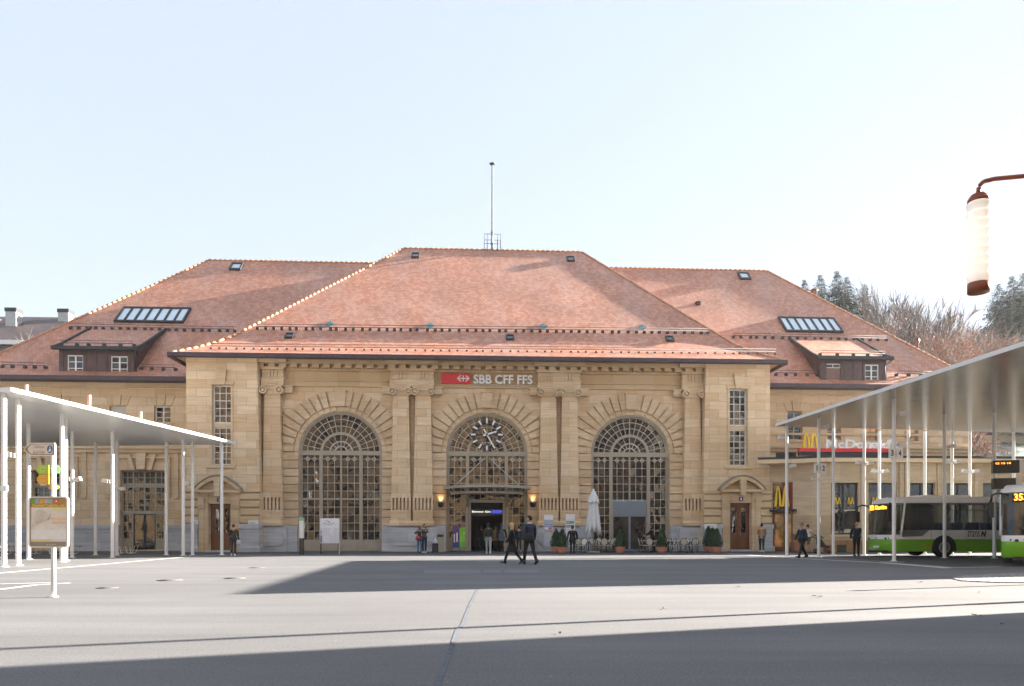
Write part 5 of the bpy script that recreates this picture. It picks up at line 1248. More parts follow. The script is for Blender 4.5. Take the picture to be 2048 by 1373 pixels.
y = 29.; t = thing('bicycle', 'pale bicycle cut off by the left edge beside a slim post', 'bicycle', (GX(-6, y) - .0, y, 0), .15)
for xx in (0., -1.05): 
    m = MB(); wheel(m, xx, .34, .32); m.build('wheel', M['white_soft'], t)
MB().tube([(0, 0, .34), (-.12, 0, .85), (-.62, 0, .34), (-1.05, 0, .34), (-.72, 0, .8), (-.14, 0, .82)], .02, 7).tube([(-.62, 0, .34), (-.75, 0, .95)], .02, 7).build('frame', M['white'], t)
MB().ball((-.77, 0, .98), (.14, .07, .04), 10, 6).build('saddle', M['black'], t); MB().tube([(-.12, 0, .85), (-.14, 0, 1.0), (-.1, -.28, 1.03), (-.2, -.3, 1.0)], .016, 6).tube([(-.14, 0, 1.0), (-.1, .28, 1.03), (-.2, .3, 1.0)], .016, 6).build('handlebar', M['black'], t)
x, y = LPW[0]; t = thing('direction_panel', 'small green panel on the first slim post at the left edge', 'sign', (x, y, zpx(977, y)))
MB().box(-.55, -.1, -.03, .03, -.14, .14).build('panel', pbr('panel_green', (.05, .42, .06), .4, var=.05), t); MB().box(-.1, .12, -.05, .05, -.10, .10).build('clamp', M['white'], t)

# ================================================================ CAFE TERRACE
rattan = pbr('brown_rattan', (.10, .065, .04), .6, var=.35, vs=20); cream2 = pbr('cream_weave', (.62, .60, .52), .6, var=.2, vs=30)
def cafe_chair():
    t = thing('bistro_chair', 'x', 'chair')
    MB().lathe([(.02, .43), (.20, .43), (.215, .445), (.20, .46), (.02, .46)], (0, 0, 0), 16).build('seat', cream2, t)
    m = MB(); 
    ov = [(.20 * math.cos(2 * PI * k / 18), .2 - .05 * math.sin(2 * PI * k / 18) * -1, .68 + .22 * math.sin(2 * PI * k / 18)) for k in range(19)]
    m.tube(ov, .022, 6); m.tube([(-.17, .17, .45), (-.15, .18, .55)], .018, 6); m.tube([(.17, .17, .45), (.15, .18, .55)], .018, 6); m.tube([(-.2, .2, .66), (-.25, .0, .64), (-.2, -.15, .46)], .016, 6); m.tube([(.2, .2, .66), (.25, .0, .64), (.2, -.15, .46)], .016, 6)
    b = m.build('back_frame', rattan, t)
    m = MB(); m.add([(.185 * math.cos(2 * PI * k / 18), .2 + .05 * math.sin(2 * PI * k / 18), .68 + .20 * math.sin(2 * PI * k / 18)) for k in range(18)] + [(.185 * math.cos(2 * PI * k / 18), .215 + .05 * math.sin(2 * PI * k / 18), .68 + .20 * math.sin(2 * PI * k / 18)) for k in range(18)], [tuple(range(18)), tuple(range(35, 17, -1))]); m.build('backrest', cream2, t)
    for sx in (-1, 1):
        for sy in (-1, 1): MB().tube([(sx * .15, sy * .14, .43), (sx * .19, sy * .2, 0)], .016, 6).build('leg', rattan, t)
    m = MB(); rg = [(.18 * math.cos(2 * PI * k / 14), .18 * math.sin(2 * PI * k / 14), .2) for k in range(15)]; m.tube(rg, .010, 5); m.build('stretcher', rattan, t)
    return t
def cafe_table():
    t = thing('bistro_table', 'x', 'table')
    MB().lathe([(.02, .70), (.34, .70), (.36, .715), (.34, .73), (.02, .73)], (0, 0, 0), 20).build('tabletop', M['white_soft'], t)
    MB().tube([(0, 0, .04), (0, 0, .70)], .03, 8).build('column', M['black_metal'], t)
    m = MB()
    for k in range(4): m.tube([(0, 0, .07), (.28 * math.cos(PI / 4 + PI * k / 2), .28 * math.sin(PI / 4 + PI * k / 2), .0)], .02, 6)
    m.build('table_foot', M['black_metal'], t)
    return t
ctab, cch = cafe_table(), cafe_chair(); first = [True, True]
tabs = [(1177, 44.5, 'beside the man in black'), (1226, 44.2, 'left of the potted conifer before the cafe door'), (1212, 45.6, 'behind the folded parasol pole'), (1305, 44.0, 'in front of the woman in black'), (1337, 45.2, 'right behind the second terrace conifer'), (1362, 45.5, 'against the stone base right of the cafe window'), (1379, 43.8, 'nearest the three clustered conifers'), (1291, 45.6, 'by the cafe door glass')]
for px, y, w in tabs:
    o = ctab if first[0] else dup(ctab, (0, 0, 0)); first[0] = False
    o.location = (GX(px, y), y, .004); o['label'] = 'round white bistro table ' + w; o['group'] = 'bistro tables on the terrace'
chairs = [(1158, 44.0, 2.9, 'left of the table beside the man in black'), (1166, 43.2, -.5, 'in front of the table beside the man in black'), (1187, 45.3, .3, 'behind the table beside the man in black'), (1161, 45.4, .8, 'against the wall behind the man in black'),
          (1208, 43.1, 3.1, 'backing the square left of the first terrace conifer'), (1201, 44.7, 1.4, 'just right of the folded parasol pole'), (1224, 45.3, .0, 'facing out behind the table left of the first terrace conifer'), (1218, 43.6, -2.2, 'squeezed between two others near the first conifer'), (1231, 46.0, .2, 'by the left side glass of the cafe window'), (1196, 46.0, -.3, 'close to the cafe glass behind the parasol'),
          (1284, 44.6, 1.2, 'turned sideways leftmost right of the cafe door'), (1291, 43.6, 1.5, 'turned sideways second right of the cafe door'), (1313, 44.2, -1.3, 'just left of the second terrace conifer'), (1300, 43.0, 2.8, 'with its back to the square before the woman in black'), (1308, 45.6, .2, 'behind the woman in black table'),
          (1335, 45.9, .2, 'behind the table right of the second terrace conifer'), (1343, 43.4, -1.4, 'facing left right of the second terrace conifer'), (1350, 45.2, 1.3, 'at the stone base right of the second terrace conifer'), (1366.5, 42.9, 3.1, 'with its back to the square before the rightmost table'), (1390, 44.3, -.4, 'facing out at the rightmost table'), (1375, 45.6, .1, 'against the stone base behind the rightmost table'), (1384, 43.2, -2.6, 'at the right front of the rightmost table')]
for px, y, a, w in chairs:
    o = cch if first[1] else dup(cch, (0, 0, 0)); first[1] = False
    if abs(a) > 2: a = PI + (a - PI if a > 0 else a + PI)
    o.location = (GX(px, y), y, .004); o.rotation_euler = (0, 0, a); o['label'] = ('cream and brown bistro chair ' + w); o['group'] = 'bistro chairs on the terrace'
# closed parasol
Y3 = 44.0; x = GX(1187, Y3); t = thing('folded_parasol', 'tall white folded parasol with two hanging tiers beside the cafe window', 'parasol', (x, Y3, 0))
MB().lathe([(.02, 0), (.45, 0), (.45, .06), (.10, .09), (.04, .10)], (0, 0, .004), 20).build('base', M['concrete'], t); zt = zpx(981, Y3)
MB().tube([(0, 0, .05), (0, 0, zt - .1)], .035, 10).build('pole', M['steel'], t)
cloth = pbr('white_parasol_cloth', (.66, .68, .70), .8, var=.06)
def folds(z0, z1, r0, r1, n, amp, sag, seed):
    r_ = random.Random(seed); K = 72; rings = []; ph = [r_.uniform(.6, 1.4) for _ in range(n)]
    for i in range(9):
        t_ = i / 8; ring = []
        for k in range(K):
            a = 2 * PI * k / K; f = abs(math.cos(n * a / 2)); w_ = ph[int(k * n / K + .5) % n]
            r = (r0 + (r1 - r0) * t_ ** .8) * (1 - amp * t_ ** .5 * (1 - f)); z = z0 + (z1 - z0) * t_ - sag * w_ * t_ ** 2 * (f ** 2)
            ring.append((r * math.cos(a), r * math.sin(a), z))
        rings.append(ring)
    return rings
MB().loft(folds(zt, zt - .72, .06, .40, 8, .35, .12, 2)).build('top_tier', cloth, t); MB().loft(folds(zt - .55, zt - 2.3, .20, .50, 8, .55, .5, 5)).build('canopy', cloth, t)
MB().ball((0, 0, zt + .02), .07, 10, 8).build('finial', M['white'], t)
# potted conifers
leafm = pbr('dark_conifer_leaf', (.028, .055, .022), .7, var=.5, vs=6)
def topiary(seed, h=1.0, r=.36):
    r_ = random.Random(seed); m = MB()
    m.lathe([(r * .55, 0), (r * .72, h * .2), (r * .62, h * .5), (r * .36, h * .8), (.03, h * .98)], (0, 0, 0), 12)
    for i in range(900):
        z = h * r_.random() ** 1.1; rr = r * (1.0 if z > h * .15 else .8 + z / h) * (1 - (z / h) ** 1.6) * r_.uniform(.75, 1.08) + .02; a = r_.uniform(0, 2 * PI); s = r_.uniform(.025, .06)
        p = Vector((rr * math.cos(a), rr * math.sin(a), z)); d = Vector((math.cos(a) * .5, math.sin(a) * .5, r_.uniform(.5, 1.2))).normalized(); q = d.cross(Vector((r_.uniform(-1, 1), r_.uniform(-1, 1), .2))).normalized()
        m.add([tuple(p - q * s * .5), tuple(p + q * s * .5), tuple(p + d * s * 1.6)], [(0, 1, 2)])
    return m
def pot_plant(px, y, label, seed, h=1.05):
    t = thing('potted_conifer', label, 'potted plant', (GX(px, y), y, .004), 0, 'clipped conifers in terracotta pots')
    MB().lathe([(.02, 0), (.20, 0), (.26, .16), (.29, .36), (.31, .40), (.27, .40), (.26, .34), (.02, .34)], (0, 0, 0), 20).build('pot', M['terracotta'], t)
    topiary(seed, h).build('foliage', leafm, t, fix=False, loc=(0, 0, .36)); MB().tube([(0, 0, .3), (0, 0, .5)], .03, 6).build('stem', M['wood'], t)
pot_plant(1112, 43.4, 'potted conifer standing behind its neighbour left of the man in black', 1, 1.08); pot_plant(1124.5, 41.6, 'potted conifer closest to the man in black', 2)
pot_plant(1240.5, 41.9, 'single potted conifer in front of the cafe door', 3); pot_plant(1323.5, 41.9, 'single potted conifer amid the chairs right of the cafe door', 4)
pot_plant(1417, 44.6, 'rearmost and tallest conifer of the three beside the right oak door', 5, 1.25); pot_plant(1425, 43.4, 'middle conifer of the three beside the right oak door', 6, 1.15); pot_plant(1433.5, 42.3, 'front conifer of the three beside the right oak door', 7, 1.1)

# ================================================================ BUSES
green = pbr('lime_bus_paint', (.19, .50, .015), .25, var=.03, coat=.6); wht = pbr('white_bus_paint', (.90, .89, .88), .35, var=.02); bgl = glass('bus_glass', (.012, .013, .014), 1.7, .02, .05, .5); wsg = glass('windscreen_glass', (.045, .05, .05), 1.7, .02, .04, .6)
def see_through(m, f):
    nt = m.node_tree; tr = nn(nt, 'ShaderNodeBsdfTransparent'); tr.inputs[0].default_value = (.75, .78, .78, 1); mx = nn(nt, 'ShaderNodeMixShader'); mx.inputs[0].default_value = f
    nt.links.new(nt.nodes['Principled BSDF'].outputs[0], mx.inputs[1]); nt.links.new(tr.outputs[0], mx.inputs[2]); nt.links.new(mx.outputs[0], nt.nodes['Material Output'].inputs['Surface'])
see_through(bgl, .5); see_through(wsg, .45); seatm = pbr('bus_seat_cloth', (.05, .08, .16), .8, var=.3, vs=10)
chrome = pbr('headlight_glass', (.72, .74, .76), .1, .3, var=.1)
def bus(name, label, loc, rz, num, dest, short=None):
    t = thing(name, label, 'bus', loc, rz)
    L, W, n = 11.95, 1.275, 10
    def outline(inset, front, rc=.55, w=W):
        """top view, clockwise from rear left along +y side"""
        pts = []; xf = front; xr = -L + inset
        pts += [(xr, -w + .15), (xr + .15, -w)]
        pts += [(x_, -w) for x_ in (-9., -6., -3.4, -1.2)]
        for k in range(n + 1):
            a = -PI / 2 + PI * k / n; s, c = math.sin(a), math.cos(a)
            px = xf - .55 + .55 * (abs(c) ** .55); py = w * (1 if s > 0 else -1) * abs(s) ** .8
            pts.append((px, py))
        pts += [(x_, w) for x_ in (-1.2, -3.4, -6., -9.)]
        pts += [(xr + .15, w), (xr, w - .15)]
        return pts
    lev = [(.28, .0, -.06), (.34, .0, 0.), (.90, .0, .0), (1.12, .0, -.01), (1.36, .0, -.04), (2.72, .0, -.20), (2.86, .02, -.26), (2.98, .10, -.42), (3.03, .30, -.70)]
    rings = [[(x_, y_, z) for x_, y_ in outline(i, f, w=W - (0 if z < 2.8 else (z - 2.8) * .55))] for z, i, f in lev]
    n_ = len(rings[0]); fr0, fr1 = 6, 6 + n
    body = MB(); scr = MB(); win = MB()
    for r in range(len(rings) - 1):
        A, Bq = rings[r], rings[r + 1]; z = (lev[r][0] + lev[r + 1][0]) / 2
        for k in range(n_):
            j = (k + 1) % n_; q = (A[k], A[j], Bq[j], Bq[k]); isf = fr0 <= k < fr1
            if 1.36 <= z <= 2.72: (scr if isf else win).quad(*q)
            elif z > 1.12 and z < 1.36 and isf: scr.quad(*q)
            else: body.add(list(q), [(0, 1, 2, 3)], 0 if z < .90 and not (isf and z > .75) else 1, None, True)
    body.add(rings[-1], [tuple(range(n_))], 1); body.add(rings[0], [tuple(range(n_ - 1, -1, -1))], 2)
    body.build('body', [green, wht, M['black']], t); scr.build('windscreen', wsg, t); win.build('window_band', bgl, t)
    for k in (fr0, fr1):
        p = [rings[r][k] for r in range(3, 7)]; MB().tube([(a + .0, b_, c) for a, b_, c in p], .055, 6).build('pillar', wht, t)
    MB().box(-11.7, -.6, -1.15, 1.15, .36, .42).build('floor', M['grey_panel'], t)
    for k in range(9):
        for sy in (-1, 1):
            x_ = -3.7 - k * .85; MB().prism([(x_, .85), (x_ + .46, .85), (x_ + .46, .95), (x_ + .10, .97), (x_ - .04, 1.75), (x_ - .12, 1.75)], sy * .25, sy * 1.12).build('seat', seatm, t)
    m = MB()
    for x_ in (-2.4, -4.6, -7.1, -9.4): m.tube([(x_, .2, .42), (x_, .2, 2.75)], .02, 6)
    m.tube([(-10.5, .2, 2.4), (-2.2, .2, 2.4)], .018, 6); m.build('grab_rail', pbr('yellow_rail', (.6, .45, .05), .4, var=0), t)
    MB().lathe([(.20, 0), (.22, .015), (.20, .03)], (-.95, .55, 1.2), 18, 0, False).build('steering_wheel', M['black'], t)
    for sy in (-1, 1):
        P = lambda x_, z: (x_, sy * (W + .012), z)
        dg = MB(); q = [(-.60, 1.02), (-.60, 2.68), (-2.0, 2.68), (-2.0, 1.38), (-1.62, 1.05)]
        dg.prism(q, sy * (W - .01), sy * (W + .012)).build('driver_window', bgl, t)
        for xw in (-2.75, -8.65):
            arc = [(xw + .62 * math.cos(PI * i / 16), .50 + .60 * math.sin(PI * i / 16)) for i in range(17)]
            MB().prism([(xw + .62, .27)] + arc + [(xw - .62, .27)], sy * (W - .05), sy * (W + .006)).build('wheel_arch', M['black'], t)
            w_ = MB().disc_y((xw, .49), .48, sy * (W - .28), sy * (W + .016), 28).build('wheel', M['rubber'], t)
            m = MB().disc_y((xw, .49), .29, sy * (W + .017), sy * (W + .03), 24, 0, .22); m.disc_y((xw, .49), .10, sy * (W + .017), sy * (W + .05), 14)
            for k in range(10): a = 2 * PI * k / 10; m.tube([(xw + .1 * math.cos(a), sy * (W + .022), .49 + .1 * math.sin(a)), (xw + .235 * math.cos(a), sy * (W + .022), .49 + .235 * math.sin(a))], .02, 4)
            m.build('rim', pbr('steel_rim', (.42, .41, .38), .4, .6, var=.2), w_)
        m = MB()
        for x_ in (-3.55, -5.0, -6.6, -8.1, -9.8, -11.2): m.box(x_ - .035, x_ + .035, sy * W, sy * (W + .006), 1.38, 2.70)
        m.build('window_post', M['black'], t)
        m = MB()
        for x_ in (-2.1, -3.9, -5.6, -7.6, -9.9): m.box(x_ - .006, x_ + .006, sy * W, sy * (W + .004), .36, 1.36)
        m.box(-11.8, -.8, sy * W, sy * (W + .003), .884, .892); m.build('panel_seam', M['grey_panel'], t)
        MB().box(-2.05, -1.82, sy * W, sy * (W + .012), .55, .65).box(-6.9, -6.75, sy * W, sy * (W + .012), .55, .65).build('side_marker', pbr('amber_marker', (.7, .25, .02), .3, var=0), t)
        lg = MB(); q = text_mb('trans', .5, .004, shear=.25, bold=.002); fit(q, 0, .62, 0, .34); lg.merge(q); q = text_mb('N', .5, .006, shear=.25, bold=.03); fit(q, .66, .95, .0, .30); lg.merge(q); lg.box(.0, .9, -.003, .003, -.13, -.115)
        lg.xf(Matrix.Translation((-3.95 if sy > 0 else -4.95, sy * (W + .006), 1.02)) @ Matrix.Rotation(PI if sy > 0 else 0, 4, 'Z')); lg.build('side_logo', M['black'], t)
    # front
    fx = .0
    MB().box(-.335, -.20, -.92, .92, 2.36, 2.70).xf(Matrix.Translation((.06, 0, 0))).build('destination_box', M['black'], t)
    q = text_mb(num, .3, .01, bold=.005); fit(q, -.86, -.46, 2.41, 2.66); q2 = text_mb(dest, .3, .01, bold=.003)
    if short: fit(q2, -.36, .86, 2.53, 2.67); q3 = text_mb(short, .3, .01); fit(q3, .12, .5, 2.39, 2.51); q.merge(q3)
    else: fit(q2, -.36, .72, 2.43, 2.64)
    q.merge(q2); q.xf(Matrix.Translation((-.132, 0, 0)) @ Matrix.Rotation(PI / 2, 4, 'Z')); q.build('destination_text', led, t)
    for sy in (-1, 1):
        hl = [(.86, .80), (.52, .86), (.56, .98), (.95, 1.08), (1.12, 1.04), (1.08, .84)]
        m = MB(); m.add([(-.05 - .38 * max(0, (a - .5) / .62) ** 2.2 + .04, sy * a, z) for a, z in hl] + [(-.25 - .30 * max(0, (a - .5) / .62) ** 2, sy * a, z) for a, z in hl], [tuple(range(6)), tuple(range(11, 5, -1))] + [(k, (k + 1) % 6, 6 + (k + 1) % 6, 6 + k) for k in range(6)])
        h_ = m.build('headlight', chrome, t); MB().ball((-.05, sy * .78, .93), (.05, .07, .06), 10, 6).ball((-.14, sy * .95, .95), (.05, .06, .06), 10, 6).build('lamp_reflector', M['black_metal'], h_)
        m = MB().tube([(-.35, sy * 1.05, 2.62), (.05, sy * 1.32, 2.70), (.18, sy * 1.52, 2.62), (.2, sy * 1.56, 2.35)], .045, 8); m.prism(rnd([(.08, 1.78), (.26, 1.78), (.27, 2.36), (.09, 2.36)], .05), sy * 1.46, sy * 1.64); m.build('mirror', M['black'], t)
    MB().box(-.02, .012, -.26, .26, .46, .56).build('number_plate', M['sign_white'], t)
    m = MB(); m.tube([(.012, .10 * math.cos(2 * PI * k / 20) * .75, .90 + .10 * math.sin(2 * PI * k / 20)) for k in range(21)], .010, 5); 
    for k in range(3): m.tube([(.014, 0, .90), (.014, .07 * math.sin(2 * PI * k / 3), .90 + .095 * math.cos(2 * PI * k / 3))], .008, 4)
    m.build('front_emblem', M['steel'], t)
    m = MB().tube([(.0, -.05, 1.16), (.02, -.75, 1.42)], .012, 5).tube([(.0, .1, 1.16), (.0, -.4, 1.30)], .012, 5); m.build('wiper', M['black'], t)
    MB().box(-.4, -.04, -.9, .9, .20, .34).build('front_skirt', M['black'], t)
    MB().box(-4.5, -2., -.7, .7, 3.0, 3.14).build('roof_hatch', wht, t)
    return t
yb = 35.4; bus('city_bus', 'white and lime green city bus seen from its side, destination lit in orange', (GX(1752, yb + 1.3), yb + 1.28, 0), PI + .03, '352', 'Charrière')
y2 = 26.4; hd = math.atan2(-.80, -.60); c2 = Vector((GX(1999, y2) , y2)); bus('city_bus', 'second lime green bus facing the square, cut off by the right edge', (c2.x + .80 * 1.3, c2.y - .60 * 1.3, 0), hd, '353', 'Foulinoire-', 'Fou')
# ================================================================ PEOPLE
def skin_mesh(verts, edges, radii, root=0, sub=2):
    """verts grown into one smooth surface; returns MB"""
    me = bpy.data.meshes.new('sk'); me.from_pydata([tuple(v) for v in verts], edges, [])
    o = bpy.data.objects.new('sk', me); COL.objects.link(o)
    md = o.modifiers.new('s', 'SKIN'); md.use_smooth_shade = True; md.branch_smoothing = .5
    sv = me.skin_vertices[0].data
    for i, r in enumerate(radii):
        sv[i].radius = (r, r) if not isinstance(r, tuple) else r; sv[i].use_root = (i == root)
    if sub: m2 = o.modifiers.new('u', 'SUBSURF'); m2.levels = sub; m2.render_levels = sub
    dg = bpy.context.evaluated_depsgraph_get(); dg.update()
    ev = bpy.data.meshes.new_from_object(o.evaluated_get(dg))
    mb = MB(); mb.add([tuple(v.co) for v in ev.vertices], [tuple(p.vertices) for p in ev.polygons], 0, None, True)
    bpy.data.objects.remove(o); bpy.data.meshes.remove(me); bpy.data.meshes.remove(ev)
    return mb
MATC = {}
def cm(col, rough=.75):
    k = tuple(round(c, 3) for c in col)
    if k not in MATC: MATC[k] = pbr('cloth_%d' % len(MATC), col, rough, var=.18, vs=9, bump=.25, bs=18)
    return MATC[k]
skinm = pbr('skin', (.52, .29, .20), .5, var=.06); eyem = pbr('eye', (.03, .02, .02), .2, var=0); lipm = pbr('lip', (.36, .13, .11), .5, var=0)
def person(label, px, y, h, face, top=(.02, .02, .03), legs=(.015, .015, .018), shoe=(.02, .02, .02), hair=(.05, .03, .02), hairlen=0, lleg=(0, 0), rleg=(0, 0), larm=(.1, .12, .1), rarm=(.1, .12, .1),
           coat=0., build=1., lean=0., shorts=False, sleeves=True, hood=None, heels=False, glasses=False, collar=None, headturn=0., headtilt=0., bald=False, extras=None, group=None, skirt=None):
    """stands at photo column px, y metres from the camera, turned to heading face (0 = away from the camera, + = to the left)"""
    t = thing('person', label, 'person', (GX(px, y), y, 0), face, group); t.scale = (h / 1.75,) * 3
    V = Vector; yl = math.tan(lean)
    def leg(s, hip, knee):
        H = V((s * .095, 0, .92)); K = H + V((s * .005, math.sin(hip), -math.cos(hip))) * .43; A = K + V((0, math.sin(hip - knee), -math.cos(hip - knee))) * .42
        return H, K, A
    LH, LK, LA = leg(-1, *lleg); RH, RK, RA = leg(1, *rleg)
    dz = .085 - min(LA.z, RA.z)
    for p in (LH, LK, LA, RH, RK, RA): p.z += dz
    pz = .95 + dz
    sp = lambda z, x=0., yy=0.: V((x, yl * (z - .95) + yy, z + dz))
    def armp(s, flex, abd, elb):
        S_ = sp(1.42, s * .185 * build); d = V((s * math.sin(abd), math.sin(flex) * math.cos(abd), -math.cos(flex) * math.cos(abd)))
        E = S_ + d * .29; f2 = flex + elb; ab = abd * .3 - (.25 if elb > .8 else 0.); d2 = V((s * math.sin(ab), math.sin(f2) * math.cos(ab), -math.cos(f2) * math.cos(ab))); return S_, E, E + d2 * .25, d2
    LS, LE, LW, Ld = armp(-1, *larm); RS, RE, RW_, Rd = armp(1, *rarm)
    # --- body: one continuous skinned figure
    vs = [sp(.95), sp(1.12), sp(1.30), sp(1.42), sp(1.50), sp(1.56, 0, .01), LH, LK, LA, RH, RK, RA, LS, LE, LW, RS, RE, RW_]
    ed = [(0, 1), (1, 2), (2, 3), (3, 4), (4, 5), (0, 6), (6, 7), (7, 8), (0, 9), (9, 10), (10, 11), (3, 12), (12, 13), (13, 14), (3, 15), (15, 16), (16, 17)]
    b = build
    ra = [.11 * b, .10 * b, .115 * b, .09, .055, .05, .085, .055, .04, .085, .055, .04, .055, .042, .030, .055, .042, .030]
    body = skin_mesh(vs, ed, ra)
    # head with face
    hc = sp(1.655, 0, .015); Q = Matrix.Translation(hc) @ Matrix.Rotation(headturn, 4, 'Z') @ Matrix.Rotation(-headtilt, 4, 'X')
    hd = MB().ball((0, 0, 0), (.075, .095, .115), 18, 14)
    hd.v = [(x * (1 - .28 * max(0, -z / .115) ** 1.5), yy + (.012 * max(0, -z / .115) if yy > 0 else .02 * max(0, -z / .115)), z) for x, yy, z in hd.v]
    hd.ball((0, .098, -.018), (.012, .018, .024), 8, 6).ball((0, .095, -.005), (.008, .010, .024), 8, 6)
    for s in (-1, 1):
        hd.ball((s * .076, -.005, -.01), (.010, .020, .030), 8, 6); hd.ball((s * .030, .083, .012), (.013, .010, .008), 8, 6, 1)
        hd.ball((s * .031, .086, .028), (.018, .007, .004), 8, 5, 3)
    hd.ball((0, .091, -.052), (.024, .008, .007), 8, 5, 2)
    body.merge(hd, Q)
    # hands: palm, four fingers of different lengths, thumb
    def hand(s, W, d):
        hb = MB(); hb.ball((0, 0, -.055), (.018, .040, .052), 10, 8)
        for k, (yy, ln) in enumerate(((-.030, .062), (-.010, .076), (.010, .080), (.030, .070))):
            c = .35 + .08 * k; hb.tube([(0, yy, -.09), (-s * .008, yy, -.09 - ln * .45), (-s * (.008 + ln * .3), yy, -.09 - ln * .85), (-s * (.01 + ln * .5), yy, -.09 - ln * 1.0)], [.0095, .009, .0085, .006], 6)
        hb.tube([(0, .034, -.035), (-s * .012, .062, -.065), (-s * .02, .068, -.095)], [.012, .011, .008], 6)
        z = -d.normalized(); x = V((1, 0, 0)); yv = z.cross(x).normalized(); x = yv.cross(z)
        body.merge(hb, Matrix.Translation(W) @ Matrix((x, yv, z)).transposed().to_4x4())
    hand(-1, LW, Ld); hand(1, RW_, Rd)
    body.build('body', [skinm, eyem, lipm, cm(hair)], t)
    # --- hair
    hm = MB()
    if not bald:
        cap = MB().ball((0, -.012, .014), (.083, .104, .118), 16, 12)
        cap.f = [f for f in cap.f]; keep = []
        for i, f in enumerate(cap.f):
            c = sum((V(cap.v[k]) for k in f), V()) / len(f)
            if c.z > .055 or c.y < -.0 and c.z > -.055 or (c.z > .03 and c.y < .07): keep.append(i)
        cap.f = [cap.f[i] for i in keep]; cap.m = [0] * len(keep); cap.uv = [None] * len(keep); cap.sm = [True] * len(keep)
        hm.merge(cap)
    if hairlen: hm.loft([[(.085 * math.cos(a) * w, -.045 + .07 * math.sin(a) * w * .8, z) for a in [2 * PI * k / 14 for k in range(14)]] for z, w in ((.06, .8), (-.02, 1.05), (-.10, 1.1), (-.10 - hairlen * .5, 1.15), (-.10 - hairlen, .6))])
    if hm.v: hm.xf(Q).build('hair', cm(hair, .6), t, fix=False)
    if glasses:
        g = MB()
        for s in (-1, 1): g.ball((s * .032, .092, .012), (.027, .008, .018), 10, 6); g.tube([(s * .058, .088, .018), (s * .078, .0, .018)], .004, 4)
        g.tube([(-.01, .100, .018), (.01, .100, .018)], .004, 4); g.xf(Q).build('sunglasses', M['black'], t)
    # --- jacket / shirt
    o = .022
    jv = [sp(.90), sp(1.02), sp(1.14), sp(1.30), sp(1.41), sp(1.49), LS, LE, LW * 1. + Ld * .01, RS, RE, RW_ + Rd * .01]
    je = [(0, 1), (1, 2), (2, 3), (3, 4), (4, 5)]; jr = [(.135 + o) * b, (.130 + o) * b, (.125 + o) * b, (.14 + o) * b, .105 + o, .062 + .008, .070 + o * .6, .052 + o * .6, .042 + o * .3, .070 + o * .6, .052 + o * .6, .042 + o * .3]
    if not sleeves: jv[7] = LS + (LE - LS) * .6; jv[10] = RS + (RE - RS) * .6; jv = jv[:8] + jv[9:11]; jr = jr[:8] + jr[9:11]; je += [(4, 6), (6, 7), (4, 8), (8, 9)]
    else: je += [(4, 6), (6, 7), (7, 8), (4, 9), (9, 10), (10, 11)]
    if coat:
        pass
    jk = skin_mesh(jv, je, jr, 2)
    # flatten front to back so the trunk is wider than deep
    jk.v = [(x, (yy - yl * (z - .95)) * (.80 if abs(x) < .2 and z > .8 else .9) + yl * (z - .95), z) if abs(x) < .17 * b + .01 and not (z < 1.25 and abs(x) > .155 * b) else (x, yy, z) for x, yy, z in jk.v]
    if coat:
        sw = max(abs(math.sin(lleg[0])), abs(math.sin(rleg[0]))); rings = []
        for i in range(8):
            q = i / 7; z = 1.06 - q * (coat + .11); c = sp(z); dep = max(0., .92 - z)
            rx, ry = (.158 + .035 * q) * b, (.122 + .03 * q) * b + sw * dep * .72
            rings.append([(c.x + rx * math.cos(a) * (1 + .03 * math.sin(5 * a) * q), c.y + ry * math.sin(a), c.z) for a in [2 * PI * k / 20 for k in range(20)]])
        jk.loft(rings)
    jo = jk.build('jacket' if sleeves else 'shirt', cm(top), t, fix=False)
    if collar: MB().lathe([(.066, 0), (.074, .02), (.070, .055), (.062, .055)], tuple(sp(1.475)), 14).build('collar', cm(collar), t)
    if hood:
        m = MB(); m.loft([[(p.x + r * math.cos(a), p.y + r * .8 * math.sin(a), p.z) for a in [2 * PI * k / 14 for k in range(14)]] for p, r in ((sp(1.46), .10), (sp(1.50), .15), (sp(1.54), .155), (sp(1.58), .11))]); m.build('fur_collar', cm(hood), t)
    # --- trousers
    tv = [sp(.98), LH, LK, RH, RK]; tr = [.125 * b, .105 * b, .068, .105 * b, .068]; te = [(0, 1), (1, 2), (0, 3), (3, 4)]
    if shorts: tv[2] = LH + (LK - LH) * .95; tv[4] = RH + (RK - RH) * .95; tr[2] = tr[4] = .085
    else:
        tv += [LA + V((0, 0, .0)), RA + V((0, 0, .0))]; tr += [.056, .056]; te += [(2, 5), (4, 6)]
    skin_mesh(tv, te, tr).build('shorts' if shorts else 'trousers', cm(legs), t, fix=False)
    # --- shoes
    for A, (hp, kn) in ((LA, lleg), (RA, rleg)):
        pitch = (hp - kn); up = .0
        q = MB(); rings = []
        for yy, w, zt_, zb_ in ((-.085, .018, .045, -.03), (-.075, .036, .07, -.080), (-.02, .042, .075, -.082), (.05, .044, .02, -.083), (.12, .046, -.02, -.083), (.17, .036, -.04, -.082), (.195, .012, -.055, -.07)):
            zb = zb_ + (.035 if heels and -.05 < yy < .06 else 0)
            rings.append([(w * math.cos(a), yy, (zt_ + zb) / 2 + (zt_ - zb) / 2 * math.sin(a)) for a in [2 * PI * k / 10 for k in range(10)]])
        q.loft(rings)
        tilt = -max(-.6, min(.75, -pitch)) * .75 if A.z > .12 else (.35 if hp > .25 else 0.)
        q.xf(Matrix.Translation(A) @ Matrix.Rotation(tilt, 4, 'X')).build('shoe', cm(shoe, .5), t)
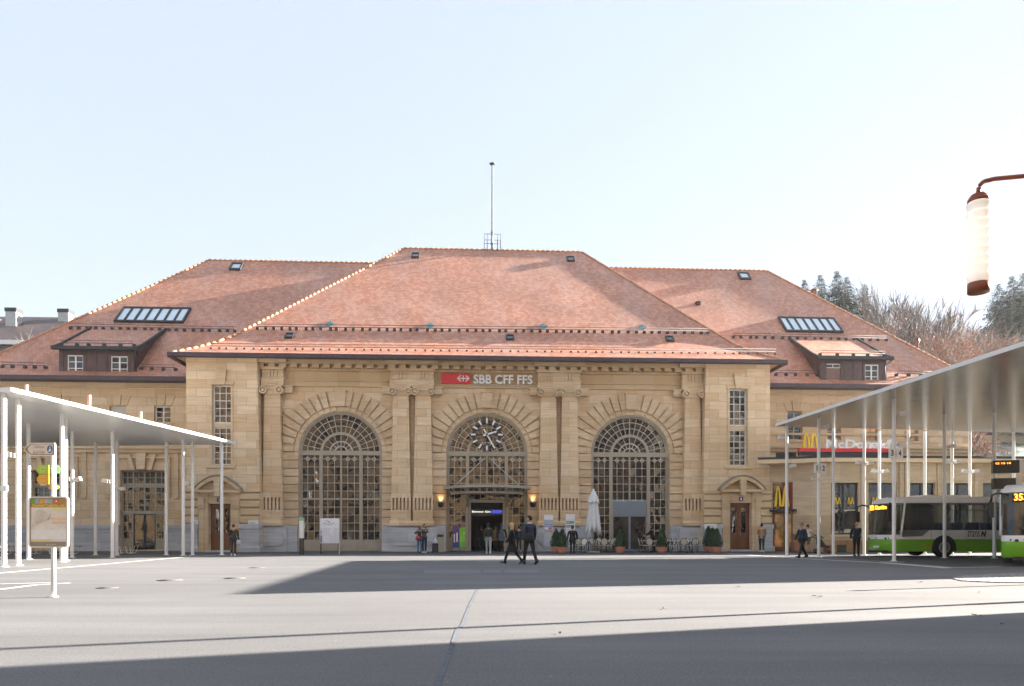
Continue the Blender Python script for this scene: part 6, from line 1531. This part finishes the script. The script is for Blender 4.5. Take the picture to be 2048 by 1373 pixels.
    if extras: extras(t, dict(sp=sp, LW=LW, RW=RW_, LS=LS, RS=RS, LE=LE, RE=RE, dz=dz))
    return t
def bag(t, c, s, col, name='bag', strap=None, rot=0.):
    """soft bag: rounded, a little sagging, with strap"""
    m = MB(); rings = []
    for z, k in ((-.5, .55), (-.48, .85), (-.3, 1.0), (.1, .95), (.42, .8), (.5, .5)):
        rings.append([(s[0] * k * math.copysign(abs(math.cos(a)) ** .6, math.cos(a)), s[1] * k * math.copysign(abs(math.sin(a)) ** .6, math.sin(a)), s[2] * z * 2) for a in [2 * PI * j / 16 for j in range(16)]])
    m.loft(rings); m.xf(Matrix.Translation(c) @ Matrix.Rotation(rot, 4, 'Z')); o = m.build(name, cm(col), t)
    if strap: MB().tube(strap, .012, 6).build('strap', cm(tuple(x * .7 for x in col)), o)
def person_bag(p, label, off, s, col, strap_top=None, rot=0., cat='bag', name='bag'):
    """a carried bag is a thing of its own, placed in the wearer's frame"""
    sc = p.scale[0]; R_ = Matrix.Rotation(p.rotation_euler.z, 3, 'Z'); loc = Vector(p.location) + R_ @ (Vector(off) * sc)
    t = thing(name, label, cat, loc, p.rotation_euler.z + rot); t.scale = (sc,) * 3
    st_ = None
    m = MB(); rings = []
    for z, k in ((-.5, .55), (-.48, .85), (-.3, 1.0), (.1, .95), (.42, .8), (.5, .5)):
        rings.append([(s[0] * k * math.copysign(abs(math.cos(a)) ** .6, math.cos(a)), s[1] * k * math.copysign(abs(math.sin(a)) ** .6, math.sin(a)), s[2] * z * 2) for a in [2 * PI * j / 16 for j in range(16)]])
    m.loft(rings); m.build('bag_body', cm(col), t)
    if strap_top: MB().tube([(-s[0] * .6, 0, s[2] * .9)] + strap_top + [(s[0] * .6, 0, s[2] * .9)], .011, 6).build('strap', cm(tuple(x * .8 for x in col)), t)
    return t
A_ = dict(lleg=(.05, .03), rleg=(-.04, .03))
# woman by the left oak door
p = person('woman seen from behind in black jacket with tan fur collar before the left oak door', 467, 37.2, 1.64, .0, (.012, .012, .016), (.012, .013, .018), (.62, .60, .58), (.10, .04, .02), .0, (.03, .02), (-.05, .05), (.45, .25, 1.5), (.15, .15, .3), hood=(.50, .34, .18), headtilt=-.25)
person_bag(p, 'white and grey handbag on the arm of the woman before the left oak door', (.27, .02, .78), (.13, .06, .13), (.46, .47, .50), [(-.05, 0, .3), (.05, 0, .3)])
# embracing couple and their suitcase
p = person('woman in dark jacket and jeans hugging a companion beside the suitcase', 839, 42.3, 1.58, .12, (.016, .014, .02), (.07, .16, .30), (.03, .03, .03), (.03, .02, .02), .05, (.03, .02), (-.03, .03), (1.1, .3, .7), (1.1, .2, .7), coat=.12, hood=(.20, .15, .09))
person_bag(p, 'red shoulder bag on the back of the hugging woman', (-.10, -.20, 1.0), (.17, .07, .13), (.36, .03, .03), [(-.02, .02, .42), (.08, .06, .42)])
person('taller person with brown hair and white shoes hugging the woman with the red bag', 848.5, 42.75, 1.72, PI - .2, (.10, .09, .08), (.02, .03, .07), (.70, .70, .70), (.10, .045, .03), .12, (.03, .02), (-.04, .03), (1.0, .3, .8), (1.0, .25, .9), headtilt=.3)
ys = 43.; t = thing('suitcase', 'dark blue trolley suitcase standing left of the waste bin', 'suitcase', (GX(870.5, ys), ys, .004), .1)
m = MB(); rr = rnd([(-.19, .05), (.19, .05), (.19, .58), (-.19, .58)], .06, 4); m.prism(rr, -.12, .12); m.build('shell', pbr('navy_case', (.018, .025, .04), .5, var=.15), t); MB().tube([(-.11, .1, .58), (-.11, .1, .98), (.11, .1, .98), (.11, .1, .58)], .012, 6).build('handle', M['black'], t)
for sx in (-1, 1): MB().disc_y((sx * .14, .03), .03, -.1, -.06, 10).build('wheel', M['rubber'], t)
for sx in (-.1, 0, .1): pass
tb = thing('plastic_bag', 'white plastic bag resting on top of the dark blue suitcase', 'bag', (GX(870.5, ys), ys - .02, .59)); MB().loft([[(r * math.cos(a) * (1 + .1 * math.sin(5 * a)), r * .6 * math.sin(a), z) for a in [2 * PI * k / 16 for k in range(16)]] for z, r in ((0, .10), (.03, .14), (.15, .12), (.26, .06), (.34, .02))]).build('bag_body', pbr('white_plastic', (.62, .68, .74), .4, var=.1), tb); MB().tube([(-.02, 0, .33), (-.03, .05, .40), (.02, .08, .40), (.02, 0, .33)], .008, 5).build('handle', M['white_soft'], tb)
# people at the doors
p = person('person in olive jacket and pale patterned trousers walking into the hall', 977, 40.6, 1.76, .05, (.045, .05, .03), (.34, .36, .38), (.70, .70, .70), (.015, .013, .012), .05, (.22, .05), (-.22, .15), (.15, .12, .3), (-.1, .12, .3))
person_bag(p, 'black backpack on the person in olive jacket entering the hall', (0, -.20, 1.22), (.14, .09, .20), (.012, .012, .014), [(-.08, .15, .25), (.08, .15, .25)], cat='backpack', name='backpack')
person('person with grey cap and blue jeans standing inside the entrance doors', 963, 49.0, 1.70, .2, (.03, .035, .045), (.03, .07, .12), (.3, .3, .3), (.16, .17, .20), .0, (.12, .05), (-.12, .1))
person('person in beige coat walking through the entrance doors', 991, 48.6, 1.66, .0, (.30, .19, .11), (.10, .07, .06), (.08, .06, .05), (.20, .15, .10), .0, (.2, .1), (-.2, .2), coat=.22)
p = person('person in black with arms out carrying a blue instrument case on the back', 1003.5, 45.0, 1.72, -.05, (.012, .012, .014), (.010, .010, .012), (.03, .03, .03), (.02, .015, .012), .0, (.12, .05), (-.12, .12), (.05, .35, .1), (.05, .35, .1), coat=.25)
ic = thing('instrument_case', 'slate blue guitar case on the back of the person in black at the doors', 'instrument case', Vector(p.location) + Vector((.0, -.24, .72)), 0)
prof = [(0, .17), (.1, .20), (.28, .19), (.40, .13), (.50, .15), (.62, .12), (.72, .06), (.95, .055), (1.12, .07), (1.16, .03)]
MB().prism([(w_, z) for z, w_ in prof] + [(-w_, z) for z, w_ in reversed(prof)], -.09, .04).build('case', pbr('slate_case', (.06, .085, .12), .6, var=.15), ic); MB().tube([(-.12, .04, .2), (-.13, .12, .45), (-.06, .05, .7)], .012, 5).tube([(.12, .04, .2), (.13, .12, .45), (.06, .05, .7)], .012, 5).build('strap', M['black'], ic)
person('person in dark green jacket half hidden behind the blonde woman', 1038, 45.4, 1.64, .1, (.016, .03, .032), (.012, .022, .026), (.45, .30, .30), (.02, .02, .02), .0, (.1, .05), (-.1, .1))
# the walking couple in front
p = person('blonde woman in long black coat and heels walking left across the square', 1024, 27.7, 1.63, 1.35, (.012, .013, .018), (.010, .011, .016), (.014, .012, .012), (.56, .40, .20), .16, (.42, .12), (-.34, .32), (.25, .1, .35), (-.15, .1, .25), coat=.42, heels=True, collar=(.6, .58, .56), headtilt=-.05)
p = person('tall man in navy jacket and black trousers walking away beside the blonde woman', 1059, 27.4, 1.87, .55, (.022, .034, .062), (.012, .012, .014), (.02, .016, .014), (.025, .018, .014), 0., (.30, .08), (-.28, .22), (-.05, .12, .35), (.12, .2, .2), build=1.12, collar=(.65, .66, .68), headturn=.6, coat=.06)
person_bag(p, 'black shoulder bag behind the tall man in the navy jacket', (-.17, -.18, .98), (.19, .08, .15), (.014, .014, .015), [(.1, .1, .35), (.34, .12, .52), (.30, .15, .3)])
# terrace and right-hand side
person('stout man in black coat seen from behind beside the potted conifers', 1145, 41.8, 1.58, .0, (.008, .009, .012), (.009, .009, .011), (.012, .012, .012), (.05, .045, .04), 0., (.02, .02), (-.03, .03), (.1, .22, .3), (.1, .22, .3), build=1.28, coat=.2)
person('person in black with long hair leaning over a table behind the terrace conifer', 1306, 45.6, 1.72, 1.25, (.006, .006, .007), (.008, .008, .009), (.01, .01, .01), (.01, .008, .007), .2, (.05, .05), (-.08, .05), (.7, .1, .4), (.6, .1, .5), lean=.14, coat=.3)
person('person in beige jacket, dark cap and jeans facing the wall right of the oak door', 1523.5, 44.3, 1.78, -.5, (.34, .21, .11), (.022, .03, .045), (.72, .72, .72), (.03, .02, .02), 0., (.05, .03), (-.06, .05), (.3, .12, .9), (.3, .12, .9), coat=.1)
person('man in navy jacket and sunglasses striding left past the front canopy posts', 1604, 34.1, 1.72, 1.9, (.012, .022, .045), (.009, .009, .011), (.014, .012, .012), (.16, .13, .11), 0., (.36, .06), (-.34, .18), (-.25, .1, .25), (.3, .1, .3), build=1.08, glasses=True, headturn=.25)
p = person('man in white shirt and olive shorts pushing a stroller along the restaurant wall', 1616, 42.0, 1.72, -1.35, (.66, .64, .63), (.07, .075, .045), (.10, .16, .22), (.03, .02, .018), 0., (.30, .1), (-.25, .25), (.85, .08, .35), (.85, .08, .35), shorts=True, sleeves=False)
ss = thing('stroller', 'black baby stroller pushed past the restaurant wall', 'stroller', (GX(1646, 42.), 42., 0), -.2)
m = MB()
for yy in (-.22, .22): m.tube([(-.62, yy, 1.0), (-.45, yy, .95), (.30, yy, .18)], .016, 6); m.tube([(-.38, yy, .16), (.05, yy, .62)], .016, 6)
m.tube([(-.62, -.22, 1.0), (-.62, .22, 1.0)], .02, 6); m.tube([(-.38, -.22, .16), (-.38, .22, .16)], .014, 6); m.build('frame', M['black_metal'], ss)
m = MB().loft([[(x, yy, z) for yy, z in ((-.2, z0), (.2, z0), (.2, z1), (-.2, z1))] for x, z0, z1 in ((-.35, .55, 1.02), (-.2, .38, .95), (.1, .36, .52), (.35, .30, .42))], 0, True, False); m.build('seat', M['black'], ss)
m = MB().loft([[(-.33 + .42 * math.sin(a) * k, yy, .72 + .38 * math.cos(a) * k) for a in [PI / 2 * i / 6 - .5 for i in range(7)]] for yy, k in ((-.21, .9), (-.1, 1.), (.1, 1.), (.21, .9))], 0, False, True, False); m.build('hood', cm((.03, .03, .035)), ss)
for xx, yy, r in ((-.38, -.25, .13), (-.38, .25, .13), (.32, -.2, .10), (.32, .2, .10)):
    w_ = MB().disc_y((xx, r), r, yy - .02, yy + .02, 18, 0, r * .6); w_.disc_y((xx, r), r * .3, yy - .02, yy + .02, 8); w_.build('wheel', M['rubber'], ss)
person('man in navy jacket and sunglasses standing with hands behind his back beside the first bus', 1713, 37.2, 1.74, PI, (.012, .022, .042), (.010, .010, .012), (.014, .012, .012), (.16, .11, .08), 0., (.03, .02), (-.03, .03), (-.45, .05, .35), (-.45, .05, .35), build=1.15, glasses=True, bald=True)

# ================================================================ BACKDROP: hill, trees, far houses
def hillz(x, y):
    if y < 72: return 0.
    s = min(1., max(0., (x - 6) / 34.)); t = (y - 72) / 70.
    return s * (30. * min(1.4, t) ** .9 * (1 + .10 * math.sin(x * .05)))
mg, nt, b, L = start('frosty_grass'); tc = nn(nt, 'ShaderNodeTexCoord'); n1 = nn(nt, 'ShaderNodeTexNoise', Scale=.5, Detail=8., Roughness=.7); L(tc.outputs['Object'], n1.inputs['Vector'])
r = nn(nt, 'ShaderNodeValToRGB'); r.color_ramp.elements[0].color = (.07, .12, .10, 1); r.color_ramp.elements[0].position = .35; r.color_ramp.elements[1].color = (.26, .32, .30, 1); r.color_ramp.elements[1].position = .68; L(n1.outputs['Fac'], r.inputs[0]); L(r.outputs[0], b.inputs['Base Color']); b.inputs['Roughness'].default_value = .9
m = MB(); nx, ny = 50, 40; gx = lambda i: 6 + i * 6.; gy = lambda j: 72 + j * 6.
vv = [(gx(i), gy(j), hillz(gx(i), gy(j)) - .05 + RND.uniform(-.15, .15) * (j > 0 and i > 0)) for j in range(ny) for i in range(nx)]
m.add(vv, [(j * nx + i, j * nx + i + 1, (j + 1) * nx + i + 1, (j + 1) * nx + i) for j in range(ny - 1) for i in range(nx - 1)], 0, None, True)
tag(m.build('hill', mg, fix=False), kind='structure')
bark = pbr('grey_bark', (.17, .145, .125), .9, var=.3); needle = pbr('spruce_needle', (.035, .062, .042), .7, var=.45, vs=.6)
TOP = {}
def conifer(name, seed, H, R0):
    r_ = random.Random(seed); t = thing(name, 'x', 'tree'); MB().tube([(0, 0, -2), (0, 0, H * .5), (0, 0, H)], [.28, .15, .02], 7).build('trunk', bark, t)
    m = MB(); z = H * .08; k = 0
    while z < H * .985:
        f = 1 - z / H; R = R0 * f ** .85 * r_.uniform(.72, 1.12) + .12; nb = 7 + int(9 * f)
        for i in range(nb):
            a = 2 * PI * (i / nb) + r_.uniform(-.3, .3) + k * .7; Lb = R * r_.uniform(.6, 1.12)
            if r_.random() < .10: continue
            d = Vector((math.cos(a), math.sin(a), 0)); sd = Vector((-math.sin(a), math.cos(a), 0)); n = max(3, int(Lb / .26))
            for j in range(n):
                u = (j + .6) / n; c = d * (Lb * u) + Vector((0, 0, z - Lb * .30 * u + Lb * .22 * u * u)); s = min(.66, .16 + .30 * Lb) * (1 - u * .45) * r_.uniform(.7, 1.25) + .05
                for q in (-1, 1):
                    e = (sd * q * r_.uniform(.6, 1.) + d * r_.uniform(.3, .8) + Vector((0, 0, r_.uniform(-.7, .05)))) * s
                    w_ = (d * r_.uniform(.5, 1) + Vector((0, 0, r_.uniform(-.5, .3)))).normalized() * s * .38
                    m.add([tuple(c - w_ * .5), tuple(c + w_ * .5), tuple(c + e * 1.25)], [(0, 1, 2)])
        z += max(.20, H * .026 * (.45 + f)); k += 1
    m.build('crown', needle, t, fix=False); TOP[t.name] = H; return t
def bare(name, seed, H, spread=.55, leaves=None, lm=None, up=.35, thick=1., tw=pbr('twig', (.25, .21, .19), .9, var=.25)):
    r_ = random.Random(seed); t = thing(name, 'x', 'tree'); tr = MB(); br = MB(); tips = []
    def grow(p, d, l, r, dep, mb):
        n = 3; pts = [p]; q = p; dd = d
        for i in range(n):
            dd = (dd + Vector((r_.uniform(-.13, .13), r_.uniform(-.13, .13), .06 * up))).normalized(); q = q + dd * l / n; pts.append(q)
        mb.tube(pts, [r, r * .88, r * .78, r * .66], 5 if dep < 2 else 3, 0, False)
        if dep >= 4: tips.append((pts[1], q))
        if dep >= 5:
            for i in range(5):
                s = pts[r_.randint(0, 3)]; e = s + (dd + Vector((r_.uniform(-.8, .8), r_.uniform(-.8, .8), r_.uniform(-.2, .8)))).normalized() * l * r_.uniform(.5, 1.1); br.tube([s, s.lerp(e, .5) + Vector((0, 0, .03)), e], [r * .5 * thick, r * .42 * thick, r * .25 * thick], 3, 0, False)
            return
        nb = (4 if dep == 0 else 3) + (r_.random() < .5) + (1 if dep == 4 else 0)
        for i in range(nb):
            ax = Vector((r_.uniform(-1, 1), r_.uniform(-1, 1), r_.uniform(-1, 1))).cross(dd); ax = ax.normalized() if ax.length > .01 else Vector((1, 0, 0))
            nd = (Matrix.Rotation(spread * r_.uniform(.5, 1.25), 3, ax) @ dd + Vector((0, 0, up * .35))).normalized(); s = pts[-1] if i < 2 else pts[r_.randint(1, 2)]
            grow(s, nd, l * r_.uniform(.60, .82), r * .60, dep + 1, br)
    grow(Vector((0, 0, -1)), Vector((0, 0, 1)), H * .30 + 1, H * .020, 0, tr)
    tr.build('trunk', bark, t, fix=False)
    # the crown: twigs, and what leaves are left
    for f in (): pass
    if leaves:
        for i in range(leaves):
            p, q = r_.choice(tips); c = p.lerp(q, r_.random()) + Vector((r_.gauss(0, .35), r_.gauss(0, .35), r_.gauss(0, .3))); s = r_.uniform(.05, .11)
            d = Vector((r_.uniform(-1, 1), r_.uniform(-1, 1), r_.uniform(-1, .6))).normalized(); e = d.cross(Vector((r_.uniform(-1, 1), .3, r_.uniform(-1, 1)))).normalized()
            br.add([tuple(c - e * s * .6), tuple(c + d * s), tuple(c + e * s * .6), tuple(c - d * s)], [(0, 1, 2, 3)], 1)
    TOP[t.name] = max(v[2] for v in br.v); br.build('crown', [tw, lm or tw], t, fix=False); return t
rust = pbr('rust_autumn_leaf', (.36, .145, .065), .8, var=.45, vs=.5); tan = pbr('tan_autumn_leaf', (.27, .19, .10), .8, var=.4, vs=.5)
cA, cB = conifer('spruce_tree', 1, 18, 7.4), conifer('spruce_tree', 2, 17, 6.6)
bA, bB, bC, bD = bare('bare_tree', 3, 15, .50, up=.5, tw=pbr('dark_twig', (.17, .15, .14), .9, var=.25), thick=1.9), bare('bare_tree', 4, 13, .62, 900, tan), bare('autumn_tree', 5, 12, .66, 9500, rust), bare('autumn_tree', 6, 12, .7, 7000, rust)
used = set()
def plant(src, px, pytop, y, H, label, group=None, rz=None):
    x = GX(px, y); zt = HC + (HY - pytop) / F * y; h0 = hillz(x, y); want = zt - h0; H = TOP[src.name]; s = want / H
    o = src if src not in used else copy_tree(src); used.add(src)
    o.location = (x, y, h0); o.rotation_euler = (0, 0, RND.uniform(0, 6) if rz is None else rz); s = max(.5, min(1.9, s)); o.scale = (s * .95, s * .95, s); 
    if s < want / H - .01 or s > want / H + .01: o.location.z = zt - H * s
    o['label'] = label
    if group: o['group'] = group
for i, (src, px, py, y, H, lab) in enumerate(((cA, 1609, 556, 118, 18, 'spruce tip farthest left above the right roof slope'), (cB, 1640, 547, 112, 17, 'spruce between the roof slope flue and the twin spruces'), (cA, 1674, 538, 110, 18, 'tallest spruce of the group right of the roof ridge'), (cB, 1693, 551, 108, 17, 'spruce close against the right side of the tallest spruce'), (cA, 1729, 565, 112, 18, 'spruce standing alone before the big bare tree'),
                                      (cB, 1996, 565, 112, 17, 'narrow spruce just right of the street lamp glass'), (cA, 2024, 548, 108, 18, 'broad spruce at the upper right behind the lamp'), (cB, 2045, 543, 110, 17, 'spruce touching the right edge of the picture'), (cA, 2075, 560, 106, 18, 'spruce beyond the right edge'))):
    plant(src, px, py, y, H, lab, 'spruces on the hill')
plant(bA, 1826, 535, 86, 15.5, 'big pale bare tree with fan of fine branches on the hill')
for i, (src, px, py, y, H, lab) in enumerate(((bC, 1905, 622, 80, 12.2, 'rust leaved tree in the middle of the hill below the lamp'), (bD, 1862, 646, 79, 12.2, 'smaller rust leaved tree behind the copper flue'), (bC, 1948, 636, 116, 12.2, 'rust leaved tree just left of the conifers on the right edge'), (bD, 1882, 632, 83, 12.2, 'thin rust tree behind the two largest rust leaved trees'))):
    plant(src, px, py, y, H, lab, 'rust leaved trees on the hill')
wl_ = ['bare tree low behind the roof beside the spruces', 'bare tree under the lone spruce', 'bare tree between the lone spruce and the big pale tree', 'bare tree left foot of the big pale tree', 'bare tree right of the big pale tree', 'bare tree over the canopy edge at far right', 'tan bare tree beneath the right spruces', 'tan bare tree at the right picture edge', 'tan bare tree beside the canopy rim', 'bare tree in the gap behind the rust trees', 'bare tree low at the hip of the right wing roof', 'bare tree behind the copper flue', 'bare tree above the canopy corner', 'tan bare tree right of the rust trees', 'low bare tree below the rust trees', 'bare tree beyond the right edge']
for i, (px, py, y) in enumerate(((1700, 610, 96), (1738, 615, 94), (1765, 620, 97), (1795, 612, 92), (1850, 625, 96), (1985, 640, 118), (2010, 612, 124), (2035, 606, 126), (1965, 648, 117), (1922, 632, 101), (1830, 650, 94), (1855, 672, 92), (1990, 655, 115), (1955, 640, 122), (1900, 680, 90), (2070, 600, 120))):
    plant((bB, bA)[i % 3 == 0], px, py, y, (13.3, 15.5)[i % 3 == 0], wl_[i], 'bare trees on the hill')
# far houses on the hill glimpsed under the canopy
for i, (px, y, w, lab) in enumerate(((1955, 105, 7, 'small far house with red roof on the hill left of the canopy post'), (2010, 106, 8, 'far house with red roof on the hill seen under the canopy'))):
    x = GX(px, y); z = hillz(x, y); z = HC + (HY - 876) / F * y; t = thing('hill_house', lab, 'house', (x, y, z), 0, 'far houses on the hill')
    MB().box(-w / 2, w / 2, 0, 7, -3, 3.).build('wall', pbr('house_wall_%d' % i, (.42, .33, .22), .9, var=.1), t); MB().prism([(-w / 2 - .6, 3.), (0, 6.5), (w / 2 + .6, 3.)], -.5, 7.5).build('roof', M['tile_dark'], t)
    for k in (-1, 1): MB().box(k * w * .25 - .5, k * w * .25 + .5, -.05, .05, .4, 1.9).build('window', M['glass_dark'], t)
# building left behind the station
yb = 84.; t = thing('neighbour_house', 'dark tiled neighbouring building with tall chimneys behind the left wing', 'building', (GX(40, yb), yb, 0), .04)
zr = HC + (HY - 635) / F * (yb + 7); ze = HC + (HY - 687) / F * yb
MB().box(-30, 12, 0, 14, 0, ze - .3).build('wall', pbr('grey_render', (.30, .28, .26), .9, var=.1), t); m = MB(); roof_quads(m, [((-31, -1, ze), (13, -1, ze)), ((-27, 7, zr), (9.0, 7, zr))]); roof_quads(m, [((13, -1, ze), (13, 15, ze)), ((9, 6.9, zr), (9, 7.1, zr))]); roof_quads(m, [((13, 15, ze), (-31, 15, ze)), ((9, 7, zr), (-27, 7, zr))]); m.build('roof', M['tile_dark'], t)
MB().box(-31.2, 13.2, -1.3, -1.02, ze - .45, ze + .05).build('fascia', M['white_soft'], t)
ch = pbr('chimney_render', (.40, .43, .42), .9, var=.15)
for k, (px, y0, py0, py1, w) in enumerate(((31, 4.2, 656, 619, 1.28), (134, 6., 662, 620, 1.28), (-6, 5., 655, 637, .8))):
    xx = GX(px, yb + y0) - GX(40, yb); zt = HC + (HY - py1) / F * (yb + y0); o = MB().box(xx - w / 2, xx + w / 2, y0 - .5, y0 + .7, ze, zt - .45).build('chimney', ch if k < 2 else M['white_soft'], t); MB().box(xx - w / 2 - .07, xx + w / 2 + .07, y0 - .57, y0 + .77, zt - .448, zt).build('chimney_cap', M['black_metal'], o)
for i, (px, py, y) in enumerate(((62, 668, 74), (92, 655, 75), (118, 645, 76))):
    plant(bB, px, py, y, 13.3, 'tan bare tree in front of the dark neighbouring roof, %s' % ('leftmost', 'middle', 'nearest the station roof')[i], 'bare trees behind the left wing')
# town houses behind the camera and at the right, outside the frame: they throw the shade and fill the window reflections
def town(name, label, x0, x1, y0, y1, H, col, side='n'):
    t = thing(name, label, 'building', ((x0 + x1) / 2, (y0 + y1) / 2, 0)); w, d = (x1 - x0) / 2, (y1 - y0) / 2
    MB().box(-w, w, -d, d, 0, H).build('wall', pbr('wall_' + name, col, .9, var=.12, vs=.6), t)
    MB().prism([(-d - .6, H + .002), (0, H + 3.6), (d + .6, H + .002)], -w - .6, w + .6, 0, 'x').build('roof', M['tile_dark'], t)
    m = MB(); nz = int(H / 3.3)
    for k in range(nz):
        for i in range(int(2 * w / 3)):
            a = -w + 1.5 + i * 3.; m.box(a - .75, a + .75, d - .05, d + .04, 1.3 + k * 3.3, 3.0 + k * 3.3); m.box(a - .5, a + .5, -d - .04, -d + .05, 1.3 + k * 3.3, 3.0 + k * 3.3)
        for i in range(int(2 * d / 3)):
            a = -d + 1.5 + i * 3.; m.box(-w - .04, -w + .05, a - .5, a + .5, 1.3 + k * 3.3, 3.0 + k * 3.3)
    m.build('window_front', M['glass_dark'], t)
town('corner_house', 'tall town house just outside the right edge whose shade covers the foreground', 20, 34, -8, 15.1, 15.5, (.45, .38, .30))
for k, (a, c, H, col) in enumerate(((-60, -34, 27, (.50, .34, .18)), (-33, -10, 24, (.22, .15, .09)), (-9, 14, 26, (.36, .24, .12)), (15, 40, 27, (.16, .12, .09)))):
    town('town_house', ('ochre', 'brown', 'cream', 'umber')[k] + ' town house behind the viewpoint reflected in the station windows', a, c, -34, -22, H, col)

mh = bpy.data.materials.new('haze_air'); mh.use_nodes = True; nt = mh.node_tree; nt.nodes.clear(); out = nt.nodes.new('ShaderNodeOutputMaterial'); pv_ = nt.nodes.new('ShaderNodeVolumePrincipled')
pv_.inputs['Color'].default_value = (.93, .96, 1., 1); pv_.inputs['Density'].default_value = HAZE; pv_.inputs['Anisotropy'].default_value = .3; nt.links.new(pv_.outputs[0], out.inputs['Volume'])
tag(MB().box(-312, 312, -312, 322, -1.2, 85).build('haze', mh), kind='stuff')
# ================================================================ LIGHT, SKY, CAMERA
AZ, EL = 19.5, 17.5                              # sun azimuth from +x towards +y, elevation
sun = bpy.data.lights.new('sun', 'SUN'); sun.energy = SUN_E; sun.angle = math.radians(.5); sun.color = (1., .90, .78)
so = bpy.data.objects.new('sun', sun); COL.objects.link(so)
d = Vector((math.cos(math.radians(EL)) * math.cos(math.radians(AZ)), math.cos(math.radians(EL)) * math.sin(math.radians(AZ)), math.sin(math.radians(EL))))
so.rotation_euler = d.to_track_quat('Z', 'Y').to_euler(); so.location = (60, 20, 40)
w = bpy.data.worlds.new('World'); S.world = w; w.use_nodes = True; nt = w.node_tree
sky = nt.nodes.new('ShaderNodeTexSky'); sky.sky_type = 'NISHITA'; sky.sun_disc = False; sky.sun_elevation = math.radians(EL); sky.sun_rotation = math.radians(90 - AZ)
sky.air_density = 1.0; sky.dust_density = SKY_D; sky.ozone_density = 1.; sky.altitude = 900
hs = nt.nodes.new('ShaderNodeHueSaturation'); hs.inputs['Saturation'].default_value = SKY_SAT; nt.links.new(sky.outputs[0], hs.inputs['Color']); mxs = nt.nodes.new('ShaderNodeMix'); mxs.data_type = 'RGBA'; mxs.inputs[0].default_value = .85; mxs.inputs[7].default_value = tuple(c / SKY_S for c in (.0945, .1085, .130)) + (1,); nt.links.new(hs.outputs[0], mxs.inputs[6]); nt.links.new(mxs.outputs[2], nt.nodes['Background'].inputs['Color']); nt.nodes['Background'].inputs['Strength'].default_value = SKY_S
cam = bpy.data.cameras.new('camera'); co = bpy.data.objects.new('camera', cam); COL.objects.link(co)
co.location = (0, 0, HC); co.rotation_euler = (PI / 2, 0, 0); cam.sensor_width = 36; cam.sensor_fit = 'HORIZONTAL'; cam.lens = F / 2048 * 36; cam.shift_y = (HY - 686.5) / 2048
cam.clip_start = .1; cam.clip_end = 3000; S.camera = co
S.view_settings.view_transform = 'Standard'; S.view_settings.look = 'None'; S.view_settings.exposure = EXPO; S.view_settings.gamma = 1.
S.cycles.volume_bounces = 0; S.cycles.max_bounces = 6; S.cycles.diffuse_bounces = 3; S.cycles.glossy_bounces = 4; S.cycles.use_denoising = True; S.cycles.denoiser = 'OPENIMAGEDENOISE'; S.cycles.denoising_input_passes = 'RGB_ALBEDO_NORMAL'; S.cycles.denoising_prefilter = 'ACCURATE'; S.cycles.caustics_reflective = False; S.cycles.caustics_refractive = False
bpy.context.view_layer.update()
